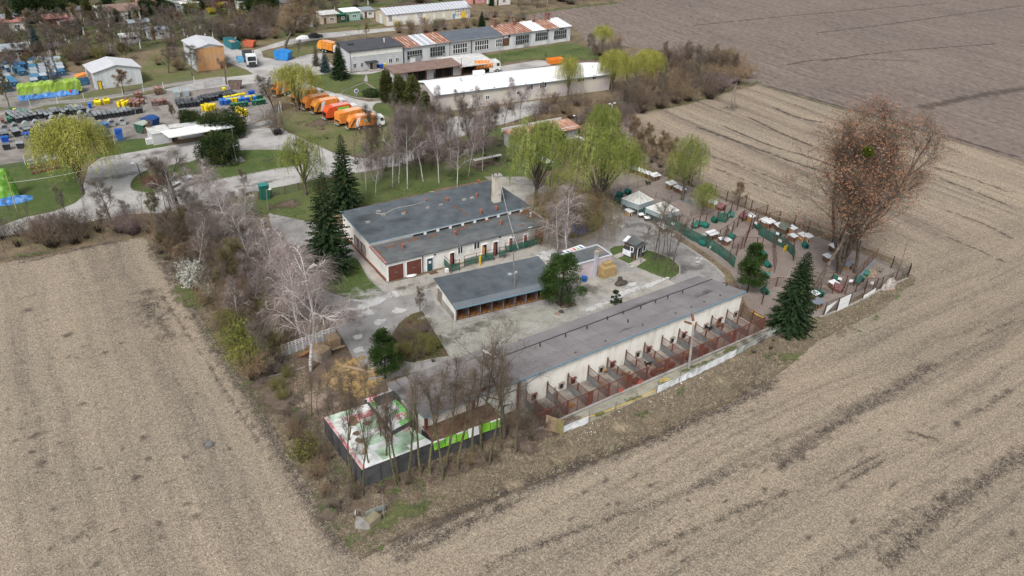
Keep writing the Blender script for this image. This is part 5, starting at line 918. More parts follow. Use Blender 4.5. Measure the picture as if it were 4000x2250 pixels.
def tmat(name,cols,rnd=.12,rough=.8,sc=.5,lo=.35,hi=.65):return mat(name,cols,sc,rough,co='obj',rnd=rnd,detail=4,lo=lo,hi=hi,spec=.1)
B_BARK=tmat('grey_bark',[(.055,.045,.036),(.12,.1,.082),(.17,.15,.12)],.1,sc=3);B_DARK=tmat('dark_bark',[(.025,.02,.016),(.06,.048,.038)],.1,sc=3)
def birch_mat():
    m_,t,b=base('birch_bark');c=coords(t,'obj');n=noise(t,c,2.2,4,.7,(1,1,2.5));sp=nd(t,'SeparateXYZ');t.links.new(c,sp.inputs[0])
    k=mth(t,'ADD',n,mth(t,'MULTIPLY',mth(t,'SUBTRACT',3.0,sp.outputs['Z']),.035))
    col=ramp(t,k,[(.60,.58,.56),(.48,.45,.43),(.05,.045,.04)],.48,.66);t.links.new(col,b.inputs['Base Color']);b.inputs['Roughness'].default_value=.7;return m_
B_BIRCH=birch_mat();B_OLIVE=tmat('greenish_bark',[(.07,.065,.035),(.15,.14,.08)],.1,sc=2);B_WHITE=tmat('limewashed_bark',[(.62,.62,.62),(.78,.78,.79)],.05,sc=3)
TW_BROWN=tmat('brown_twigs',[(.095,.072,.055),(.175,.14,.11)]);TW_GREY=tmat('grey_twigs',[(.10,.085,.072),(.19,.165,.14)]);TW_PURP=tmat('purplish_twigs',[(.13,.095,.092),(.24,.195,.185)]);TW_OLIVE=tmat('olive_twigs',[(.10,.085,.045),(.19,.165,.09)]);TW_PALE=tmat('pale_birch_twigs',[(.26,.22,.21),(.42,.38,.36)])
TW_RED=tmat('reddish_twigs',[(.15,.075,.055),(.23,.12,.09)]);TW_TAN=tmat('tan_twigs',[(.19,.135,.085),(.30,.23,.15)]);TW_PINK=tmat('pink_grey_twigs',[(.19,.155,.145),(.33,.28,.265)])
L_CAT=tmat('red_catkins',[(.19,.085,.05),(.29,.145,.085),(.38,.23,.15)],.1);L_WIL=tmat('yellow_green_leaves',[(.19,.205,.035),(.32,.33,.065),(.45,.44,.12)],.07,sc=.35);L_WILG=tmat('fresh_green_leaves',[(.11,.15,.03),(.205,.25,.055),(.32,.36,.11)],.08,sc=.35)
L_WILB=tmat('brown_willow_strands',[(.10,.07,.035),(.19,.14,.07),(.27,.22,.11)],.08);L_SPR=tmat('spruce_needles',[(.009,.020,.009),(.022,.042,.017),(.042,.068,.028)],.1,sc=.8);L_SPRB=tmat('blue_spruce_needles',[(.03,.058,.058),(.06,.10,.095)],.1,sc=.8)
L_PINE=tmat('pine_needles',[(.012,.028,.008),(.032,.062,.014),(.065,.11,.028)],.1,sc=.7);L_YEW=tmat('yew_foliage',[(.012,.028,.010),(.032,.055,.018),(.075,.085,.03)],.12,sc=.6);L_THU=tmat('thuja_foliage',[(.035,.045,.013),(.075,.085,.028),(.12,.12,.045)],.12,sc=.6)
L_BUD=tmat('green_buds',[(.15,.18,.03),(.27,.29,.06)],.1);L_WHT=tmat('white_blossom',[(.42,.42,.36),(.66,.67,.62)],.05);L_MIS=tmat('mistletoe_leaves',[(.045,.075,.006),(.09,.13,.012)],.05);L_DEAD=tmat('rusty_dead_leaves',[(.2,.1,.05),(.33,.19,.1)],.1);L_CONE=tmat('brown_cones',[(.28,.12,.05),(.4,.2,.09)],.05);L_FORS=tmat('yellow_blossom',[(.55,.42,.02),(.75,.62,.05)],.05)
def mk(name,parts,h):
    o=bpy.data.objects.new(name,None);COL.objects.link(o);o['_h']=max(float(V[:,2].max())for _,(V,T_),_ in parts if len(V))
    for nm,(V,T_),m_ in parts:c=obj(nm,amesh(nm,V,T_),m_,o,kind='stuff' if nm in('buds','blossom','catkins','cones','branches','twigs')else None);c['_o']=(0.,0.,0.)
    return o
def bare(seed,h=12,kind='round',bark=None,tw=None,name='bare_tree',bud=None,nbud=1500,per=3,tl=.9,w=.026,r0=.2,kids=(15,6,4),extra=None,nb=None,tubl=2,start=.28,ls=.22):
    r=np.random.default_rng(seed)
    P=dict(seg=(9,6,4,3),kids=kids,start=(start,.25,.2),wob=(.07,.16,.22,.3),up=(.04,.09,.05,.02),taper=(.85,.85,.8,.8),ang=(.75,.6,.6),ratio=(.42,.42,.42),rr=(.42,.5,.5))
    if kind=='round':P['shape']=lambda t:1.15-.75*t
    if kind=='up':P.update(ang=(.42,.4,.5),up=(.05,.12,.08,.03),ratio=(.38,.4,.4));P['shape']=lambda t:1.1-.7*t
    if kind=='birch':P.update(ang=(.62,.55,.6),up=(.05,.03,-.06,-.15),ratio=(.36,.42,.45),wob=(.06,.18,.24,.3));P['shape']=lambda t:1.15-.8*t
    if kind=='wide':P.update(ang=(.95,.7,.7),up=(.03,.05,.02,0),ratio=(.6,.42,.4));P['shape']=lambda t:1.0-.3*t
    if kind=='poplar':P.update(ang=(.46,.5,.55),up=(.03,.09,.08,.04),wob=(.07,.2,.26,.3),ratio=(.42,.4,.38),kids=(12,7,4),start=(.32,.2,.2));P['shape']=lambda t:1.15-.75*t
    S=[];grow(r,(0,0,0),(0,0,1),h*.93,r0*h/12,0,P,S)
    if extra:extra(r,P,S,h)
    ll=2 if bark is B_BIRCH else 1;lim=tubes([s for s in S if s[4]<=ll],2,rmin=.022 if ll==2 else .012);fine=tubes([s for s in S if ll<s[4]<=2],3,rmin=.016)
    if not len(fine[0]):fine=(np.zeros((0,3)),np.zeros((0,3),int))
    (tv,tt),ends,ed=twigs(S,(len(P['kids'])-1,len(P['kids'])),per,tl*h/12,w,r,grav=-.45 if kind=='birch' else .1)
    parts=[('trunk',lim,bark or B_BARK),('crown',cat_(fine,(tv,tt))if len(fine[0])else(tv,tt),tw or TW_BROWN)]
    if bud is not None:
        i=r.integers(0,len(ends),nbud);parts.append(('buds' if nb is None else nb,leaves(ends[i]-ed[i]*.1,ed[i]+rv(r,len(i))*.8+np.array([0,0,-.5 if nb else 0]),ls*h/12,ls*.6*h/12,r),bud))
    return mk(name,parts,h)
def willow(seed,h=11,leaf=None,name='weeping_willow',dens=1.,drop_=(.9,1.9),wd=.5,lw=.075,strand=None,nl=20,lr=.2,vs=0.):
    r=np.random.default_rng(seed);S=[];th=h*.2;top=np.array([r.normal()*.1,r.normal()*.1,th]);S.append((np.array([0,0,0.]),top,.34*h/11,.26*h/11,0));lob=[]
    for k in range(nl):
        az=k*2.39996;rr_=math.sqrt((k+.5)/nl)*h*wd*(.8+.3*r.random());z=h*(.50+.40*math.sqrt(max(0,1-(rr_/(h*wd*1.15))**2)))+r.normal()*h*.02-(r.random()*h*.3*vs if k%2 else 0);c=np.array([math.cos(az)*rr_,math.sin(az)*rr_,z]);lob.append((c,h*lr*r.uniform(.75,1.2)))
        p=top;n=6;m_=np.array([c[0]*.35,c[1]*.35,th+(c[2]-th)*.62])
        for j in range(n):t=(j+1)/n;q=top*(1-t)**2+2*m_*t*(1-t)+c*t*t+r.normal(size=3)*.1;S.append((p,q,.13*h/11*(1-j/n)+.02,.13*h/11*(1-(j+1)/n)+.02,1));p=q
        for j in range(7):d=nrm(r.normal(size=3)+np.array([0,0,.6]));S.append((p+r.normal(size=3)*.1,p+d*lob[-1][1]*.9,.03,.015,2))
    per=int(72*dens);C_=np.repeat(np.array([l[0]for l in lob]),per,0);R_=np.repeat(np.array([l[1]for l in lob]),per)[:,None];k=len(C_);u=rv(r,k);u[:,2]=abs(u[:,2])*.9;c=C_+u*R_*(.55+.45*r.random((k,1))**.4)
    rad=nrm(u*np.array([1,1,0])+C_*np.array([.1,.1,0])+1e-6);out=np.linalg.norm(c[:,:2],axis=1,keepdims=True)/(h*wd);L_=h*.2*r.uniform(*drop_,(k,1))*(.5+.75*out);L_=np.minimum(L_,c[:,2:3]*.8);n=10;pts=[]
    for j in range(n+1):s=j/n;pts.append(c+rad*L_*.22*math.sin(min(1,s*1.6)*PI/2)+np.array([0,0,1.])*L_*(.12*math.sin(min(1,s*3)*PI)-s)+r.normal(size=(k,3))*.04)
    LV=[]
    for j in range(n):
        d=pts[j+1]-pts[j]
        for q in range(2):s_=r.random((k,1));LV.append(leaves(pts[j]+d*s_,d+rv(r,k)*np.linalg.norm(d,axis=1,keepdims=True)*.7,r.uniform(.16,.34,k)*h/11,lw*h/11,r))
    kt=int(k*.6);i=r.integers(0,k,kt);LV.append(leaves(c[i]+r.normal(size=(kt,3))*.15,rv(r,kt),.3*h/11,lw*h/11,r));st=cat_(*[slivers(pts[j],pts[j+2],.02,r)for j in range(0,n-1,2)])
    return mk(name,[('trunk',tubes([s for s in S if s[4]<=1],1),B_BARK),('branches',tubes([s for s in S if s[4]>=2],3,rmin=.014),B_OLIVE),('strands',st,strand or TW_OLIVE),('foliage',cat_(*LV),leaf or L_WIL)],max(p[:,2].max()for p in pts))
def spruce(seed,h=14,leaf=None,wid=.23,name='spruce',gap=1.,cones=False,base_=.04,dens=1.):
    r=np.random.default_rng(seed);S=[(np.array([0,0,h*i/8]),np.array([0,0,h*(i+1)/8]),.2*h/12*(1-i/8)+.02,.2*h/12*(1-(i+1)/8)+.015,0)for i in range(8)];c=[];d=[];l=[];br=[]
    n=int(h*26*gap*dens)
    for i in range(n):
        t=base_+(1-base_)*(i/n)**1.05;z=h*t;L_=h*wid*(1-t)**.75*r.uniform(.7,1.15)*(1 if t>.1 else .8)+.15;az=i*2.39996+r.uniform(-.3,.3);dd=np.array([math.cos(az),math.sin(az),-.12+.5*t]);m_=max(3,int(L_*4));p=np.array([0,0,z])
        for j in range(m_):
            s=j/m_;dd2=nrm(dd+np.array([0,0,-.35*s+.25*s*s]));q=p+dd2*L_/m_;br.append((p,q));p=q
            sd=np.array([-dd[1],dd[0],0]);wv=(1-s*.65)*.5*min(1.2,L_*.4)
            for k in range(5):c.append(q+sd*wv*r.uniform(-1,1)*.3);d.append(dd*.75+sd*r.uniform(-1,1)*1.0+np.array([0,0,-.5-.2*r.random()]));l.append(wv*r.uniform(.8,1.5)+.12)
    c=np.array(c);d=np.array(d);l=np.array(l);V=leaves(c,d,l,l*.42,r);bs=slivers(np.array([b[0]for b in br]),np.array([b[1]for b in br])+1e-3,.05,r)
    parts=[('trunk',tubes(S,0),B_DARK),('branches',bs,B_DARK),('needles',V,leaf or L_SPR)]
    if cones:i=r.integers(len(c)//2,len(c),90);parts.append(('cones',leaves(c[i]+nrm(c[i]*np.array([1,1,0]))*.2,np.array([[0,0,-1.]]*90)+rv(r,90)*.3,.28,.13,r),L_CONE))
    return mk(name,parts,h)
def clumpy(seed,h,lobes,leaf,name,n=7000,ls=.3,bark=None,stems=(),lw=.5,up_=.2,inner=.55):
    r=np.random.default_rng(seed);C_=[];D_=[];tot=sum(l[1][0]*l[1][2]for l in lobes)
    for c,R3 in lobes:
        k=int(n*R3[0]*R3[2]/tot);u=rv(r,k);rad=inner+(1-inner)*r.random((k,1))**.5;nz=1+.18*np.sin(u[:,:1]*7+c[0]*3)*np.cos(u[:,2:3]*6+c[1])+.1*np.sin(u[:,1:2]*13);q=np.array(c)+u*rad*np.array(R3)*nz;q=q[q[:,2]>.02];C_.append(q);D_.append(nrm((q-np.array(c))/np.array(R3)+rv(r,len(q))*.7+np.array([0,0,up_])))
    C_=np.concatenate(C_);D_=np.concatenate(D_);k=len(C_);l=ls*r.uniform(.6,1.3,k);S=[]
    for a,b,r0 in stems:a,b=np.array(a,float),np.array(b,float);m_=(a+b)/2+r.normal(size=3)*.1;S+=[(a,m_,r0,r0*.8,0),(m_,b,r0*.8,r0*.4,0)]
    if not S:S=[(np.array([0,0,0.]),np.array([0,0,h*.7]),.12,.05,0)]
    return mk(name,[('trunk',tubes(S,0),bark or B_DARK),('foliage',leaves(C_,D_,l,l*lw,r),leaf)],h)
def pine(seed,h=9,name='pine_tree',wid=.46,ncl=88,stems=2):
    r=np.random.default_rng(seed);st=[];lob=[]
    for s in range(stems):a=s*3+.5;q=(math.cos(a)*h*.06*(stems-1),math.sin(a)*h*.06*(stems-1));st.append(((q[0],q[1],0),(q[0]*1.6,q[1]*1.6,h*.9),.13*h/9))
    for k in range(ncl):
        t=r.uniform(.24,1);az=r.uniform(0,2*PI);R_=h*wid*(1.05-t)**.45*min(1,(t-.1)*4)*r.uniform(.5,1.1);q=(math.cos(az)*R_,math.sin(az)*R_,h*t-R_*.1);s=r.uniform(.05,.095)*h;lob.append((q,(s*1.15,s*1.15,s*.8)));b=st[k%stems][1];st.append(((b[0]*t,b[1]*t,max(.3,q[2]-R_*.4)),q,.035))
    return clumpy(seed,h,lob,L_PINE,name,n=17000,ls=.25*h/9,stems=st,lw=.42,inner=.25)
def bush(seed,h=3,w=1.8,tw=None,bud=None,nbud=0,name='bare_shrub',n=60,per=7,nb='buds',bs=.14,tl=.6,wt=.028):
    r=np.random.default_rng(seed);S=[]
    for i in range(n):
        az=r.uniform(0,2*PI);sp=r.random()**.6;p=np.array([math.cos(az)*w*.25*sp,math.sin(az)*w*.25*sp,0]);d=nrm(np.array([math.cos(az)*sp*w/h*1.1,math.sin(az)*sp*w/h*1.1,1]));L_=h*r.uniform(.7,1.05);q=p
        for j in range(4):dd=nrm(d+r.normal(size=3)*.18+np.array([0,0,.05]));e=q+dd*L_/4;S.append((q,e,.025*(1-j/4)+.008,.02*(1-j/4)+.006,min(j,1)+(0 if j<3 else 1)));q=e
    (tv,tt),ends,ed=twigs(S,(1,2),per,tl*h/3,wt,r,spread=1.0,grav=.1);parts=[('stems',tubes(S,0,(3,3,3,3),.02),B_DARK),('twigs',(tv,tt),tw or TW_BROWN)]
    if bud:i=r.integers(0,len(ends),nbud);parts.append((nb,leaves(ends[i],ed[i]+rv(r,nbud),bs*h/3,bs*.7*h/3,r),bud))
    return mk(name,parts,h)
PR={}
def limed(o):
    o_=obj('painted_trunk',amesh('painted_trunk',*tubes([(np.array([0,0,0.]),np.array([0,0,1.5]),.17,.15,0),(np.array([0,0,1.4]),np.array([.35,.1,2.2]),.12,.08,0),(np.array([0,0,1.4]),np.array([-.3,.2,2.2]),.12,.08,0)],0)),B_WHITE,o);o_['_o']=(0.,0.,0.)
PR['round']=[bare(s,10,'round',tw=TW_BROWN if s%2 else TW_GREY,per=2,w=.022)for s in(1,2,3)];PR['birch']=[bare(s,15,'birch',B_BIRCH,TW_PURP,'birch',per=2,tl=1.3,r0=.105,w=.016)for s in(11,12,13)]
PR['birchw']=[bare(s,13,'birch',B_BIRCH,TW_PINK,'birch',per=1,tl=1.2,r0=.135,w=.02,kids=(18,7,4),start=.22)for s in(14,15)]
for o in PR['birchw']:
    pass
PR['alder']=[bare(s,13,'up',B_OLIVE,TW_BROWN,per=1,tl=.85,r0=.14,w=.017,kids=(12,5,3),start=.38)for s in(21,22,23)];PR['slim']=[bare(s,11,'up',B_BARK,TW_GREY,per=1,tl=.8,r0=.1,w=.02,kids=(13,4,2),start=.38)for s in(24,25)]
PR['big']=[bare(31,16,'wide',B_BARK,TW_BROWN,per=1,tl=.9,r0=.26,w=.02,kids=(17,7,4),bud=TW_RED,nbud=500,nb='catkins',ls=.1)]
PR['fruit']=[bare(s,5,'wide',B_BARK,TW_GREY if s!=42 else TW_BROWN,'fruit_tree',per=2,tl=1.5,w=.04,r0=.3,kids=(9,5,3))for s in(41,42,43,44)]
for o in PR['fruit'][:4]:limed(o)
def white_legs(r,P,S,h):pass
PR['oldtree']=[bare(55,16,'round',B_BARK,TW_TAN,'old_tree',per=3,tl=1.0,w=.03,r0=.3,kids=(20,7,4),start=.32)]
PR['twiggy']=[bare(s,9,'round',B_OLIVE,TW_OLIVE if s==51 else TW_TAN,per=4,tl=1.,w=.03,kids=(14,6,4))for s in(51,52)]
def pop2(r,P,S,h):
    for a,b_,sx,k in((.20,.05,1,.9),(-.2,.0,-1,.86),(.05,.2,.4,.92),(-.05,-.18,-.3,.8),(.3,-.1,.8,.72),(-.3,.1,-.8,.7)):grow(r,(sx*.5,.2*sx,.2),(a,b_,1),h*k,.24,0,P,S)
PR['poplar']=[bare(61,24,'poplar',B_BARK,TW_BROWN,'poplar',bud=L_CAT,nbud=15000,per=1,tl=.85,w=.022,r0=.17,extra=pop2,nb='catkins',ls=.10),bare(62,22,'poplar',B_BARK,TW_GREY,'poplar',bud=L_CAT,nbud=1500,per=1,tl=.7,w=.024,r0=.16,nb='catkins',ls=.12)]
PR['willow']=[willow(71,11,L_WIL,dens=1.1,wd=.5,nl=26,lr=.17),willow(72,11,L_WIL,dens=.85,wd=.42,nl=18,lr=.17)];PR['willowg']=[willow(73,13,L_WILG,dens=.8,lw=.055,drop_=(.4,1.2),nl=26,lr=.135,vs=1.,wd=.42),willow(74,13,L_WILG,dens=.75,lw=.055,drop_=(.5,1.3),nl=30,lr=.13,vs=1.,wd=.45)]
PR['willowt']=[willow(75,9,L_WILG,dens=.8,drop_=(.5,1.5),wd=.34,nl=15,lr=.14,lw=.055,vs=1.),willow(78,9,L_WILG,dens=.7,drop_=(.4,1.),wd=.3,nl=13,lr=.14,lw=.055,vs=1.)]
PR['willowb']=[willow(76,9,L_WILB,dens=1.15,drop_=(1.8,3.4),wd=.62,lw=.07,nl=26,lr=.2)]
PR['spruce']=[spruce(81,15,wid=.24,gap=.75,cones=True,base_=.07),spruce(82,14,wid=.27,base_=.02,dens=1.3)];PR['bspruce']=[spruce(83,12,L_SPRB,.24,dens=1.1)];PR['dspruce']=[spruce(84,12,tmat('thinning_needles',[(.06,.06,.04),(.13,.11,.08)]),.22,gap=.6)]
PR['pine']=[pine(85,9),pine(86,7,stems=1,ncl=60,wid=.3)];PR['pinebush']=[pine(87,2,'mountain_pine',.6,26)]
r_=np.random.default_rng(5)
PR['yew']=[clumpy(s,5,[((r_.uniform(-2,2),r_.uniform(-1.6,1.6),r_.uniform(1,3.4)),(1.3,1.3,1.7))for _ in range(11)]+[((0,0,2),(2.2,2,2.4))],L_YEW,'yew',15000,.24)for s in(91,92)]
PR['thuja']=[clumpy(93,7,[((0,0,2),(1.1,1.1,2)),((.2,.1,3.8),(.95,.9,2.2)),((-.1,0,5.3),(.6,.6,1.6))],L_THU,'thuja',5000,.3,up_=1.)]
PR['ball']=[clumpy(94,2,[((0,0,.9),(1.3,1.3,1.05))],L_YEW,'clipped_shrub',2500,.2)]
PR['bb']=[bush(s,3.2,2.2,tw,per=5)for s,tw in((101,TW_BROWN),(102,TW_PURP),(103,TW_GREY),(104,TW_TAN))];PR['bt']=[bush(105,3,2,TW_OLIVE,L_BUD,700,name='budding_shrub')]
PR['br']=[bush(106,3,2,TW_TAN,per=7,name='thorn_bush'),bush(107,3,2,tmat('russet_twigs',[(.14,.10,.07),(.22,.165,.115)]),per=7,name='thorn_bush')];PR['bgr']=[bush(108,3.4,2.3,TW_OLIVE,L_BUD,3000,bs=.13,name='budding_shrub')];PR['bw']=[bush(109,3.4,2,TW_GREY,L_WHT,5200,nb='blossom',bs=.17,name='blossoming_shrub')];PR['by']=[bush(110,2,1.4,TW_OLIVE,L_FORS,1500,nb='blossom',bs=.2,name='flowering_shrub')];PR['bred']=[bush(111,1.6,1.6,TW_RED,n=80,per=9)]
PR['bsprout']=[bush(112,3.6,1.3,TW_OLIVE,n=30,per=2,name='sapling_clump'),bush(113,3.2,1.8,TW_GREY,n=26,per=3,name='sapling_clump')]
HID=[]
for k in PR:
    for o in PR[k]:HID.append(o)
TREES=[]
def plant(kind,x,y,top=None,h=None,w=1.,v=None,rz=None,lean=None,name=None,lab=None,p=None,cat_n='tree',z=0,zone=None):
    ps=PR[kind];i=(len(TREES)if v is None else v)%len(ps);src=ps[i];p=p if p is not None else G(x,y)
    hh=h if h else hgt(p,top);s=hh/src['_h'];c=clone(src,(p[0],p[1],z),RNG.uniform(0,2*PI)if rz is None else rz,(s*w,s*w,s))
    if name:c.name=name
    if lean:c.rotation_mode='XYZ';c.rotation_euler=(lean[1],lean[0],c.rotation_euler[2])
    c['category']=cat_n;TREES.append(c);PENDING.append((c,lab,kind,zone));return c
plant('poplar',3275,1062,350,w=1.28,v=0,rz=.3,lean=(-.06,.02),lab='tallest tree of the scene, a red-catkin poplar with many stems and a ball of mistletoe',name='poplar')
pp=TREES[-1]
pv=plant('poplar',3178,1140,480,w=1.1,v=1,rz=2,lean=(-.09,0),lab='slender poplar with few red catkins left of the mistletoe poplar',name='poplar')
plant('poplar',3338,1066,500,w=1.0,v=1,rz=4.2,lean=(.07,0),lab='leaning poplar stem at the right of the mistletoe poplar',name='poplar')
q=pp.matrix_world
mz=hgt(G(3275,1062),560);q0=pp.location;dirx=G(3285,1062)-G(3275,1062);
mb_=clumpy(120,1.4,[((0,0,1),(.75,.75,.7))],L_MIS,'mistletoe',3000,.34);f_=[c for c in mb_.children if c.name.startswith('foliage')][0];HID.append(mb_)
ms=bpy.data.objects.new('mistletoe',f_.data.copy());COL.objects.link(ms);ms.parent=pp
sx,sz=pp.scale[0],pp.scale[2];lp=Matrix.Rotation(-pp.rotation_euler[2],3,'Z')@Vector((dirx.x*.9-5.0,dirx.y*.9-1.5,0));ms.location=(lp.x/sx,lp.y/sx,(mz+.2)/sz);ms.scale=(.75/sx,.75/sx,.75/sz);ms['label']='green ball of mistletoe'
for a in[('willow',322,745,438,.86,0,'big yellow-green weeping willow at the left road edge'),('willow',1165,428,240,1.05,1,'yellow weeping willow spreading over the orange trucks'),('willowt',1195,762,520,.95,0,'light green small willow leaning over the concrete road'),('willowg',2094,806,456,.78,0,'fresh green willow with dark forked trunk behind the chimney'),('willowg',2333,850,485,.8,1,'widest fresh green willow right of the forked willow'),('willowg',2345,610,400,.7,0,'fresh green willow behind the widest green willow'),('willowb',2222,912,752,1.5,0,'drooping brown-stranded willow on the round island by the blue tarps'),('willowt',2664,782,520,.75,0,'half bare willow with green hanging side beside the row of white kennels'),('willowt',2740,840,712,1.0,0,'small round light green willow in the paddock'),('willow',2218,378,212,.62,1,'bright yellow willow in front of the white roof'),('willow',2299,338,252,.55,0,'smallest yellow willow at the pale wall'),('willow',2388,360,180,.62,0,'tall yellow willow at the right end of the white-roofed building'),('willow',2447,345,210,.7,1,'yellow willow between the white roof and the billboard'),('willow',2528,335,186,.8,0,'yellow willow right of the white billboard'),('willow',2352,195,92,.85,1,'yellowish willow beyond the right end of the workshops')]:
    k,x,y,tp,w,v,lb=a;plant(k,x,y,tp,w=w,v=v,lab=lb)
for a in[('spruce',1350,828,524,.95,0,'tall spruce with cones behind the left end of the main building'),('spruce',1290,1068,672,1.05,0,'broad dark spruce covering the left end wall of the main building'),('spruce',1328,308,166,1.05,1,'dense dark green spruce at the office corner'),('bspruce',1272,282,197,1.2,0,'small blue spruce left of the dense office spruce'),('dspruce',1236,258,171,1.0,0,'thin brownish spruce beside the blue spruce'),('spruce',1881,116,46,1.15,1,'dark spruce behind the far workshops'),('spruce',3078,1290,985,1.0,1,'largest dark spruce at the right end of the kennel runs'),('pine',2918,1142,945,.95,1,'open dark pine behind the right end of the kennel roof'),('pine',2190,1188,985,1.05,0,'two-stemmed dark green pine in the middle of the yard'),('pine',1505,1480,1282,1.0,1,'dark green pine behind the left end of the kennel roof'),('yew',872,630,496,1.12,0,'dense dark yew in front of the gatehouse canopy'),('yew',752,505,425,1.1,1,'dark yew behind the left half of the gatehouse canopy'),('yew',880,520,412,1.5,0,'widest dark yew behind the gatehouse canopy'),('thuja',1512,402,262,1.3,0,'tallest olive thuja at the left end of the white-roofed building'),('thuja',1560,410,286,1.5,0,'olive thuja second from the left at the white-roofed building'),('thuja',1612,420,286,1.5,0,'olive thuja nearest the gable of the white-roofed building'),('thuja',1662,450,350,1.5,0,'lower olive thuja at the white gable corner')]:
    k,x,y,tp,w,v,lb=a;plant(k,x,y,tp,w=w,v=v,lab=lb)
plant('ball',1452,376,h=2.0,w=1.9,lab='low clipped oval bush on the office lawn',cat_n='shrub');plant('pinebush',2402,1192,h=2.6,w=.7,lab='small pine bush peeking over the far side of the kennel roof',cat_n='shrub')
for x,y,tp,w in[(1212,1450,925,1.35),(1175,1330,940,1.2),(1060,1150,830,1.3),(985,1070,780,1.3),(1130,1250,880,1.2),(895,920,640,1.3),(830,880,600,1.2),(960,960,700,1.1),(700,870,560,1.0),(760,880,640,1.)]:plant('birchw',x,y,tp,w=w,zone='in the belt left of the yard')
for x,y,tp,w in[(2176,990,760,1.2),(2212,996,715,1.35)]:plant('birchw',x,y,tp,w=w,zone='in front of the brown willow')
for x,y,tp,w in[(1430,742,520,.8),(1468,765,560,.8),(1533,731,400,.85),(1592,737,380,.9),(1653,709,370,.9),(1715,715,400,.85),(1786,731,512,1.2),(1831,690,420,.8),(1884,667,390,.8),(1558,716,380,.8),(2005,488,395,.8),(1760,640,400,.8)]:plant('birch',x,y,tp,w=w,zone='on the lawn behind the main building')
plant('birch',2425,672,432,w=.7,zone='at the paddock corner');plant('birchw',1640,175,60,w=.8,zone='behind the workshops');plant('birchw',1828,100,5,w=.6,zone='at the warehouse end')
for x,y,tp,w in[(1685,668,430,.7),(1610,655,380,.7),(1514,696,480,.8),(1387,632,480,.8),(1920,646,520,1.1),(1790,560,345,.8),(1850,560,360,.9),(1740,610,400,.7),(1960,560,360,1.),(2030,500,340,1.1),(1660,560,350,.9),(1560,600,350,.9),(1980,660,560,1)]:plant('slim',x,y,tp,w=w*1.1,zone='on the lawn behind the main building')
for x,y,tp,w in[(1500,690,390,.8),(1575,680,370,.8),(1625,700,380,.9),(1690,650,360,.8),(1755,690,400,.8),(1840,620,370,.9),(1900,600,370,1.),(1450,660,470,.8)]:plant('slim' if x%2 else 'round',x,y,tp,w=w,zone='on the lawn behind the main building')
for x,y,tp in[(2502,1028,860),(2540,1042,880),(2556,1020,770),(2568,1062,800),(2583,1020,760),(2596,1074,790),(2630,1040,850),(2620,1062,800),(2610,1010,800)]:plant('slim',x,y,tp,w=1.0,zone='on the grass island by the kiosk')
for x,y,tp,w in[(2490,645,500,1),(2574,655,500,1),(2611,708,520,1),(2540,630,520,1.1),(2460,600,440,1),(2520,600,470,1)]:plant('twiggy',x,y,tp,w=w,v=1,zone='along the paddock fence')
plant('twiggy',2880,797,702,w=1.3,v=1,lab='small round bare tree outside the paddock fence by the field');plant('round',2815,965,880,w=.8,lab='small bare tree among the fenced dog pens')
plant('big',1968,1712,1212,w=1.0,v=0,rz=.5,lab='largest bare tree rising in front of the kennel roof')
for x,y,tp,w in[(1382,1890,1500,1),(1420,1930,1600,.9),(1548,1896,1520,1),(1560,1880,1480,1),(1600,1870,1440,1),(1645,1860,1420,1),(1680,1852,1400,1.1),(1728,1874,1420,1),(1743,1824,1390,1.1),(1787,1838,1370,1.1),(1843,1782,1360,1.1),(1911,1816,1380,1),(1959,1756,1400,.9),(2012,1778,1500,.9),(1360,1790,1450,.9),(1500,1850,1500,1.1),(1450,1880,1540,.9),(2170,1660,1500,.8),(1880,1760,1330,1),(1490,1770,1460,.9)]:plant('alder',x,y,tp,w=w,zone='in the row before the kennel building')
for x,y,tp,w in[(1218,1625,1430,1.1),(1290,1700,1520,1),(1150,1560,1380,.9),(1345,1650,1440,.9),(1420,1640,1380,1),(1285,1600,1420,.9)]:plant('alder',x,y,tp,w=w,zone='round the straw heap')
plant('round',435,872,700,w=1.25,v=1,lab='wide crooked bare tree at the bottom edge of the entrance road');plant('round',267,858,715,w=.7,lab='thin bare tree left of the crooked one by the road');plant('round',1640,1250,1122,w=1.,v=0,lab='small mossy bare tree in the overgrown bed');plant('round',963,762,655,w=.9,lab='small bare tree by the concrete road near the green booth')
for x,y,tp,w,k in[(340,860,730,.7,'slim'),(60,895,760,.8,'slim'),(120,890,770,.8,'slim'),(600,870,740,.9,'twiggy'),(630,880,720,.8,'slim'),(560,860,720,.9,'slim'),(660,870,640,.8,'slim')]:plant(k,x,y,tp,w=w,zone='between the road and the left field')
def pollard():
    S=[];p=np.array([0,0,0.]);r=np.random.default_rng(3)
    for i in range(7):q=p+np.array([-.12+r.normal()*.05,.05,1.25]);S.append((p,q,.42*(1-i*.07),.42*(1-(i+1)*.07),0));p=q;
    mid=S[4][1];P=dict(seg=(5,4,3),kids=(5,4),start=(.3,.2),wob=(.2,.2,.2),up=(.1,.05,0),taper=(.8,.8,.8),ang=(.7,.6),ratio=(.5,.5),rr=(.5,.5))
    for d in((-.7,.3,.6),(.6,.2,.8),(.2,-.6,.9)):grow(r,mid,d,3.6,.12,0,P,S)
    (tv,tt),e,ed=twigs(S,(1,2),4,.9,.03,r);return mk('pollard_tree',[('trunk',tubes(S,1),B_BARK),('twigs',(tv,tt),TW_GREY)],9)
PR['pollard']=[pollard()];HID.append(PR['pollard'][0]);plant('pollard',712,868,572,w=1.1,rz=0,lab='thick pollarded trunk with broken top beside the entrance road')
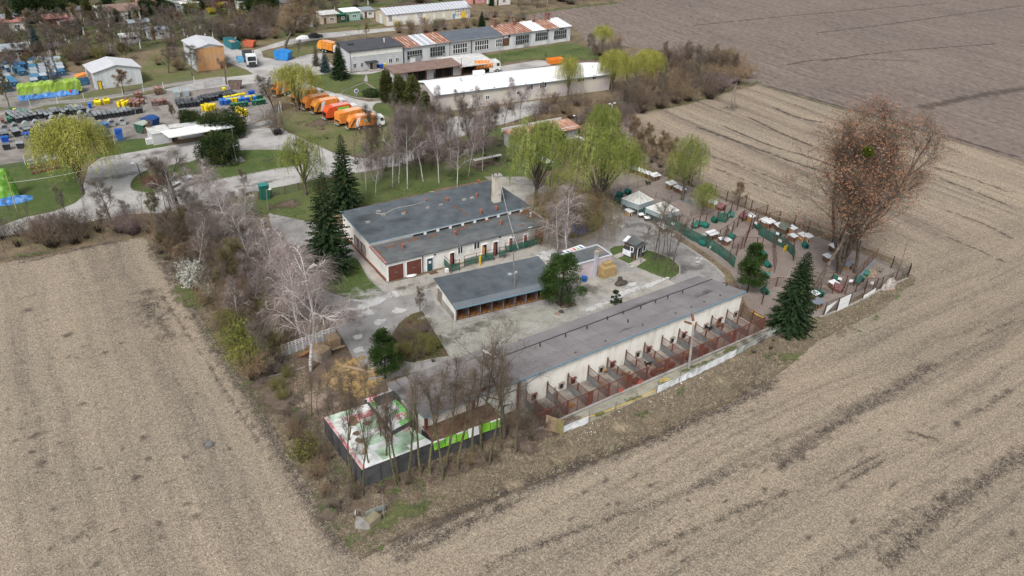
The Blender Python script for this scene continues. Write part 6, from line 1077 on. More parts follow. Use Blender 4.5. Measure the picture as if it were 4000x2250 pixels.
for x,y,tp,w,k,lb in[(1113,190,-45,1.5,'oldtree','very tall pale old bare tree on the depot lawn'),(1165,228,150,.9,'round','small bare tree right of the blue container'),(485,368,262,1.3,'twiggy','small yellowish bare tree before the pale metal hall'),(660,285,165,1.5,'round','dark bare tree left of the orange hall'),(750,295,175,1.5,'round','bare tree touching the left wall of the orange hall'),(495,235,155,1.5,'twiggy','bare tree behind the pale metal hall'),(885,330,210,.8,'pollard','pruned tree in front of the orange hall gate'),(1070,440,280,1.5,'round','brown bare tree at the right edge of the bin yard'),(225,375,230,.8,'round','bare tree behind the green-tarped bus'),(40,430,250,.9,'twiggy','multi-stemmed bare tree at the left frame edge near the skips'),(1433,155,75,.7,'twiggy','small bare tree left of the warehouse track'),(1404,160,90,.6,'slim','thin bare tree beside the warehouse track'),(1233,145,60,.9,'round','bare tree behind the black quad'),(1700,265,160,.5,'slim','thin tree on the lawn before the middle workshop'),(2134,235,205,1.,'round','tiny crooked tree on the far lawn'),(2178,228,190,.6,'slim','tiny thin tree on the far lawn'),(620,460,380,.8,'birch','birch among the bins'),(680,470,400,.8,'twiggy','bare tree beside the birch among the bins'),(590,540,460,.8,'twiggy','bare bushy tree left of the gatehouse'),(1610,300,240,.5,'slim','thin tree beside the garages')]:
    plant(k,x,y,tp,w=w,lab=lb)
plant('bb',1085,525,h=7.5,w=.75,v=2,lab='dense dark bare bush at the road bend below the orange trucks',cat_n='shrub')
plant('bred',610,728,h=2.6,w=1.25,lab='round dark red shrub on the traffic island',cat_n='shrub');plant('twiggy',612,726,610,w=.9,lab='bare tree growing from the red shrub on the traffic island')
def thicket(poly,n,kinds,hr,zone,wr=(.8,1.3),sep=1.6,topc=None):
    P=[G(*p)for p in poly];xs=[p.x for p in P];ys=[p.y for p in P];k=0;tries=0;done=[]
    while k<n and tries<n*60:
        tries+=1;x,y=RNG.uniform(min(xs),max(xs)),RNG.uniform(min(ys),max(ys));ins=False
        for i in range(len(P)):
            a,b=P[i],P[i-1]
            if(a.y>y)!=(b.y>y)and x<(b.x-a.x)*(y-a.y)/(b.y-a.y)+a.x:ins=not ins
        if not ins or any((x-q[0])**2+(y-q[1])**2<sep*sep for q in done):continue
        done.append((x,y));kd=kinds[int(RNG.integers(len(kinds)))];tree=kd in('round','twiggy','fruit','slim','birch','spruce','thuja','yew')
        plant(kd,0,0,h=RNG.uniform(*hr)*(1.25 if tree else 1),w=RNG.uniform(*wr),v=int(RNG.integers(9)),p=(x,y),cat_n='tree' if tree else 'shrub',zone=zone);k+=1
thicket([(2560,260),(2650,225),(2760,235),(2860,270),(2925,310),(2880,345),(2780,385),(2640,420),(2480,445),(2420,420),(2500,350)],62,['bb','bb','bb','br','round'],(4.2,7.5),'in the thicket beside the ploughed field',sep=3.4)
thicket([(2080,470),(2150,400),(2290,400),(2400,420),(2480,450),(2440,510),(2300,520),(2230,520),(2130,540)],30,['bb','bb','br','bb'],(2.6,4.8),'right of the white-roofed building',sep=3.)
thicket([(2290,170),(2400,185),(2450,225),(2380,255),(2300,230)],9,['bb','bb','round'],(3.5,6),'beyond the workshops',sep=4)
thicket([(2000,18),(2200,-5),(2480,-30),(2480,-10),(2210,22),(2010,50)],26,['bb','round','birch','twiggy'],(6,11),'along the far field edge',sep=6)
thicket([(1900,70),(1990,60),(2100,80),(2000,100),(1900,110)],8,['bb','br'],(2.5,4),'behind the far workshop wing',sep=4)
thicket([(1520,120),(1600,100),(1860,90),(1870,105),(1720,125),(1600,150)],18,['bb','bb','bt','br'],(2.4,4),'between the workshops and the warehouse',sep=3.5)
thicket([(620,960),(680,880),(760,900),(860,1000),(920,1100),(860,1200),(760,1100),(680,1020)],30,['bb','br','br','bb','twiggy'],(3.,5.5),'in the belt along the left field',sep=2.1)
thicket([(640,960),(760,900),(900,1020),(1060,1250),(1120,1400),(1020,1480),(900,1250),(740,1080)],26,['round','slim','twiggy','birch','round'],(5.5,8.5),'in the belt along the left field',sep=3.)
thicket([(1180,1640),(1240,1600),(1330,1700),(1400,1900),(1360,1960),(1270,1850)],7,['slim','alder','slim','bb'],(3.5,6),'at the lower left corner of the belt',sep=2.2)
thicket([(840,1150),(900,1080),(1010,1180),(1120,1330),(1080,1440),(1000,1500),(930,1400),(880,1280)],34,['bb','br','br','bgr','bb'],(2.8,5.),'in the belt along the left field',sep=2.0)
thicket([(760,880),(900,870),(1030,1000),(1150,1120),(1230,1260),(1150,1330),(1060,1180),(900,1000)],46,['bb','bb','slim','round','bb'],(3.,6),'among the left birches',sep=2.1)
for x,y,h,w in[(770,1130,4.8,1.05),(740,1090,3.6,.8),(835,1180,3.,1.)]:plant('bw',x,y,h=h,w=w,cat_n='shrub',zone='at the left field edge')
for x,y,h,w in[(940,1390,5.5,1.0),(1000,1440,5.,.9),(910,1310,4.5,.9),(1040,1400,4.5,.8)]:plant('bgr',x,y,h=h,w=w,cat_n='shrub',zone='at the left field edge near the straw heap')
thicket([(-40,990),(0,925),(200,900),(420,880),(560,870),(600,910),(500,920),(300,950),(100,985)],54,['bb','bb','bsprout','bb','slim','round'],(3.,5.2),'between the road and the left field',sep=1.9)
thicket([(1130,1640),(1200,1700),(1290,1820),(1360,1960),(1320,2000),(1230,1900),(1150,1780)],24,['bb','bsprout','bt','br'],(1.8,3.4),'at the lower left corner of the belt',sep=1.7)
thicket([(1340,1950),(1500,1900),(1750,1860),(2000,1790),(2150,1720),(2100,1690),(1900,1760),(1650,1880),(1400,1980)],26,['bsprout','bb','bsprout'],(1.2,2.8),'under the front row of trees',sep=2.0,wr=(.6,1.))
thicket([(2040,1640),(2120,1600),(2160,1650),(2110,1700),(2050,1700)],10,['bb','bsprout'],(1.8,3.),'at the left end of the runs',sep=1.2)
thicket([(1540,1330),(1600,1260),(1650,1270),(1720,1370),(1650,1400),(1550,1390)],26,['bb','bt','bt','bb'],(1.4,2.4),'in the overgrown bed',sep=1.1)
thicket([(600,960),(700,930),(860,1060),(1040,1300),(1120,1450),(1180,1640),(1260,1760),(1200,1780),(1060,1560),(900,1330),(740,1120)],64,['bb','bsprout','bb','bt'],(1.0,2.4),'low in the belt along the left field',sep=1.7)
thicket([(1480,1400),(1700,1400),(1690,1415),(1480,1415)],8,['bsprout'],(1.5,2.2),'behind the left part of the kennel roof',sep=1.5)
thicket([(2480,520),(2560,560),(2680,640),(2790,740),(2760,750),(2600,670),(2470,600)],18,['bb','bsprout','bb'],(1.6,3.4),'along the paddock fence',sep=2.3)
thicket([(2850,1370),(3050,1300),(3160,1260),(3100,1330),(2950,1390)],12,['bsprout','bb'],(1.,2.2),'below the right end of the runs',sep=1.8)
thicket([(3350,1060),(3520,1060),(3560,1090),(3480,1130)],5,['bsprout'],(1.,1.8),'at the far corner of the pens',sep=2)
thicket([(1380,640),(1600,610),(1850,560),(1980,560),(2000,640),(1800,600),(1500,670)],26,['bb','bsprout','bsprout','slim'],(2.5,5),'along the depot fence',sep=2.6)
thicket([(1600,470),(1760,440),(1990,420),(2080,470),(1900,530),(1700,530)],13,['bb','bb','slim'],(1.8,3.6),'before the pink wall of the white-roofed building',sep=3.6)
for x,y in[(1700,455),(1790,445),(1860,470),(1980,430),(2050,440),(2110,420)]:plant('birch',x,y,h=RNG.uniform(6,9),w=.9,zone='before the pink wall')
thicket([(1200,560),(1230,480),(1290,500),(1290,580)],3,['bsprout'],(1.5,2),'on the lawn below the trucks',sep=3)
thicket([(-30,330),(-30,120),(300,90),(700,80),(1000,110),(1010,165),(830,175),(620,185),(440,215),(300,235),(160,255)],112,['fruit','fruit','round','bb','bb','fruit','twiggy','fruit'],(3.4,5.6),'in the allotment gardens',sep=4.2)
thicket([(-30,110),(-30,-30),(1500,-70),(1900,-40),(1850,0),(1450,25),(1440,60),(1300,90),(1020,110),(700,75),(300,85)],112,['fruit','fruit','round','bb','bb','fruit','twiggy','bt'],(3.6,6.),'in the far allotment gardens',sep=5.4)
thicket([(850,165),(900,110),(1020,80),(1120,80),(1200,90),(1190,140),(1000,162)],34,['bb','bb','br','round'],(4,6.5),'at the edge of the gardens behind the depot',sep=3.2)
thicket([(0,250),(200,240),(440,215),(440,235),(260,262),(0,280)],14,['br','bb','bt'],(2.5,4.5),'behind the blue skips',sep=4)
thicket([(600,250),(700,210),(760,240),(700,280)],5,['br','bb'],(3,5),'left of the orange hall',sep=4)
for x,y,h,k,w in[(150,82,10,'yew',1.3),(95,78,9,'thuja',1.2),(120,60,9,'thuja',1.2),(253,50,7,'spruce',1.3),(300,50,6,'yew',.9),(425,40,9,'spruce',1.4),(350,85,8,'thuja',1.3),(45,115,7,'thuja',.8),(148,200,7,'bspruce',1.),(640,55,12,'spruce',1.1),(665,60,5,'yew',.8),(580,60,6,'yew',1),(245,70,5,'yew',1.2),(995,60,11,'spruce',1.2),(1030,62,9,'yew',1.2),(960,30,8,'yew',1.),(920,80,5,'thuja',.8),(930,105,5,'bspruce',1.),(540,100,5,'thuja',1.2),(515,108,5,'spruce',1.),(460,95,5,'thuja',1.4),(170,10,10,'spruce',1.4),(120,5,10,'yew',1.3),(90,0,9,'spruce',1.3),(820,5,9,'yew',1.),(930,12,8,'yew',1.2),(1160,25,12,'bspruce',1.),(1220,60,9,'dspruce',1.1),(1450,10,6,'thuja',1.2),(1920,22,5,'spruce',1.3),(775,35,6,'yew',.9),(1005,80,7,'thuja',.9),(45,30,6,'yew',1),(310,110,4,'thuja',1)]:plant(k,x,y,h=h,w=w,zone='in the allotment gardens')
for x,y in[(826,55),(930,62),(1010,5),(25,122),(860,30),(880,2)]:plant('by',x,y,h=2.6,w=1.1,zone='in the allotment gardens',cat_n='shrub')
for o in HID:drop(o)
# ================================================================ vehicles, bins, fences, pens and small things
def prof(mb,pts,y0,y1):
    n=len(pts);return mb.add([(x,y0,z)for x,z in pts]+[(x,y1,z)for x,z in pts],[tuple(range(n)),tuple(range(2*n-1,n-1,-1))]+[(i,n+i,n+(i+1)%n,(i+1)%n)for i in range(n)])
def lthing(name,label,cat,group=None):return thing(name,label,cat,(0,0,0),0,group,world=False)
def put(T,a,b=None,rz=None):
    p=G(*a);T.location=(p.x,p.y,0)
    if b is not None:q=G(*b)-p;T.rotation_euler=(0,0,math.atan2(q.y,q.x))
    if rz is not None:T.rotation_euler=(0,0,rz)
    return T
M_TYRE=flat('tyre_rubber',(.02,.02,.02),.9);M_CAB=flat('white_cab',(.66,.68,.68),.35,.05);M_CHAS=flat('chassis',(.035,.035,.037),.7)
M_ORGT=mat('orange_body',[(.55,.17,.02),(.68,.24,.04),(.72,.33,.10)],1.2,.5,co='obj',rnd=.15);M_REDT=mat('red_orange_body',[(.55,.07,.02),(.68,.11,.03)],1.2,.45,co='obj');M_LID=mat('pale_orange_top',[(.66,.38,.24),(.75,.52,.4)],1.,.6,co='obj')
def wheels(T,xs,w=1.15,r=.5):
    for x in xs:
        for s in(-1,1):
            wh=obj('wheel',MB().tube((x,s*w-.16,r),(x,s*w+.16,r),r,n=14),M_TYRE,T);wh['_o']=(0,0,0);obj('rim',MB().tube((x,s*(w+.17),r),(x,s*(w+.19),r),r*.5,n=10),M_STEEL,wh)
def garbage(label,body=None,sign=None,ram=True,box=False):
    T=lthing('garbage_truck',label,'garbage truck','orange garbage trucks parked in a row');body=body or M_ORGT
    obj('chassis',MB().box((4.4,0,.85),(8.6,1.0,.35)),M_CHAS,T);wheels(T,(2.2,3.5,7.4))
    mb=MB();prof(mb,[(6.7,.7),(8.6,.7),(8.75,1.6),(8.5,2.75),(6.8,2.9)],-1.2,1.2);cb=obj('cab',mb,M_CAB,T)
    obj('windscreen',MB().quad((8.79,-1.05,1.65),(8.79,1.05,1.65),(8.56,1.0,2.6),(8.56,-1.0,2.6)),M_GLASS,cb)
    for s in(-1,1):obj('side_window',MB().quad((7.6,s*1.21,1.7),(8.5,s*1.21,1.7),(8.35,s*1.21,2.5),(7.6,s*1.21,2.5)),M_GLASS,cb);obj('mirror',MB().box((8.6,s*1.4,2.1),(.12,.2,.5)),T_DARK,cb)
    mb=MB();prof(mb,[(1.6,1.05),(6.5,1.05),(6.5,3.2),(6.2,3.45),(1.9,3.45),(1.6,3.3)],-1.22,1.22);bd=obj('body',mb,body,T)
    obj('body_top',MB().box((4.1,0,3.47),(4.4,1.9,.06)),M_LID if body is M_ORGT else mat('pink_top',[(.6,.3,.28),(.7,.45,.42)],1.),bd)
    for k in range(6):
        for s in(-1,1):obj('body_rib',MB().box((2.1+k*.82,s*1.25,2.2),(.1,.07,2.2)),body,bd)
        obj('top_rib',MB().box((2.1+k*.82,0,3.52),(.1,2.3,.06)),body,bd)
    mb=MB();prof(mb,[(-.3,1.0),(1.55,.75),(1.55,3.3),(.7,3.35),(-.1,2.3)]if not box else[(-.3,.9),(1.55,.75),(1.55,3.4),(-.2,3.35)],-1.18,1.18);h_=obj('hopper',mb,body,T)
    obj('hopper_opening',MB().quad((-.33,-.95,1.1),(-.33,.95,1.1),(-.2,.95,2.1),(-.2,-.95,2.1)),M_BLACK,h_);obj('footboard',MB().box((-.5,0,.6),(.4,2,.08)),T_GREY,h_)
    if ram:obj('white_band',MB().add([(1.3,-1.28,.9),(2.1,-1.28,.9),(2.7,-1.28,3.3),(1.9,-1.28,3.3)],[(0,1,2,3)]),T_WHITE,bd);obj('lift_arm',MB().bar((.2,-1.3,1.2),(1.4,-1.3,2.9),.18),T_DARK,h_)
    if sign is not None:
        sg=obj('sign_panel',MB().box((4.4,-1.30,2.3),(3.0,.04,1.6)if sign is M_LIMEP else(1.7,.04,.8)),sign,bd);
        if sign is not M_LIMEP:return T
        for i,(x,c)in enumerate([(3.3,T_WHITE),(4.7,M_RED),(5.1,M_YEL),(5.5,M_YEL)]):obj('print',MB().box((x,-1.33,2.25),(.5 if i==0 else .22,.02,.7)),c,sg)
    return T
M_LIMEP=flat('lime_print',(.22,.55,.08),.5);M_OLP=flat('olive_print',(.36,.34,.16),.5)
for(lb,a,b,kw)in[('nearest orange garbage truck with a ribbed box body and small olive sign',(1362,508),(1485,492),dict(sign=M_OLP)),('orange garbage truck with pale square hopper, second from the nearest',(1322,492),(1440,465),dict(box=True,ram=False)),('red-orange garbage truck with large lime green picture panel',(1272,470),(1395,446),dict(body=M_REDT,sign=M_LIMEP,ram=False)),('orange garbage truck with a wide white band behind the red-orange truck',(1226,447),(1345,424),{}),('orange garbage truck with pale top in the middle of the row',(1190,432),(1312,408),dict(ram=False)),('orange garbage truck half hidden by the yellow willow stems',(1150,412),(1255,385),{}),('orange garbage truck with white band at the upper end of the row',(1075,380),(1165,350),{}),('lone orange garbage truck behind the office spruces',(1252,196),(1290,205),dict(ram=False))]:
    t_=put(garbage(lb,**kw),a,b);t_.scale=(.92,.9,.9)
def lorry():
    T=lthing('lorry','white lorry with dark tipper body on the depot road','lorry');obj('chassis',MB().box((4.4,0,.85),(8.6,1,.35)),M_CHAS,T);wheels(T,(1.6,2.9,7.2))
    mb=MB();prof(mb,[(6.4,.7),(8.6,.7),(8.7,1.7),(8.5,3.1),(6.5,3.3)],-1.25,1.25);c=obj('cab',mb,M_CAB,T);obj('windscreen',MB().quad((8.74,-1.1,1.8),(8.74,1.1,1.8),(8.55,1.05,2.9),(8.55,-1.05,2.9)),M_GLASS,c);obj('grille',MB().box((8.72,0,1.2),(.05,1.8,.7)),M_CHAS,c);obj('bumper',MB().box((8.7,0,.7),(.3,2.4,.35)),T_DARK,c)
    b=MB();b.box((3.2,0,1.15),(6.0,2.4,.2)).box((3.2,1.2,1.9),(6,.1,1.4)).box((3.2,-1.2,1.9),(6,.1,1.4)).box((.2,0,1.9),(.1,2.4,1.4)).box((6.2,0,2.0),(.1,2.4,1.6));obj('tipper_body',b,flat('navy_steel',(.06,.09,.13),.6),T);obj('load',MB().box((3.2,0,2.3),(5.8,2.2,.2)),M_CHAS,T);obj('exhaust',MB().tube((6.3,1.,2),(6.3,1.,3.9),.1),T_DARK,T);return T
put(lorry(),(966,232),(990,268))
T=lthing('tanker_truck','orange tanker truck with white cab parked in the open shed','tanker');obj('chassis',MB().box((3.6,0,.85),(7,1,.35)),M_CHAS,T);wheels(T,(1.2,2.4,6.2));obj('tank',MB().tube((.2,0,2.05),(4.9,0,2.05),1.15,n=16),M_ORGT,T)
for k in range(5):obj('tank_band',MB().tube((.5+k,0,2.05),(.6+k,0,2.05),1.2,n=16),M_LID,T)
mb=MB();prof(mb,[(5.2,.7),(7.1,.7),(7.2,1.7),(7,2.9),(5.3,3.1)],-1.2,1.2);c=obj('cab',mb,M_CAB,T);obj('side_window',MB().quad((6.0,-1.21,1.8),(6.9,-1.21,1.8),(6.8,-1.21,2.6),(6.0,-1.21,2.6)),M_GLASS,c);put(T,(1853,284),(1916,280))
T=lthing('bus','long vehicle wrapped in a lime green tarpaulin with blue sheeting below','covered bus');mb=MB();r=random.Random(4);nx,ny=26,7
pr_=[(-1.45,.5),(-1.4,1.5),(-1.3,2.8),(-.6,3.25),(.6,3.25),(1.3,2.8),(1.45,.4)]
for i in range(nx+1):
    for j,(y,z)in enumerate(pr_):mb.v.append((i*13/nx,y+r.uniform(-.1,.1),z+r.uniform(-.12,.12)-(.5 if i in(0,nx)and j in(2,3,4,5)else 0)))
mb.f=[(i*7+j,(i+1)*7+j,(i+1)*7+j+1,i*7+j+1)for i in range(nx)for j in range(6)]+[tuple(range(6,-1,-1)),tuple(range(nx*7,nx*7+7))]
obj('green_tarp',mb,mat('lime_tarp',[(.17,.28,.035),(.27,.41,.06),(.42,.52,.26)],.5,.5,co='obj'),T);wheels(T,(3.2,6.4),1.4,.5)
mb=MB();[mb.v.append((-.3+i*.65,y+r.uniform(-.2,.2),z+r.uniform(0,.25)))for i in range(20)for y,z in((-2.6,.02),(-1.9,.25),(-1.5,.9))];mb.f=[(i*3+j,(i+1)*3+j,(i+1)*3+j+1,i*3+j+1)for i in range(19)for j in(0,1)]
M_BTARP=mat('blue_tarp',[(.02,.09,.32),(.05,.19,.48),(.2,.36,.6)],1.,.45,co='obj');obj('blue_sheet',mb,M_BTARP,T);obj('red_flap',MB().box((10.4,-1.9,.9),(.5,.1,.6)),M_RED,T);put(T,(76,385),(238,366))
def tarp_heap(label,p,rx,ry,h,m_,seed,name='tarp_heap',cat='tarp',pw=1.):
    r=random.Random(seed);mb=MB();n,k=14,7;mb.v.append((0,0,h))
    for j in range(1,k+1):
        for i in range(n):a=2*PI*i/n;s=j/k;q=r.uniform(.85,1.12);mb.v.append((rx*s**pw*math.cos(a)*q,ry*s**pw*math.sin(a)*q,max(.02,h*(1-s**2.2)+r.uniform(-.12,.12)*(s<1))))
    mb.f=[(0,1+i,1+(i+1)%n)for i in range(n)]+[(1+(j-1)*n+i,1+j*n+i,1+j*n+(i+1)%n,1+(j-1)*n+(i+1)%n)for j in range(1,k)for i in range(n)]
    o=obj(name,mb,m_);q=G(*p);o.location=(q.x,q.y,0);o['label']=label;o['category']=cat;return o
M_GTARP=mat('bright_green_tarp',[(.06,.19,.02),(.14,.33,.04),(.30,.5,.16)],.9,.45,co='obj')
tarp_heap('tall shape wrapped in bright green tarpaulin at the left frame edge',(30,770),1.9,1.5,5.2,M_GTARP,3,pw=.55);tarp_heap('crumpled blue tarpaulin round the foot of the green wrapped shape',(50,785),3.2,1.6,.7,M_BTARP,5)
tarp_heap('left blue tarpaulin dome under the brown willow',(2223,897),1.4,1.3,2.2,M_BTARP,6,cat='tarp');tarp_heap('darker blue tarpaulin mound right of the blue dome',(2272,905),1.7,1.2,1.6,mat('dark_blue_tarp',[(.02,.05,.2),(.05,.1,.3)],1.,.5,co='obj'),7);tarp_heap('rag and plastic heap at the right corner of the pens',(3472,1122),1.7,.8,1.7,mat('rags',[(.35,.06,.05),(.45,.42,.39),(.16,.13,.11),(.5,.5,.5)],2.2,.8,co='obj',lo=.38,hi=.62),8,'rag_heap','rags')
tarp_heap('crumpled white sheet on the ground before the second garage door',(1604,1076),1.,.5,.25,T_WHITE,9,'white_sheet','sheet');tarp_heap('white boat hull cover on the dirt beyond the track',(1185,150),2.6,1.,.9,T_WHITE,10,'covered_boat','boat');tarp_heap('light scrap heap behind the birches at the warehouse',(1660,92),4,1.6,1.,mat('scrap',[(.5,.45,.35),(.7,.68,.6)],1.5),12,'scrap_heap','scrap')
def car(label,m_,a,b):
    T=lthing('parked_car',label,'car');mb=MB();prof(mb,[(0,.35),(4.2,.35),(4.25,.8),(3.2,.95),(.1,.95)],-.85,.85);bd=obj('body',mb,m_,T);mb=MB();prof(mb,[(.5,.94),(3.2,.94),(2.6,1.42),(1.0,1.45)],-.75,.75);obj('cabin',mb,M_GLASS,bd);obj('roof',MB().box((1.8,0,1.46),(1.6,1.4,.04)),m_,bd);wheels(T,(.8,3.4),.8,.32);return put(T,a,b)
car('silver car glimpsed through the birches by the island',flat('silver_paint',(.4,.42,.44),.3),(700,728),(728,722));car('white car on the entrance road left of the pollarded trunk',T_WHITE,(655,760),(684,745));car('black quad bike next to the white boat cover',M_CHAS,(1205,150),(1232,148))
def skip_proto(m_,lid=None,size=(3.4,1.9,1.5),open_=False):
    T=lthing('skip','','skip');L_,w,h=size;mb=MB()
    for s in(-1,1):mb.add([(.5,s*w/2,.1),(L_-.5,s*w/2,.1),(L_,s*w/2,h),(0,s*w/2,h),(.5,s*(w/2-.07),.1),(L_-.5,s*(w/2-.07),.1),(L_,s*(w/2-.07),h),(0,s*(w/2-.07),h)],[(0,1,2,3),(4,5,6,7),(3,2,6,7),(0,3,7,4),(1,5,6,2)])
    mb.add([(.5,-w/2,.1),(.5,w/2,.1),(0,w/2,h),(0,-w/2,h)],[(0,1,2,3)]);mb.add([(L_-.5,-w/2,.1),(L_-.5,w/2,.1),(L_,w/2,h),(L_,-w/2,h)],[(3,2,1,0)]);mb.box((L_/2,0,.12),(L_-1,w-.1,.08));obj('body',mb,m_,T)
    if not open_:mb=MB();prof(mb,[(.02+(L_-.04)*i/8,h+.02+.42*math.sin(PI*i/8))for i in range(9)],-w/2,w/2);obj('lid',mb,lid or m_,T)
    else:obj('contents',MB().box((L_/2,0,h*.6),(L_-.5,w-.2,.06)),lid or M_CHAS,T)
    for k in(.3,.7):obj('side_rib',MB().box((L_*k,-w/2-.04,h*.5),(.1,.08,h*.9)),m_,T)
    obj('hook',MB().box((.05,0,h*.7),(.15,.3,.2)),M_STEEL,T);return T
M_SKB=mat('worn_blue',[(.03,.10,.20),(.055,.17,.30),(.17,.25,.31)],1.,.6,co='obj',rnd=.25);M_SKG=mat('worn_grey_blue',[(.2,.26,.3),(.34,.38,.4),(.4,.36,.33)],1.,.6,co='obj',rnd=.2)
pS=skip_proto(M_SKB);pS2=skip_proto(M_SKB,M_SKG);pSo=skip_proto(M_SKB,M_CHAS,open_=True)
SK=[(140,255,0),(143,268,1),(146,281,0),(149,294,1),(152,307,1),(156,321,0),(150,335,1),(168,250,1),(174,263,1),(180,276,1),(184,289,1),(187,302,1),(186,316,1),(205,251,1),(210,264,1),(215,277,1),(219,290,1),(223,303,1),(226,316,0),(240,249,1),(244,261,1),(249,273,1),(254,286,1),(256,299,0),(22,280,1),(44,268,0),(52,284,1),(74,276,0),(86,288,0),(103,298,0),(86,262,1),(104,272,0),(30,306,1),(44,318,1),(58,330,0),(72,342,0),(10,316,1),(22,328,1),(34,342,1),(46,362,0),(8,342,1)]
for x,y,k in SK:
    c=clone(pS2 if k else pS,G(x-10,y),KF.rz+RNG.uniform(-.08,.08)+PI/2+.1,.85);c['group']='blue skips in rows left of the metal hall';PENDING.append((c,None,'skip','in the blue rows left of the metal hall'));c['category']='skip'
for lb,a,b,m_,sz,op,ld in[('blue open skip beside the metal hall wall',(278,338),(325,330),M_SKB,(5,2,1.4),True,M_CHAS),('orange and green skip behind the blue open skip',(296,320),(330,314),mat('orange_lid',[(.5,.28,.12),(.6,.35,.15)],1.),(5,2,1.3),False,M_ORG),('large closed blue container on the grass oval',(1078,228),(1112,232),mat('bright_blue',[(.02,.17,.5),(.04,.26,.62)],1.,.5),(4.6,2.6,2.2),False,None),('light blue open skip near the white lorry',(925,240),(950,240),flat('light_blue',(.12,.36,.6)),(4,2.2,1.2),True,M_SKG),('long green and blue skip with rusty load behind the orange hall',(890,175),(925,195),flat('green_blue',(.03,.17,.2)),(6.5,2.5,2.2),True,R_RUST),('small faded red skip behind the long green one',(956,180),(978,182),flat('faded_red_skip',(.5,.13,.07)),(3.4,2,1.7),True,M_CHAS),('orange skip beyond the white roof ridge',(2138,250),(2172,246),M_ORG,(5,2.2,1.4),True,M_ORG),('dark blue container with a quilted lid beside the gatehouse',(567,492),(618,500),flat('deep_blue',(.02,.07,.22)),(3.2,2.2,2.),False,None),('green container with pale lid among the bins',(540,512),(580,520),flat('dark_green',(.03,.1,.06)),(2.6,2.,1.9),False,mat('pale_green_lid',[(.3,.36,.32),(.4,.45,.4)],1.)),('rusty frame stack near the entrance gate',(895,345),(932,345),mat('rusty_slats',[(.1,.07,.06),(.2,.15,.13)],2.),(3.2,2.,1.8),True,M_CHAS)]:
    t_=skip_proto(m_,ld,sz,op);t_['label']=lb;put(t_,a,b);t_.name='container' if 'container' in lb else 'skip';t_['category']='container' if 'container' in lb else 'skip'
for o in(pS,pS2,pSo):drop(o)
def bin_proto(m_,big=False,lidm=None):
    T=lthing('wheeled_bin','','bin');w,d,h=(1.35,.85,1.2)if big else(.66,.75,1.1);mb=MB();a,b=.8,1.
    mb.add([(-w/2*a,-d/2*a,.1),(w/2*a,-d/2*a,.1),(w/2*a,d/2*a,.1),(-w/2*a,d/2*a,.1),(-w/2,-d/2,h),(w/2,-d/2,h),(w/2,d/2,h),(-w/2,d/2,h)],[(3,2,1,0),(4,5,6,7),(0,1,5,4),(1,2,6,5),(2,3,7,6),(3,0,4,7)]);obj('body',mb,m_,T)
    obj('lid',MB().add([(-w/2-.03,-d/2-.05,h+.01),(w/2+.03,-d/2-.05,h+.01),(w/2+.03,d/2+.03,h+.03),(-w/2-.03,d/2+.03,h+.03),(-w/2,-d/2+.05,h+.1),(w/2,-d/2+.05,h+.1),(w/2,d/2,h+.16),(-w/2,d/2,h+.16)],[(3,2,1,0),(4,5,6,7),(0,1,5,4),(1,2,6,5),(2,3,7,6),(3,0,4,7)]),lidm or m_,T);return T
def dome_proto(m_):
    T=lthing('recycling_dome','','recycling container');mb=MB();prof(mb,[(-.7+1.4*i/8,1.0+.55*math.sin(PI*i/8))for i in range(9)]+[(.6,.1),(-.6,.1)],-.55,.55);obj('body',mb,m_,T);obj('hatch',MB().box((0,-.56,1.1),(.8,.04,.35)),T_DARK,T);return T
BK=mat('black_plastic',[(.018,.02,.024),(.045,.05,.056)],1.,.5,co='obj',rnd=.35);BG=mat('grey_lid',[(.15,.17,.18),(.27,.29,.30)],1.,.5,co='obj',rnd=.35);BB=mat('blue_plastic',[(.01,.07,.34),(.02,.12,.5)],1.,.45,co='obj',rnd=.2);BGR=mat('green_plastic',[(.008,.06,.035),(.015,.11,.06)],1.,.5,co='obj',rnd=.3);BY=mat('yellow_plastic',[(.62,.48,.01),(.8,.65,.03)],1.,.45,co='obj',rnd=.1);BBR=mat('brown_plastic',[(.10,.05,.035),(.17,.09,.07)],1.,.55,co='obj',rnd=.3);BD=mat('pale_grey_plastic',[(.2,.225,.23),(.36,.385,.385)],1.,.5,co='obj',rnd=.2);BZ=mat('galvanised_bin',[(.26,.30,.32),(.38,.42,.44)],1.,.45,co='obj',rnd=.1)
BP={'k':bin_proto(BK,False,mat('dark_lid',[(.05,.056,.062),(.1,.11,.12)],1.,.4,co='obj',rnd=.4)),'g':bin_proto(BK,False,BG),'b':bin_proto(BB,False,mat('light_blue_lid',[(.03,.16,.55),(.06,.24,.66)],1.,.4,co='obj',rnd=.2)),'v':bin_proto(BGR,False,mat('light_green_lid',[(.04,.17,.1),(.08,.25,.16)],1.,.4,co='obj',rnd=.3)),'y':bin_proto(BY),'n':bin_proto(BBR,False,mat('light_brown_lid',[(.2,.11,.09),(.3,.19,.15)],1.,.4,co='obj',rnd=.3)),'K':bin_proto(BK,True,BG),'B':bin_proto(BB,True),'V':bin_proto(BGR,True),'Z':bin_proto(BZ,True),'D':dome_proto(BD),'Y':dome_proto(BY)}
NM={'k':'black wheeled bin','g':'grey-lidded black bin','b':'blue wheeled bin','v':'green wheeled bin','y':'yellow wheeled bin','n':'brown wheeled bin','K':'large grey-lidded waste bin','B':'large blue bin','V':'large green waste bin','Z':'large galvanised bin','D':'pale domed container','Y':'yellow domed container'}
NB_=0
OR_='x first second third fourth fifth sixth seventh eighth ninth tenth eleventh twelfth thirteenth fourteenth fifteenth sixteenth seventeenth'.split()
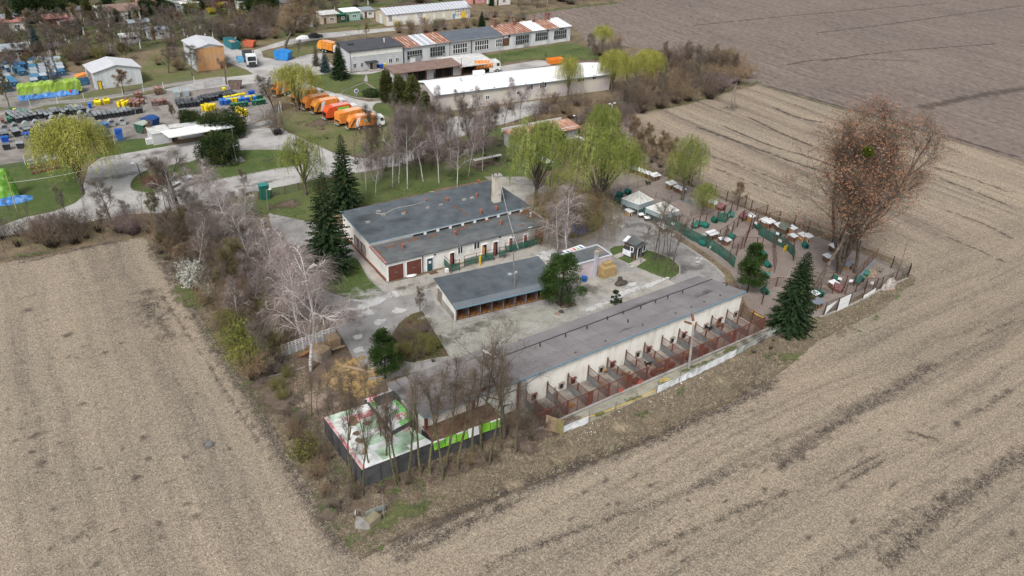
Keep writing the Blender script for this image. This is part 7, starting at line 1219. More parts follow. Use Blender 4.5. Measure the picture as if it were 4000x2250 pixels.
def bins(k,a,b,n,where,rows=1,dp=None,stack=1,tilt=0.):
    global NB_
    A,B=G(*a),G(*b);e=(B-A).normalized();nn=Vector((-e.y,e.x,0));rz=math.atan2(e.y,e.x);wd_=1.35 if k in 'KBVZ' else 1.4 if k in 'DY' else .66;n=min(n,max(1,int((B-A).length/(wd_*1.22))));dp=(dp or 1.)*1.25
    for r_ in range(rows):
        ci=0
        for i in range(n):
            ci+=1
            for s in range(stack):
                if RNG.random()<.09:continue
                p=A.lerp(B,(i+.5)/n)+nn*r_*(dp or 1.)+Vector((RNG.uniform(-.06,.06),RNG.uniform(-.06,.06),s*.28));c=clone(BP[k],p,rz+RNG.uniform(-.12,.12)+(PI if RNG.random()<.1 else 0));lb_=f'{OR_[min(ci, 17)]} {NM[k]} from left, '+(f'{OR_[r_+1]} row, ' if rows>1 else '')+(['bottom','second lowest','middle','upper','top'][s]+' of its stack, ' if stack>1 else '')+where;lb_=lb_ if len(lb_.split())<=16 else lb_.replace(' from left','');lb_=lb_ if len(lb_.split())<=16 else ' '.join(lb_.replace(' the ',' ').split()[:16]);c['label']=lb_;c['group']=f'{NM[k]}s {where}';c['category']='bin';NB_+=1
                if tilt:c.rotation_euler=(-tilt,0,rz+RNG.uniform(-.2,.2));c.location.z+=.35
                c.name={'D':'recycling_dome','Y':'recycling_dome'}.get(k,'waste_container' if k in 'KBVZ' else 'wheeled_bin')
bins('K',(0,587),(110,578),6,'in the front row left of the big willow');bins('B',(0,562),(130,538),7,'in the line left of the big willow');bins('K',(0,546),(135,520),7,'behind the blue line of bins',2,1.1)
bins('D',(0,515),(165,492),10,'in the long left row of domes');bins('D',(190,480),(375,450),11,'in the line behind the big willow');bins('D',(374,500),(500,484),7,'in the short curved row beside the stacked blue bins')
bins('g',(62,482),(150,464),9,'in the packed block at the far left',6,.85);bins('v',(30,485),(58,480),4,'at the left edge of the bin yard',2,.9);bins('v',(95,458),(120,450),2,'between the packed grey lids',5,.9);bins('n',(0,488),(28,484),4,'at the left edge of the bin yard',2,.9)
bins('g',(160,470),(340,440),17,'in the packed block behind the big willow',4,.9);bins('g',(370,470),(520,448),15,'in the block right of the big willow',3,.9);bins('y',(52,448),(70,446),3,'at the left end of the yard track');bins('B',(405,545),(435,540),2,'in the left tall blue stacks',1,1.2,4);bins('B',(440,552),(500,545),4,'in the right tall blue stacks',1,1.2,5);bins('b',(372,500),(402,510),3,'beside the tall blue stacks',2,.9)
bins('B',(388,528),(402,526),1,'lying by the willow');bins('Y',(368,417),(440,405),8,'lying in a row by the brown crates',tilt=1.2);bins('y',(460,420),(495,425),4,'in the short stack by the brown crates',2,.9,2);bins('b',(340,425),(366,420),4,'left of the yellow domes',1);bins('y',(294,433),(310,432),3,'left of the lying blue bins')
bins('k',(695,425),(800,412),11,'in the block in front of the entrance gate',4,.85);bins('g',(700,448),(760,440),6,'below the front black block',1);bins('Z',(672,382),(750,374),6,'in the pale block beside the track',3,1.);bins('n',(530,392),(560,388),4,'in the tall brown stacks',2,.9,3);bins('n',(470,415),(550,420),8,'in the long brown row',3,.9);bins('n',(605,372),(640,368),4,'in the right brown stacks',2,.9,3);bins('n',(592,415),(655,408),6,'behind the birch in the bin yard',2,.9)
bins('k',(800,402),(925,378),14,'in the long packed row near the gate',3,.85);bins('y',(875,398),(960,382),9,'between the black and blue rows');bins('b',(858,412),(1005,395),14,'in the long blue rows',2,.9);bins('y',(885,407),(1000,390),10,'behind the long blue rows');bins('v',(900,425),(1040,405),14,'in the front green row',1);bins('V',(1003,400),(1030,396),2,'at the right end of the rows',1,1.2,2);bins('B',(965,388),(1005,382),3,'in the stacked group behind the green bins',1,1.,3)
bins('y',(800,440),(845,428),5,'left of the dark yew',2,.9,2);bins('y',(925,440),(965,455),4,'right of the dark yew',1,.9,2);bins('y',(866,364),(886,360),2,'near the rusty frames');bins('Z',(660,425),(690,422),3,'at the right brown crates');bins('k',(500,450),(560,440),7,'right of the pale domes row')
for i,k in enumerate('kbby'):
    p=G(1475+i*9,268-i);c=clone(BP[k],p,0,label=['black','left blue','right blue','yellow'][i]+' bin beside the office entrance');c['category']='bin'
for k in BP:drop(BP[k])
M_POST=flat('dark_rust_post',(.09,.038,.03),.7,.2)
def fence(label,pts,h,net=None,step=2.5,post=None,rail=None,name='fence',pr=.05,netz=0.,neth=None,boards=(),netname='net_panel',top=0.,world=False):
    P=pts if world else[G(*p)for p in pts];T=thing(name,label,'fence',tuple(P[0]));k=0
    post=post or M_POST;prev=None
    for a,b in zip(P,P[1:]):
        n=max(1,round((b-a).length/step))
        for i in range(n):
            p,q=a.lerp(b,i/n),a.lerp(b,(i+1)/n);obj('post',MB().tube(p,p+Vector((0,0,h+top)),pr,n=5),post,T)
            if net:obj(netname,MB().quad(p+Vector((0,0,netz)),q+Vector((0,0,netz)),q+Vector((0,0,neth or h)),p+Vector((0,0,neth or h))),net,T)
            if rail:obj('rail',MB().bar(p+Vector((0,0,h)),q+Vector((0,0,h)),.05),rail,T)
            if k in boards:m_=(p+q)/2+Vector((0,-.06,h*.55));obj('notice',MB().box(m_,(.6,.03,.45),math.atan2((q-p).y,(q-p).x)),T_WHITE,T)
            k+=1
    obj('post',MB().tube(P[-1],P[-1]+Vector((0,0,h+top)),pr,n=5),post,T);return T
fence('curved dark green shade-net fence between the yard road and the pens',[(2397,799),(2428,817),(2555,864),(2648,904),(2698,938),(2754,963),(2803,994),(2844,1025),(2866,1047)],1.9,N_GREEN,2.4,M_DOORG,name='shade_net_fence',boards=(1,5))
for i,(lb,pts,h,net,bd)in enumerate([('brown post fence closing the paddock side of the dog pens',[(2701,901),(2754,880),(2799,864),(2878,823),(2909,811)],2.4,N_WIREB,(3,)),('brown fence second from the paddock across the pens',[(2754,963),(2806,945),(2859,910),(2898,867),(2946,861),(2990,845)],2.3,N_WIREB,(2,)),('brown fence crossing the middle of the pens',[(2844,1025),(2875,1000),(2912,948),(2925,910),(2953,882),(3040,870)],2.3,N_WIREB,()),('brown fence running lengthwise through the pens',[(2859,970),(2951,973),(2973,973),(3024,968),(3064,974)],2.2,N_WIREB,()),('rust brown fence row above the yellow board',[(2898,867),(2962,905),(3000,925),(3060,950),(3095,985)],2.3,N_WIREB,(1,3)),('brown gate fence before the lower pens',[(3130,1090),(3200,1108),(3247,1102),(3300,1117),(3334,1118),(3378,1128),(3420,1125)],1.8,N_WIREB,(2,3,5)),('brown rail fence behind the biggest spruce',[(2975,1190),(2985,1140),(3030,1120),(3130,1130),(3200,1145),(3300,1150),(3378,1135)],1.7,N_WIREB,())]):
    fence(lb,pts,h,net,2.3,M_POST,M_POST,boards=bd,pr=.085)
fence('dark green net screens inside the right part of the pens',[(2962,917),(3018,950),(3064,970),(3095,1000),(3098,1020)],1.8,N_GREEN,2.4,name='shade_net_fence',boards=(1,3));fence('green net pen corner at the field side',[(2799,864),(2835,872),(2850,850)],1.9,N_GREEN,2.4,name='shade_net_fence',boards=(1,))
fence('tall fence with grey-blue sheeting right of the poplar',[(3334,1110),(3360,1085),(3412,1033)],3.,N_WIREB,2.,M_RBROWN,M_RBROWN,neth=3.);fence('grey sheeting along the foot of the tall fence',[(3336,1112),(3362,1087),(3414,1035)],1.4,alpha_mat('grey_blue_sheet',(.3,.34,.38),.9),2.,T_GREY,name='sheet_fence');fence('pale pipe fence between the middle spruce and the pens',[(3024,1067),(3020,1020),(3017,968)],2.4,N_WIREG,1.6,M_RBROWN)
fence('dark post wire fence along the stubble field behind the pens',[(2600,690),(2700,728),(2791,766),(2836,788),(2931,825),(2991,842),(3041,870),(3100,885),(3154,905),(3250,945),(3350,985),(3480,1048),(3545,1075)],2.2,N_WIRE,4.2,B_DARK,pr=.09)
fence('wire fence around the upper paddock',[(2430,655),(2520,670),(2600,690)],1.8,N_WIRE,3,B_DARK);fence('low paddock divider with thin posts',[(2392,770),(2450,752),(2530,722),(2600,690),(2625,668)],1.6,N_WIREG,2.6,B_DARK,pr=.035);fence('second low paddock divider by the aviary',[(2560,775),(2620,790),(2700,770),(2760,800)],1.4,N_WIREG,2.8,B_DARK,pr=.035)
fence('wire fence with leaning posts along the lower right pen edge',[(3216,1232),(3266,1213),(3315,1192),(3368,1167),(3437,1130),(3545,1084)],2.2,N_WIRE,3.,B_DARK,T_DARK,pr=.07);ribbon('fence_footing',[(3200,1240),(3266,1216),(3368,1170),(3437,1133),(3545,1087)],.4,.08,M_KERB)
T=thing('banner_sheet','large white sheet hung on the lower right pen fence','banner',G(3270,1215));A,B=G(3267,1216),G(3309,1196);obj('sheet',MB().bar(A+Vector((0,-.1,1.15)),B+Vector((0,-.1,1.15)),.04,2.1),T_WHITE,T);obj('fold_line',MB().bar(A+Vector((0,-.14,1.)),B+Vector((0,-.14,1.)),.03,.06),W_GREY,T)
single('banner_sheet',MB().quad(G(3369,1165)+Vector((0,-.1,.1)),G(3414,1144)+Vector((0,-.1,.2)),G(3414,1144)+Vector((0,-.1,1.)),G(3369,1165)+Vector((0,-.1,.6))),T_WHITE,'narrow white sheet low on the fence right of the large white one','banner');single('banner_sheet',MB().add([G(3217,1232)+Vector((0,-.1,.05)),G(3258,1215)+Vector((0,-.1,1.9)),G(3219,1231)+Vector((0,-.1,1.6))],[(0,1,2)]),T_WHITE,'torn triangular white sheet left of the large white one','banner')
bl=[G(*p)for p in[(2198,1692),(2296,1652),(2400,1615),(2480,1580),(2564,1535),(2650,1497),(2725,1462),(2800,1425),(2870,1390),(2950,1345),(3000,1318),(3090,1292)]];T=thing('apron_fence','low fence below the kennel runs hung with torn white sheeting','fence',tuple(bl[0]));r=random.Random(8)
for i,(a,b)in enumerate(zip(bl,bl[1:])):
    obj('post',MB().bar(a,a+Vector((.1,0,1.7)),.09),M_WOODG,T);obj('wire',MB().bar(a+Vector((0,0,1.3)),b+Vector((0,0,1.3)),.025),T_GREY,T)
    if i not in(1,2,3):
        n=6;mb=MB()
        for j in range(n+1):p=a.lerp(b,j/n);s=r.uniform(-.08,.08);mb.v+=[(p.x+s,p.y-.08+s,.04+r.uniform(0,.1)),(p.x+s*.5,p.y-.05+s,.65),(p.x,p.y-.06,1.18+r.uniform(-.12,.05))]
        mb.f=[(j*3+k,(j+1)*3+k,(j+1)*3+k+1,j*3+k+1)for j in range(n)for k in(0,1)];obj('white_sheeting',mb,mat('dirty_white_sheet',[(.33,.34,.33),(.55,.58,.6),(.66,.69,.71)],.8,.6,lo=.33,hi=.5)if i<8 else alpha_mat('thin_white_sheet',(.42,.46,.44),.75),T)
T=thing('hose','long yellow hose lying along the apron below the runs','hose',G(2200,1655));obj('tube',MB().path([Vector((*p,.08))for p in densify([G(*p)for p in[(2198,1655),(2290,1632),(2350,1615),(2440,1580),(2500,1555),(2560,1525)]],.7,True,False)],.05,5),M_YEL,T)
T=thing('hose','short looped yellow hose right of the twin lamp','hose',G(2590,1495));obj('tube',MB().path([Vector((*p,.1))for p in densify([G(*p)for p in[(2580,1492),(2590,1482),(2618,1484),(2600,1490),(2582,1494),(2575,1503)]],.4,True,False)],.05,5),M_YEL,T)
T=thing('hose','yellow hose hanging from the fence at the right end of the runs','hose',G(2945,1260));obj('tube',MB().path([G(2938,1215,.9),G(2950,1225,.8),G(2965,1233,.7),G(2985,1241,.8)],.07,5),M_YEL,T)
T=thing('hose','yellow hose coiled over the green net in front of the main building','hose',G(1875,1040))
for k in(-.12,0,.12):obj('loop',MB().path([G(1873,1040)+Vector((k,-.1,z))for z in(1.9,1.2,.5,.1)],.05,5),M_YEL,T)
a0=G(1722,1030)
for lb,pts in[('green net cage at the left in front of the doorways',[(1722,1030),(1760,1068),(1795,1058)]),('green net screen carrying the yellow hose',[(1813,1045),(1860,1032),(1930,1016)]),('green net gate screen in front of the right doorways',[(1950,1010),(1972,1008),(1973,1000)]),('long green net screen at the right end of the main building',[(1972,993),(2012,985),(2072,968),(2110,955)]),('green net corner at the brown wide door',[(2073,930),(2110,945),(2112,962)])]:
    fence(lb,pts,2.0,N_GREEN,2.3,M_RBROWN,M_RBROWN,name='net_cage',neth=1.5,netz=.3)
for p,m_,s in[((1800,1000),T_DARK,(.7,.3,1.1)),((1830,992),T_DARK,(.5,.3,1.4)),((1745,1062),T_WHITE,(.5,.4,.5))]:single('crate',MB().box(G(*p)+Vector((0,0,s[2]/2)),s,FM.rz).box(G(*p)+Vector((0,0,s[2]+.03)),(s[0]*1.1,s[1]*1.1,.06),FM.rz),m_,{1800:'dark crate below the window of the main building',1830:'tall dark tilted crate by the second doorway',1745:'small white box at the left green cage'}[p[0]],'crate')
single('door_mat',MB().box(G(1693,1066)+Vector((0,0,.05)),(1.3,.8,.04),FM.rz).box(G(1693,1066)+Vector((0,0,.075)),(1.1,.6,.02),FM.rz),M_BROWN,'brown mat on the concrete before the petrol-blue door','mat')
fence('wire fence with dark posts along the main concrete road',[(985,778),(1013,778),(1063,772),(1115,757),(1167,745),(1215,728),(1300,708),(1415,705),(1500,698),(1600,662),(1700,625),(1850,575),(1960,570)],1.5,N_WIREG,3.6,M_RBROWN,name='wire_fence',pr=.07)
fence('white posted fence along the bin yard',[(0,665),(100,645),(230,620),(450,565),(580,530)],1.9,N_WIREG,5.,T_WHITE,name='wire_fence');fence('pale posted fence behind the bins along the track',[(0,440),(120,420),(330,395),(480,372),(640,348),(760,325)],1.8,N_WIREG,6,T_WHITE,name='wire_fence');fence('grey sliding gate at the scrap yard entrance',[(800,345),(870,330)],1.6,N_WIREG,3,T_GREY,T_GREY,name='gate');fence('wire fence right of the yew at the old platform',[(975,475),(1035,460),(1090,440),(1100,420)],1.6,N_WIREG,4,T_WHITE,name='wire_fence')
T=thing('green_booth','dark green metal booth at the roadside fence','booth',G(1035,775));p=G(1035,775);obj('shell',MB().box(p+Vector((0,0,1.3)),(1.5,1.3,2.6),FM.rz),flat('booth_green',(.01,.13,.11),.5),T);obj('roof',MB().box(p+Vector((0,0,2.66)),(1.7,1.5,.12),FM.rz),flat('booth_roof',(.03,.2,.18),.5),T);obj('door',MB().box(p-FM.n*.67+Vector((0,0,1.25)),(.8,.05,2.1),FM.rz),M_DOORG,T)
for x,y,lb in[(948,768,'left concrete gate pillar by the birches'),(908,780,'right leaning concrete gate pillar by the birches')]:p=G(x,y);T=thing('gate_pillar',lb,'pillar',p);obj('shaft',MB().box(p+Vector((0,0,.8)),(.8,.8,1.6),.3),W_CONC,T);obj('cap',MB().box(p+Vector((0,0,1.65)),(.95,.95,.12),.3),M_WALK,T)
def pole(label,b,top,r=.1,lamp=None,m_=None,name='lamp_post',cat='lamp post'):
    p=G(*b);T=thing(name,label,cat,p);d=ray(*top);h=hgt(p,top[1]);q=G(top[0],top[1],h)
    if(q-Vector((p.x,p.y,h))).length>2.5:q=Vector((p.x,p.y,h))+(q-Vector((p.x,p.y,h))).normalized()*2.5
    obj('shaft',MB().tube(p,q,r*1.25,r*.8,8),m_ or M_WOODG,T)
    for dx,dy in(lamp or()):obj('arm',MB().bar(q,q+Vector((dx,dy,.15)),.06),T_GREY,T);obj('lamp',MB().ell(q+Vector((dx*1.15,dy*1.15,.12)),(.32,.2,.12)),T_WHITE,T)
    return T,q
T,q=pole('tall wooden pole with two floodlights in front of the stall block',(2015,1182),(2005,985),.1,None,M_WOODG)
for s in(-1,1):z=hgt(G(2015,1182),1066);obj('floodlight',MB().box(Vector((q.x,q.y,z))+Vector((s*.5,-.1,0)),(.5,.3,.2),.2*s),M_STEEL,T);obj('arm',MB().bar(Vector((q.x,q.y,z-.15)),Vector((q.x+s*.5,q.y,z-.1)),.06),T_GREY,T)
T,q=pole('tapered concrete lamp post with two long rusty heads between the runs',(2690,1442),(2710,1268),.16,None,W_CONC)
for dx,dy,dz in((-1.0,.2,.6),(.05,.5,1.1)):obj('arm',MB().bar(q,q+Vector((dx*.4,dy*.4,dz*.4)),.07),M_YEL,T);obj('lamp_head',MB().bar(q+Vector((dx*.4,dy*.4,dz*.4)),q+Vector((dx*1.4,dy*1.4,dz*1.2)),.3,.2),R_RUSTD,T)
for lb,b,t_,lamp,m_ in[('dark lamp post on the traffic island',(560,715),(534,638),((-.6,.1),),T_DARK),('dark lamp post left of the pollarded trunk',(672,845),(652,760),(),T_DARK),('wooden lamp post beside the green booth',(1048,822),(1040,742),((.5,-.2),),M_WOODG),('leaning pole at the far right corner of the pens',(3512,1056),(3549,932),(),M_WOODG),('lamp post behind the half bare paddock willow',(2724,745),(2741,636),((.5,0),),M_WOODG),('white pole with crossbar right of the paddock birch',(2386,530),(2391,406),((.6,0),(-.6,0)),T_WHITE),('dark pole at the thicket right of the white-roofed building',(2252,500),(2251,452),((-.5,0),),T_DARK),('lamp post by the open shed',(1802,298),(1802,228),((0,.3),),M_RBROWN),('grey mast behind the far workshop wing',(1996,98),(1996,53),(),T_GREY),('thin post on the lawn before the middle workshop',(1952,248),(1952,186),(),M_WOODG),('tall left flagpole by the dark yew',(910,624),(895,549),(),T_WHITE),('tall right flagpole by the dark yew',(925,636),(909,561),(),T_WHITE),('low white post left of the flagpoles',(841,631),(833,590),(),T_WHITE),('grey lamp post near the green-tarped bus',(300,370),(283,300),(),W_CONC),('wooden stake with a cable by the green wrapped shape',(66,822),(20,672),(),mat('yellow_wood',[(.3,.24,.12),(.42,.35,.18)],2.)),('white lamp post at the scrap yard corner',(1062,372),(1050,300),(),T_GREY),('grey pole at the fence end below the trucks',(1100,440),(1092,395),(),T_WHITE),('thin dark pole at the warehouse track',(1355,165),(1350,136),((-.4,0),),T_GREY)]:
    pole(lb,b,t_,.08,lamp,m_)
T=thing('power_pole','A-shaped wooden power pole standing in the stubble field','power pole',G(2857,422));h=hgt(G(2857,422),324);c=G(2857,422)+Vector((0,0,h))
for x in(2847,2867):obj('leg',MB().tube(G(x,422),c,.16,.12,7),M_WOODG,T)
obj('crossarm',MB().bar(c-Vector((1,.5,.2)),c+Vector((1,.5,-.2)),.12),M_WOODG,T)
wz=[Vector((c.x,c.y,h-.2)),G(2386,530)+Vector((0,0,8))]
for i in(-1,1):T=thing('power_line',['left','','right'][i+1]+' power line from the A-shaped pole to the white pole','cable',c);a,b=wz[0]+Vector((i*.8,i*.4,0)),wz[1]+Vector((i*.6,0,0));obj('wire',MB().path([a.lerp(b,t)-Vector((0,0,6*t*(1-t)))for t in[j/14 for j in range(15)]],.014,3),T_DARK,T)
T=thing('cable','pale cable crossing the lawn and road at the big left willow','cable',G(30,830));a,b=G(60,810)+Vector((0,0,4.5)),G(560,715)+Vector((0,0,5.5));obj('wire',MB().path([a.lerp(b,t)-Vector((0,0,3*t*(1-t)))for t in[j/14 for j in range(15)]],.025,3),T_WHITE,T)
T=thing('round_sign','round blue and white traffic sign on the office lawn','traffic sign',G(1393,380));p=G(1393,380);h=hgt(p,355);obj('pole',MB().tube(p,p+Vector((0,0,h+.4)),.05),T_GREY,T);s_=obj('disc',MB().tube(p+Vector((0,-.05,h)),p+Vector((0,-.1,h)),.55,n=18),T_WHITE,T);obj('print',MB().tube(p+Vector((0,-.1,h)),p+Vector((0,-.13,h)),.4,n=18),I_BLUE,s_);obj('slash',MB().bar(p+Vector((-.3,-.15,h+.3)),p+Vector((.3,-.15,h-.3)),.1),M_RED,s_)
M_SLATE2=mat('slate_board',[(.13,.15,.18),(.2,.22,.25)],2.);M_MAR=mat('maroon_felt',[(.16,.07,.07),(.24,.12,.12)],2.);M_WLID=mat('white_board',[(.55,.57,.58),(.72,.74,.75)],1.5,.6,co='obj',rnd=.05);M_TEAL=mat('teal_plastic',[(.005,.085,.065),(.01,.14,.105)],1.2,.5,co='obj',rnd=.15);M_KWALL=mat('kennel_wood',[(.10,.055,.035),(.2,.12,.08)],2.,.85,co='obj',rnd=.3);M_KWO=mat('orange_kennel_wood',[(.33,.18,.07),(.48,.28,.12)],2.,.85,co='obj')
def hut(kind,roofm,wallm,w=1.5,d=1.1,h=1.05):
    w*=.74;d*=.8;h*=.85;T=lthing('dog_house','','dog house')
    if kind=='flat':
        obj('walls',MB().add([(-w/2,-d/2,.08),(w/2,-d/2,.08),(w/2,d/2,.08),(-w/2,d/2,.08),(-w/2,-d/2,h),(w/2,-d/2,h),(w/2,d/2,h+.15),(-w/2,d/2,h+.15)],[(0,1,5,4),(1,2,6,5),(2,3,7,6),(3,0,4,7),(3,2,1,0)]),wallm,T);mb=MB();mb.box((0,0,h+.12),(w*1.25,d*1.4,.07),0,.13);obj('roof',mb,roofm,T)
        obj('opening',MB().box((-w*.2,-d/2-.01,.42),(.42,.03,.5)),M_BLACK,T);obj('door_frame',MB().bar((-w*.2-.25,-d/2-.03,.15),(-w*.2-.25,-d/2-.03,.72),.06).bar((-w*.2+.25,-d/2-.03,.15),(-w*.2+.25,-d/2-.03,.72),.06).bar((-w*.2-.28,-d/2-.03,.72),(-w*.2+.28,-d/2-.03,.72),.05),M_KWO if wallm is M_KWALL else T_WHITE,T)
        for x in(-w*.4,w*.4):obj('foot',MB().box((x,0,.04),(.12,d,.08)),M_WOODG,T)
    else:
        mb=MB();mb.add([(-w/2,-d/2,0),(w/2,-d/2,0),(w/2,d/2,0),(-w/2,d/2,0),(-w/2,-d/2,h*.6),(w/2,-d/2,h*.6),(w/2,d/2,h*.6),(-w/2,d/2,h*.6),(0,-d/2,h),(0,d/2,h)],[(0,1,5,8,4),(2,3,7,9,6),(1,2,6,5),(3,0,4,7)]);obj('walls',mb,wallm,T)
        for s in(-1,1):mb=MB();mb.add([(s*w*.62,-d*.62,h*.5),(0,-d*.62,h+.06),(0,d*.62,h+.06),(s*w*.62,d*.62,h*.5),(s*w*.62,-d*.62,h*.44),(0,-d*.62,h),(0,d*.62,h),(s*w*.62,d*.62,h*.44)],[(0,1,2,3),(7,6,5,4),(0,4,5,1),(1,5,6,2),(2,6,7,3),(3,7,4,0)]);obj('roof_slope',mb,roofm,T)
        obj('opening',MB().box((0,-d/2-.01,.36),(.42,.03,.55)),M_BLACK,T)
    return T
HT={'w':hut('flat',M_WLID,M_KWALL),'W':hut('flat',M_WLID,M_KWALL,2.3,1.3,1.2),'o':hut('flat',M_WLID,M_KWO,1.5,1.2,1.15),'s':hut('flat',M_SLATE2,M_KWALL,1.9,1.3,1.1),'m':hut('gable',M_MAR,M_KWALL,1.7,1.5,1.5),'t':hut('gable',M_TEAL,M_TEAL,1.15,1.2,1.15),'g':hut('gable',M_SLATE2,M_KWO,1.5,1.3,1.5),'b':hut('gable',mat('mossy_hut_roof',[(.08,.1,.08),(.14,.16,.13)],2.),M_KWALL,2.4,1.8,1.9)}
HL={'w':'brown dog house with white flat lid','W':'wide brown dog house with white flat lid','o':'orange wooden dog house with white lid','s':'brown dog house with slate-grey lid','m':'brown dog house with maroon gabled roof','t':'teal plastic dog kennel','g':'orange wooden kennel with grey gabled roof','b':'large brown hut with mossy gabled roof'}
for k,x,y in[('s',2470,672),('w',2491,679),('w',2504,684),('w',2518,689),('w',2532,694),('W',2556,703),('W',2619,735),('w',2644,748),('w',2662,756),('o',2770,806),('o',2788,812),('m',2815,819),('m',2906,857),('o',2930,863),('W',2985,882),('W',3000,886),('w',3038,897),('b',3062,905),('o',3092,910),('w',3094,940),('o',3132,938),('o',3152,942),('W',2779,932),('o',2457,843),('b',2630,862),('t',2711,890),('t',2728,882),('t',2754,888),('t',2790,868),('t',2853,847),('t',2857,933),('t',3036,925),('t',2983,1003),('t',2960,893),('t',2999,1044),('t',2990,1082),('t',2987,1147),('t',3200,1157),('t',3263,1098),('t',3345,1108),('t',3358,1098),('t',3378,1076),('t',3145,967),('g',3309,1048),('s',3186,1200),('m',3272,1137),('w',3252,1125),('w',3252,980),('w',3228,1020),('w',3176,1165),('w',2590,905),('t',2452,757),('t',2420,768),('w',2835,955),('t',2745,958),('w',2920,1060),('w',2950,1075)]:
    c=clone(HT[k],G(x,y),KF.rz+RNG.uniform(-.15,.15)+(PI/2*.0 if k!='t' else RNG.uniform(-.6,.6)));c['group']='dog houses in the pens and paddock';c['category']='dog house';PENDING.append((c,None,'H'+k,None))
for k in HT:drop(HT[k])
T=thing('yellow_board','yellow board on the low fence among the pens','board',G(3064,985));p=G(3064,985);obj('board',MB().box(p+Vector((0,0,.7)),(1.1,.06,1.1),.2),M_YEL,T);obj('post',MB().box(p+Vector((0,.08,.6)),(.1,.08,1.2)),M_RBROWN,T)
def pallet(label,p,rz,tilt=0,n=1,m_=None,s=1.,z=0.):
    T=lthing('pallet_stack' if n>1 else 'pallet',label,'pallet')
    for k in range(n):
        z0=k*.15
        for j in range(6):obj('board',MB().box((-.5*s+j*.2*s,0,z0+.13),(.11*s,1.2*s,.02)),m_ or M_WOOD,T)
        for j in(-1,0,1):obj('bearer',MB().box((0,j*.52*s,z0+.06),(1.15*s,.1,.1)),m_ or M_WOODG,T)
    q=G(*p);T.location=(q.x,q.y,z);T.rotation_euler=(tilt,0,rz);return T
M_PAL=mat('fresh_pallet_wood',[(.30,.21,.13),(.46,.34,.23)],2.,.85)
pallet('stack of wooden pallets at the right end of the white slatted wall',(1302,1348),KF.rz,0,9,M_PAL,1.3);pallet('tilted wooden pallet leaning on the pallet stack',(1316,1372),KF.rz,-.5,1,M_PAL,1.5,.5);pallet('low pallet pile left of the tall pallet stack',(1265,1358),KF.rz,0,3,M_WOOD,1.3);pallet('orange-brown broken pallet beside the big birch',(1226,1362),KF.rz,-.4,1,M_WOODO,1.4,.4);pallet('slanted reddish pallet under the big birch',(1190,1395),.4,-.6,1,M_WOODO,1.3,.5)
pallet('light pallet lying behind the tall grey-sheeted fence',(3400,1062),.7,0,1,M_PAL,1.4);pallet('second light pallet nearer the teal kennels',(3392,1075),.7,0,1,M_PAL,1.4);pallet('grey pallet left of the maroon-roofed house',(3224,1136),.3,0,1,M_WOODG,1.3);pallet('pink-grey pallet beside the middle teal kennel',(3002,1052),.3,0,1,M_WOOD,1.2);pallet('dark flat board pallet in the paddock',(2691,789),.3,0,1,M_SLATE2,1.5)
for lb,p,s,m_,rz in[('broken crate with orange side beside the straw heap',(1258,1398),(1.9,1.5,1.3),mat('crate_board',[(.2,.16,.13),(.4,.36,.32)],1.),.5),('orange-brown scrap crate by the big birch trunk',(1232,1375),(1.2,1.,.8),M_WOODO,.2),('small grey hutch at the end of the litter wall',(1040,1440),(1.1,.9,.9),T_GREY,.4),('pale box beside the grey hutch',(1070,1428),(.9,.8,.7),M_WOOD,.2)]:
    q=G(*p);T=thing('crate',lb,'crate',q)
    for sx in(-1,1):obj('side',MB().box(q+Matrix.Rotation(rz,3,'Z')@Vector((sx*s[0]/2,0,s[2]/2)),(.06,s[1],s[2]),rz),m_,T);obj('end',MB().box(q+Matrix.Rotation(rz,3,'Z')@Vector((0,sx*s[1]/2,s[2]/2)),(s[0]-.08,.06,s[2]*.96),rz),m_,T)
    obj('lid',MB().box(q+Vector((0,0,s[2]+.03)),(s[0]*1.05,s[1]*1.05,.06),rz,.05),M_WOOD,T)
A,B=G(1077,1402),G(1313,1318);T=thing('slatted_wall','white prefabricated concrete wall with slatted top behind the straw heap','wall',A);n=9;rzw=math.atan2((B-A).y,(B-A).x)
for i in range(n):
    p,q=A.lerp(B,i/n),A.lerp(B,(i+1)/n);obj('post',MB().box(p+Vector((0,0,.9)),(.16,.16,1.8),rzw),T_WHITE,T);obj('solid_panel',MB().bar(p+Vector((0,0,.5)),q+Vector((0,0,.5)),.06,1.),mat('dirty_white_concrete',[(.35,.36,.37),(.5,.52,.54)],1.),T)
    for z in(1.2,1.45,1.7):obj('slat',MB().bar(p+Vector((0,0,z)),q+Vector((0,0,z)),.06,.09),T_WHITE,T)
    obj('mid_post',MB().box((p+q)/2+Vector((0,0,1.4)),(.08,.07,.7),rzw),T_WHITE,T)
single('log',MB().tube(G(1341,1430,.15),G(1400,1442,.15),.2,.18,8).tube(G(1400,1442,.15),G(1462,1458,.15),.18,.14,8),M_WOOD,'long trunk lying across the straw heap','log');single('log',MB().tube(G(1048,1472,.1),G(1120,1455,.1),.09,.09,6).tube(G(1120,1455,.1),G(1200,1430,.1),.09,.08,6),W_CONC,'thin pale pole lying left of the big birch','pole')
T=thing('old_trailer','broken grey trailer panels lying at the lower left corner of the belt','trailer',G(1450,2010));obj('side_panel',MB().bar(G(1428,2008,.8),G(1505,1978,.8),.1,.6),mat('weathered_panel',[(.14,.17,.16),(.26,.3,.29)],2.),T);obj('end_panel',MB().bar(G(1390,2010,.6),G(1392,1992,.9),.1,.9),T_GREY,T);obj('post',MB().tube(G(1500,2020),G(1500,2020)+Vector((0,0,3)),.09),M_WOODG,T)
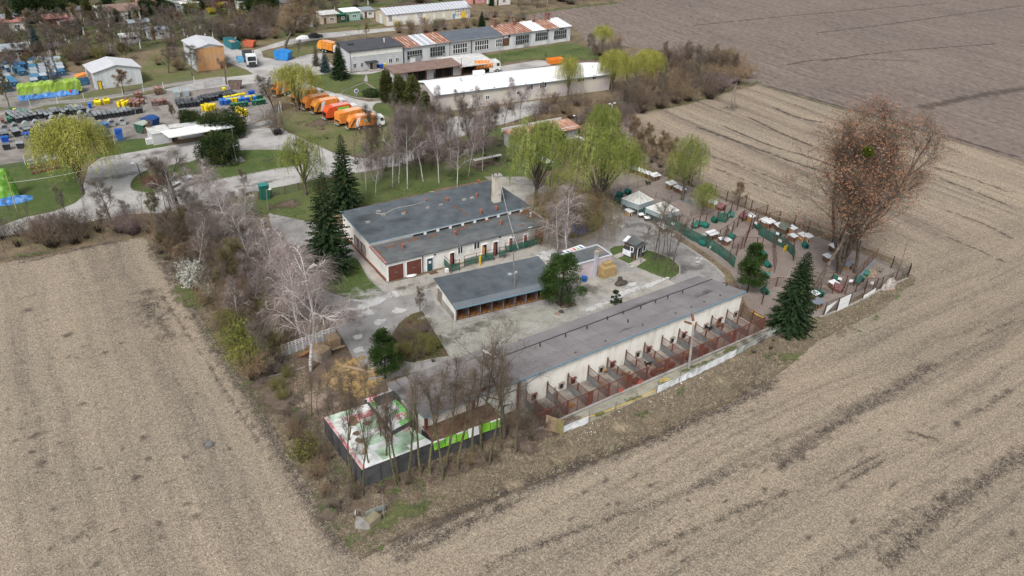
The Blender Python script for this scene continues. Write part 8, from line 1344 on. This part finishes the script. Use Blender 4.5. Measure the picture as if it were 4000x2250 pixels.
single('concrete_block',MB().box(G(1455,2045)+Vector((0,0,.45)),(1.5,1.0,.9),.35).box(G(1455,2045)+Vector((0,0,.92)),(1.3,.8,.06),.35),mat('yellowish_concrete',[(.16,.14,.09),(.26,.23,.15)],1.5,.9),'yellowish concrete block at the lower left corner','block');single('concrete_block',MB().box(G(1420,2055)+Vector((0,0,.4)),(.8,1.4,.8),.9).box(G(1420,2055)+Vector((0,0,.82)),(.6,1.2,.05),.9),W_CONC,'darker block leaning beside the yellowish block','block')
single('blue_bucket',MB().tube(G(2282,1098),G(2282,1098)+Vector((0,0,.7)),.36,.45,12).tube(G(2282,1098)+Vector((0,0,.68)),G(2282,1098)+Vector((0,0,.74)),.49,.49,12),BB,'blue tub with a small plant at the pink wall','tub');pass
single('fire_pit',MB().ell(G(2425,1110)+Vector((0,0,.1)),(1.1,.6,.5),9,5,.25,random.Random(2),True).ell(G(2421,1102)+Vector((0,0,.1)),(.5,.4,.8),7,4,.3,random.Random(3),True),mat('burnt_scrap',[(.03,.025,.022),(.12,.1,.085)],3.),'low heap of dark scrap on the pale patch','scrap');single('manhole',MB().tube(G(2192,1222,.01),G(2192,1222,.06),.45,n=14).tube(G(2192,1222,.06),G(2192,1222,.075),.3,n=14),M_CHAS,'dark manhole cover in the setts','manhole');single('manhole',MB().tube(G(2176,1229,.01),G(2176,1229,.06),.45,n=14).tube(G(2176,1229,.06),G(2176,1229,.075),.3,n=14),R_BROWN,'rusty manhole cover left of the dark one','manhole')
for x,y,lb in[(818,1738,'round concrete manhole in the left field'),(2132,182,'dark manhole ring on the far lawn'),(2228,174,'grey manhole ring at the far end of the lawn')]:p=G(x,y);single('manhole',MB().tube(p,p+Vector((0,0,.15)),.5,n=14).tube(p+Vector((0,0,.15)),p+Vector((0,0,.18)),.38,n=14),W_CONCD,lb,'manhole')
for x,y,w,m_,lb in[(2502,853,1.,T_WHITE,'white round table outside the green net fence'),(2526,866,1.,T_WHITE,'white printed board outside the green net fence'),(2580,888,1.3,T_WHITE,'wide white board at the green net fence'),(2680,912,1.4,BD,'pale blue board roof over the green fence'),(2745,935,1.1,BD,'second pale blue board roof over the green fence'),(2822,948,1.6,T_WHITE,'white slatted board roof inside the pens')]:
    p=G(x,y);T=thing('small_table',lb,'table',p);obj('table_top',MB().box(p+Vector((0,0,.85)),(w,.8,.05),RNG.uniform(-.3,.3),.15),m_,T);[obj('leg',MB().bar(p+Vector((sx*w*.35,sy*.25,0)),p+Vector((sx*w*.35,sy*.25,.84)),.05),M_WOODG,T)for sx in(-1,1)for sy in(-1,1)]
for x0,y0,x1,y1,lb in[(112,640,175,628,'left pale blue panel stack at the bin yard fence'),(178,628,215,618,'right white panel stack at the bin yard fence')]:A,B=G(x0,y0),G(x1,y1);T=thing('panel_stack',lb,'panels',A);[obj('sheet',MB().bar(A+Vector((0,.1*k,.08+.12*k)),B+Vector((0,.1*k,.08+.12*k)),1.2,.08),BD if x0<150 else T_WHITE,T)for k in range(5)]
T=thing('white_tank','white ribbed tank beside the gatehouse wall','tank',G(586,562));p=G(586,562);obj('tank',MB().box(p+Vector((0,0,.6)),(1.3,1.,1.1)),T_WHITE,T);[obj('rib',MB().box(p+Vector((-.5+k*.25,0,.6)),(.06,1.08,1.16)),BD,T)for k in range(5)]
T=thing('loading_ramp','old concrete ramp at the end of the gatehouse forecourt','ramp',G(1010,495));obj('deck',MB().ext([G(960,500),G(1055,478),G(1067,489),G(965,513)],0,.7),W_CONC,T);obj('edge',MB().bar(G(962,512,.74),G(1067,491,.74),.25,.08),M_WALK,T)
for x,y in[(150,662),(155,680)]:A=G(x-30,y);single('plank_stack',MB().bar(A+Vector((0,0,.15)),A+Vector((5,1.2,.15)),.8,.25).bar(A+Vector((0,.1,.32)),A+Vector((4.6,1.2,.32)),.6,.1),M_BROWN,'left brown plank stack on the lawn' if y<670 else 'lower brown plank stack on the lawn','planks')
LIT=MB();r=random.Random(12)
for k in range(40):
    x,y=r.choice([(r.uniform(2200,2420),0),(r.uniform(2420,2900),0),(r.uniform(3250,3500),1)]);y=(1700-(x-2200)*.47+r.uniform(0,60))if y==0 else 1290-(x-3250)*.55+r.uniform(-20,30)
    p=G(x,y);s=r.uniform(.05,.16);LIT.box((p.x,p.y,.05),(s,s*.7,.05),r.uniform(0,3),r.uniform(-.3,.3))
obj('litter',LIT,mat('litter',[(.2,.3,.4),(.6,.6,.58),(.7,.7,.68),(.4,.35,.25)],1.,.7),kind='stuff')
def dog(label,p,rz,m_,s=1.,z=0.,head=.15,tail=1):
    me=bpy.data.meshes.new('dog');V=[(0,0,.52),(.25,0,.53),(-.28,0,.53),(.42,0,.62),(.52,0,.78+head*.4),(.70,0,.74+head*.4),(-.42,0,.6),(-.62,0,.62+.15*tail),(.27,.09,.36),(.27,.10,.18),(.29,.10,.03),(.27,-.09,.36),(.31,-.10,.18),(.34,-.10,.03),(-.28,.09,.36),(-.36,.10,.2),(-.31,.10,.03),(-.28,-.09,.36),(-.33,-.10,.2),(-.26,-.10,.03),(.5,.06,.9+head*.4),(.5,-.06,.9+head*.4)]
    E=[(0,1),(0,2),(1,3),(3,4),(4,5),(2,6),(6,7),(1,8),(8,9),(9,10),(1,11),(11,12),(12,13),(2,14),(14,15),(15,16),(2,17),(17,18),(18,19),(4,20),(4,21)];Rr=[.14,.16,.13,.11,.1,.05,.04,.025,.06,.04,.035,.06,.04,.035,.07,.045,.035,.07,.045,.035,.03,.03]
    me.from_pydata(V,E,[]);o=bpy.data.objects.new('dog',me);COL.objects.link(o);md=o.modifiers.new('skin','SKIN');[setattr(me.skin_vertices[0].data[i],'radius',(Rr[i],Rr[i]))for i in range(len(V))];me.skin_vertices[0].data[0].use_root=True;sb=o.modifiers.new('sub','SUBSURF');sb.levels=1;sb.render_levels=1
    me.materials.append(m_);q=G(*p);o.location=(q.x,q.y,z);o.rotation_euler=(0,0,rz);o.scale=(s,s,s);o['label']=label;o['category']='dog';return o
D_BLK=flat('black_fur',(.015,.014,.014),.8);D_BRN=mat('brown_fur',[(.12,.055,.025),(.22,.11,.05)],3.,.9,co='obj');D_ORG=mat('ginger_fur',[(.3,.15,.05),(.42,.24,.1)],3.,.9,co='obj');D_WHT=mat('white_fur',[(.5,.48,.44),(.66,.64,.6)],3.,.9,co='obj')
dog('black dog walking in the upper paddock',(2531,724),3.0,D_BLK,1.25);dog('white dog inside the curved green net fence',(2775,972),.6,D_WHT,1.15);dog('brown dog standing in the second run from the right',(2812,1285),2.6,D_BRN,1.15,.16);dog('black dog looking out of a wall hatch',(2760,1296),-1.2,D_BLK,1.1,.16);dog('dark dog lying low in the run left of the lamp post',(2530,1435),2.9,D_BLK,1.05,.1);dog('red-brown dog near the front bars of its run',(2566,1460),-.8,D_BRN,1.1,.16);dog('ginger dog beside the twin-headed lamp post',(2684,1392),.3,D_ORG,1.15,.16);dog('ginger dog at the orange hatch',(2350,1462),-1.3,D_ORG,1.05,.16);dog('brown and black dog at the left of the fifth run',(2438,1475),-.9,D_BRN,1.1,.16)
def cabin(label,x,y,w,d,h,wm,rm,gab=False,rz=None,extra=None):
    w*=.82;d*=.85
    p=G(x,y);rz=FM.rz+.05 if rz is None else rz;e=Vector((math.cos(rz),math.sin(rz),0));fr=Fr(p-e*w/2,p+e*w/2,d);T=thing('garden_cabin',label,'garden cabin',p)
    if gab:gable(T,fr,h,h+w*.16,wm,rm,over=.35,axis='v' if d>w else 'u')
    else:walls(T,[fr(0,0),fr(w,0),fr(w,d),fr(0,d)],0,[h-.1,h-.1,h+.15,h+.15],wm);slab(T,[fr(-.3,-.4,h),fr(w+.3,-.4,h),fr(w+.3,d+.3,h+.35),fr(-.3,d+.3,h+.35)],.12,rm)
    door(T,*fr.S(),(w*.15,w*.15+.85,.03,2.0),extra or M_BROWN,handle=False);win(T,*fr.S(),(w*.5,w*.5+min(1.4,w*.3),1.,1.8),2);return T
R_REDR=mat('faded_red_roof',[(.30,.12,.10),(.42,.22,.19)],1.);R_GB=mat('grey_blue_roof',[(.2,.23,.26),(.3,.33,.36)],1.);R_DK=mat('dark_shed_roof',[(.1,.1,.11),(.17,.17,.18)],1.);P_PNK=flat('salmon_wall',(.55,.27,.25));P_GRN=flat('mint_wall',(.3,.5,.42))
for a in[('white flat-roofed cabin with brown wall at the top left corner',18,30,8,5,2.6,M_BROWN,R_WHITE),('grey-roofed cabin with brick arches in the left gardens',318,72,7.5,4.5,2.7,W_BEIGE,R_DK),('cabin with faded red roof and dark veranda',228,108,7.5,5,2.8,R_RUSTD,R_REDR),('small maroon-roofed arbour beside the red-roofed cabin',276,110,5,3.5,2.2,M_BROWN,R_MARN:=mat('maroon_roof',[(.2,.09,.1),(.3,.16,.17)],1.)),('blue-grey roofed cabin at the left frame edge',15,108,8,5,2.6,M_BRICK,R_GB),('white cabin with red roof and dark red door',62,122,8,5,2.7,W_WHITE,R_REDR),('grey shed with metal drum behind the red-roofed white cabin',72,92,6,4,2.6,W_GREY,R_GB),('large white bungalow with brown hipped roof',492,78,11,8,3.0,W_WHITE,R_BROWN,True),('low pale cabin joined to the left of the bungalow',425,72,7,6,2.8,W_WHITE,R_PALE,True),('salmon pink two-storey cabin in the far gardens',595,42,9,6,4.8,P_PNK,R_DK),('long white flat cabin right of the salmon cabin',695,45,10,6,3.,W_WHITE,R_PALE),('mint and white cabin in the far gardens',745,45,7,5,2.8,P_GRN,R_WHITE),('brown hut with grey hipped roof above the blue skips',65,232,8,6,2.6,R_RUSTD,R_GB,True),('small cream hut with dark roof among limed trunks',226,214,4.5,3,2.2,W_CREAM2,R_DK),('grey ruined shed in the middle gardens',625,152,7,4,2.5,W_GREY,R_GB),('pale metal roof shed among bare fruit trees',550,115,7,3.5,2.2,W_GREY,R_GB),('small beige hut beside the cream hut',268,210,3,2.5,2.,W_CREAM2,R_DK),('dark brown cabin with two yellow shutters',872,30,8.5,5,2.9,R_RUSTD,R_GB),('tiny white tool shed behind the green and blue skip',903,138,3.5,2.5,2.4,W_WHITE,R_PALE),('grey shed with dark roof left of the warehouse gardens',1192,108,6.5,5,2.8,W_WHITE,R_DK),('cream shed with pale roof beside the green sheds',1290,92,7.5,4.5,3.,W_BEIGE,R_PALE),('mint green shed with white roof',1377,80,7,4.5,3.,P_GRN,R_WHITE),('small mint shed with grey roof at the warehouse gable',1440,70,5,4,2.6,W_WHITE,R_GB),('dark green metal lean-to between the sheds',1335,88,4,3.5,2.6,BGR,BGR),('pink cabin beyond the warehouse end',1868,14,8,5,3.,P_PNK,R_GB),('white house wall among the far trees',1962,20,9,6,3.2,W_WHITE,R_GB,True),('white round-roofed cabin at the top edge',298,6,8,6,3.,W_WHITE,R_WHITE,True),('white greenhouse-like cabin at the top edge',1030,6,7,5,2.8,W_WHITE,R_WHITE),('pale shed in the far middle gardens',960,36,6,4,2.5,W_WHITE,R_PALE),('grey cabin in the far right gardens',1120,40,6,4,2.6,W_GREY,R_DK),('low white shed behind the pale metal hall',515,170,6,3.5,2.,W_GREY,R_PALE),('brown-roofed cabin at the top middle',780,12,7,5,2.7,W_BEIGE,R_REDR)]:cabin(*a)
def hedge(label,pts,h=1.6,w=.9,m_=None):
    P=densify([G(*p)for p in pts],.5,False,False);r=np.random.default_rng(3);n=len(P)*90;i=r.integers(0,len(P),n);c=np.array([(P[k].x,P[k].y,0)for k in i])+np.stack([r.uniform(-w/2,w/2,n),r.uniform(-w/2,w/2,n),r.uniform(0,1,n)**.6*h],1)
    d=rv(r,n)+np.array([0,0,.4]);o=c.mean(0);o[2]=0;V,T_=leaves(c-o,d,.34,.2,r);T=thing('hedge',label,'hedge',tuple(o),world=False);obj('foliage',amesh('foliage',V,T_),m_ or L_YEW,T);obj('stems',MB().path([(p.x-o[0],p.y-o[1],h*.4)for p in P[::2]],.15,4),B_DARK,T)
for lb,pts in[('left clipped green hedge in the gardens',[(192,130),(238,127),(258,152)]),('square clipped hedge right of the first one',[(275,125),(325,115)]),('inner side of the square clipped hedge',[(280,145),(312,138),(325,118)]),('clipped hedge before the bungalow',[(440,97),(480,93)]),('olive hedge below the dark cabin',[(850,50),(890,62)]),('hedge near the far middle gardens',[(1155,68),(1190,65)])]:hedge(lb,pts,m_=L_THU if 'olive' in lb else None)
for x,y,a,b in[(30,55,12,6),(80,190,9,5),(230,125,10,4),(340,25,12,6),(560,170,10,5),(880,60,10,6),(700,110,12,5),(1280,30,14,5),(1480,20,14,4),(130,145,8,4),(500,95,8,4),(1000,20,10,5),(1330,105,14,4),(1450,100,10,3),(630,8,10,5),(300,160,8,4)]:patch('garden_lawn',x,y,a,b,O_GRASS3 if(x+y)%3 else O_GRASS2)
sheet('garden_beds',[(1500,30),(1600,5),(1700,0),(1560,45)],-.01,ground_mix('tilled_beds',DIRT,[(.06,.045,.035),(.09,.07,.055),(.13,.1,.08)],.3));sheet('straw_meadow',[(1080,145),(1420,95),(1500,100),(1400,128),(1150,170),(860,175),(860,160),(1000,150)],.0,ground_mix('dry_meadow',DRY,GRN2,.12,.5,4),.3);ribbon('sand_strip',[(1840,60),(1900,62),(1960,80)],10,-.01,overlay('dry_strip',[(.2,.15,.09),(.33,.26,.17)],1.,.6,1.,2.5))
# ================================================================ labels of the things found by where they stand
LM=[(1700,900,'the main building'),(1450,1060,'the lawn by the garage doors'),(2350,1030,'the pink building'),(2470,985,'the kiosk'),(2490,780,'the larger aviary'),(2600,810,'the dirtier aviary'),(1900,1140,'the stall block'),(2300,1300,'the kennel roof'),(1500,1700,'the banner-roofed pen'),(1820,1680,'the lime-boarded side pen'),(1340,1470,'the straw heap'),(1200,1370,'the slatted wall'),(790,1100,'the white blossom bushes'),(940,1350,'the yellow-green budding bushes'),(710,740,'the pollarded trunk'),(322,700,'the big left willow'),(560,690,'the traffic island'),(640,545,'the gatehouse'),(870,570,'the front yew'),(470,300,'the pale metal hall'),(820,230,'the orange hall'),(150,350,'the green-tarped bus'),(1470,240,'the office'),(1670,200,'the rusty near workshop'),(1860,180,'the slate-roofed workshop'),(2100,130,'the far workshop wing'),(1660,60,'the warehouse'),(2000,350,'the white-roofed building'),(1750,420,'the left end of the pink wall'),(2505,305,'the billboard'),(2857,400,'the A-shaped power pole'),(2130,550,'the rusty-roofed shed'),(1300,460,'the garbage trucks'),(1040,770,'the green booth'),(1900,610,'the long white board roof'),(2410,620,'the paddock birch'),(2740,790,'the small paddock willow'),(3060,1150,'the biggest spruce'),(3300,1060,'the mistletoe poplar'),(3100,900,'the kennels at the field fence'),(2780,930,'the curved green net fence'),(3370,1100,'the grey-sheeted fence'),(1640,1320,'the overgrown bed'),(1460,2020,'the yellowish block'),(2160,1660,'the wooden screen'),(2950,1340,'the right end of the apron'),(20,40,'the top left cabin'),(60,110,'the white red-roofed cabin'),(228,95,'the red-roofed cabin'),(318,60,'the brick-arched cabin'),(492,60,'the big bungalow'),(595,30,'the salmon cabin'),(720,40,'the mint cabin'),(65,215,'the grey hipped hut'),(226,205,'the cream hut'),(625,140,'the ruined shed'),(872,20,'the yellow-shuttered cabin'),(903,125,'the tiny tool shed'),(1192,95,'the dark-roofed grey shed'),(1377,70,'the mint green shed'),(1120,30,'the far grey cabin'),(1868,5,'the far pink cabin'),(190,260,'the blue skip rows'),(1113,150,'the tallest depot tree'),(2700,300,'the thicket centre'),(2880,300,'the thicket tip'),(2350,200,'the far end of the lawn'),(2450,0,'the top field edge'),(430,860,'the crooked roadside tree'),(80,920,'the left frame edge'),(2300,450,'the dark roadside pole'),(1600,650,'the birch lawn fence')]
HL.update({'w':'white-lidded brown dog house','W':'wide white-lidded dog house','o':'orange white-lidded dog house','s':'slate-lidded dog house','m':'maroon-roofed dog house'})
PH={'round':'bare round tree','birch':'slim birch','birchw':'pale spreading birch','alder':'tall bare alder','slim':'thin bare tree','big':'large bare tree','oldtree':'old tree','fruit':'limed fruit tree','twiggy':'twiggy olive tree','spruce':'dark spruce','bspruce':'blue spruce','dspruce':'thin brown spruce','yew':'dense dark yew','thuja':'olive thuja','bb':'bare brown shrub','bt':'budding shrub','br':'tan thorny bush','bgr':'yellow-green shrub','bw':'white blossoming shrub','by':'yellow flowering shrub','bsprout':'clump of thin saplings','skip':'worn blue skip','pine':'pine','willow':'willow','bred':'red shrub'}
for k_ in HL:PH['H'+k_]=HL[k_]
ORD=['leftmost','second from left','third from left','fourth from left','fifth from left','sixth from left','seventh from left','eighth from left','ninth from left','tenth from left']
groups={}
def plural(s):
    for a,b in(('tree','trees'),('birch','birches'),('bush','bushes'),('shrub','shrubs'),('clump','clumps'),('house','houses'),('kennel','kennels'),('skip','skips'),('spruce','spruces')):
        w_=s.split(' ')
        if a in w_:w_[w_.index(a)]=b;return ' '.join(w_)
    return s+'s'
for o,lab,kind,zone in PENDING:
    if lab:o['label']=lab;continue
    x,y=PX(o.location);l=min(LM,key=lambda l:(l[0]-x)**2+((l[1]-y)*1.4)**2);dx,dy=x-l[0],(y-l[1])*1.4
    rel=('right of' if dx>0 else 'left of')if abs(dx)>abs(dy)else('in front of' if dy>0 else 'behind');rows_=''
    groups.setdefault((PH.get(kind,kind),rel,l[2]),[]).append((x,y,o,kind,zone))
for(ph,rel,lm),L_ in groups.items():
    L_.sort(key=lambda a:a[0]);n=len(L_)
    for i,(x,y,o,kind,zone)in enumerate(L_):
        if n==1:s=f'{ph} {rel} {lm}'
        elif n==2:s=f'{["left", "right"][i]} one of two {plural(ph)} {rel} {lm}'
        elif i==n-1:s=f'rightmost of the {plural(ph)} {rel} {lm}'
        elif i>=10 or(n-1-i)<i:j=n-1-i;s=f'{(ORD[j] if j < 10 else str(j+1)+"th from left").replace("left", "right")} of the {plural(ph)} {rel} {lm}'.replace('rightmost','rightmost')
        else:s=f'{ORD[i]} of the {plural(ph)} {rel} {lm}'
        o['label']=s
        if kind in PR and zone:o['group']=f'{plural(ph)} {zone}'
for o in bpy.data.objects:
    l_=o.get('label')
    if l_ and len(l_.split())>16:o['label']=l_.replace('one of two ','of the ').replace(' from left of the',' from left,').replace(' from right of the',' from right,')
    if '_o' in o:del o['_o']
    if '_h' in o:del o['_h']
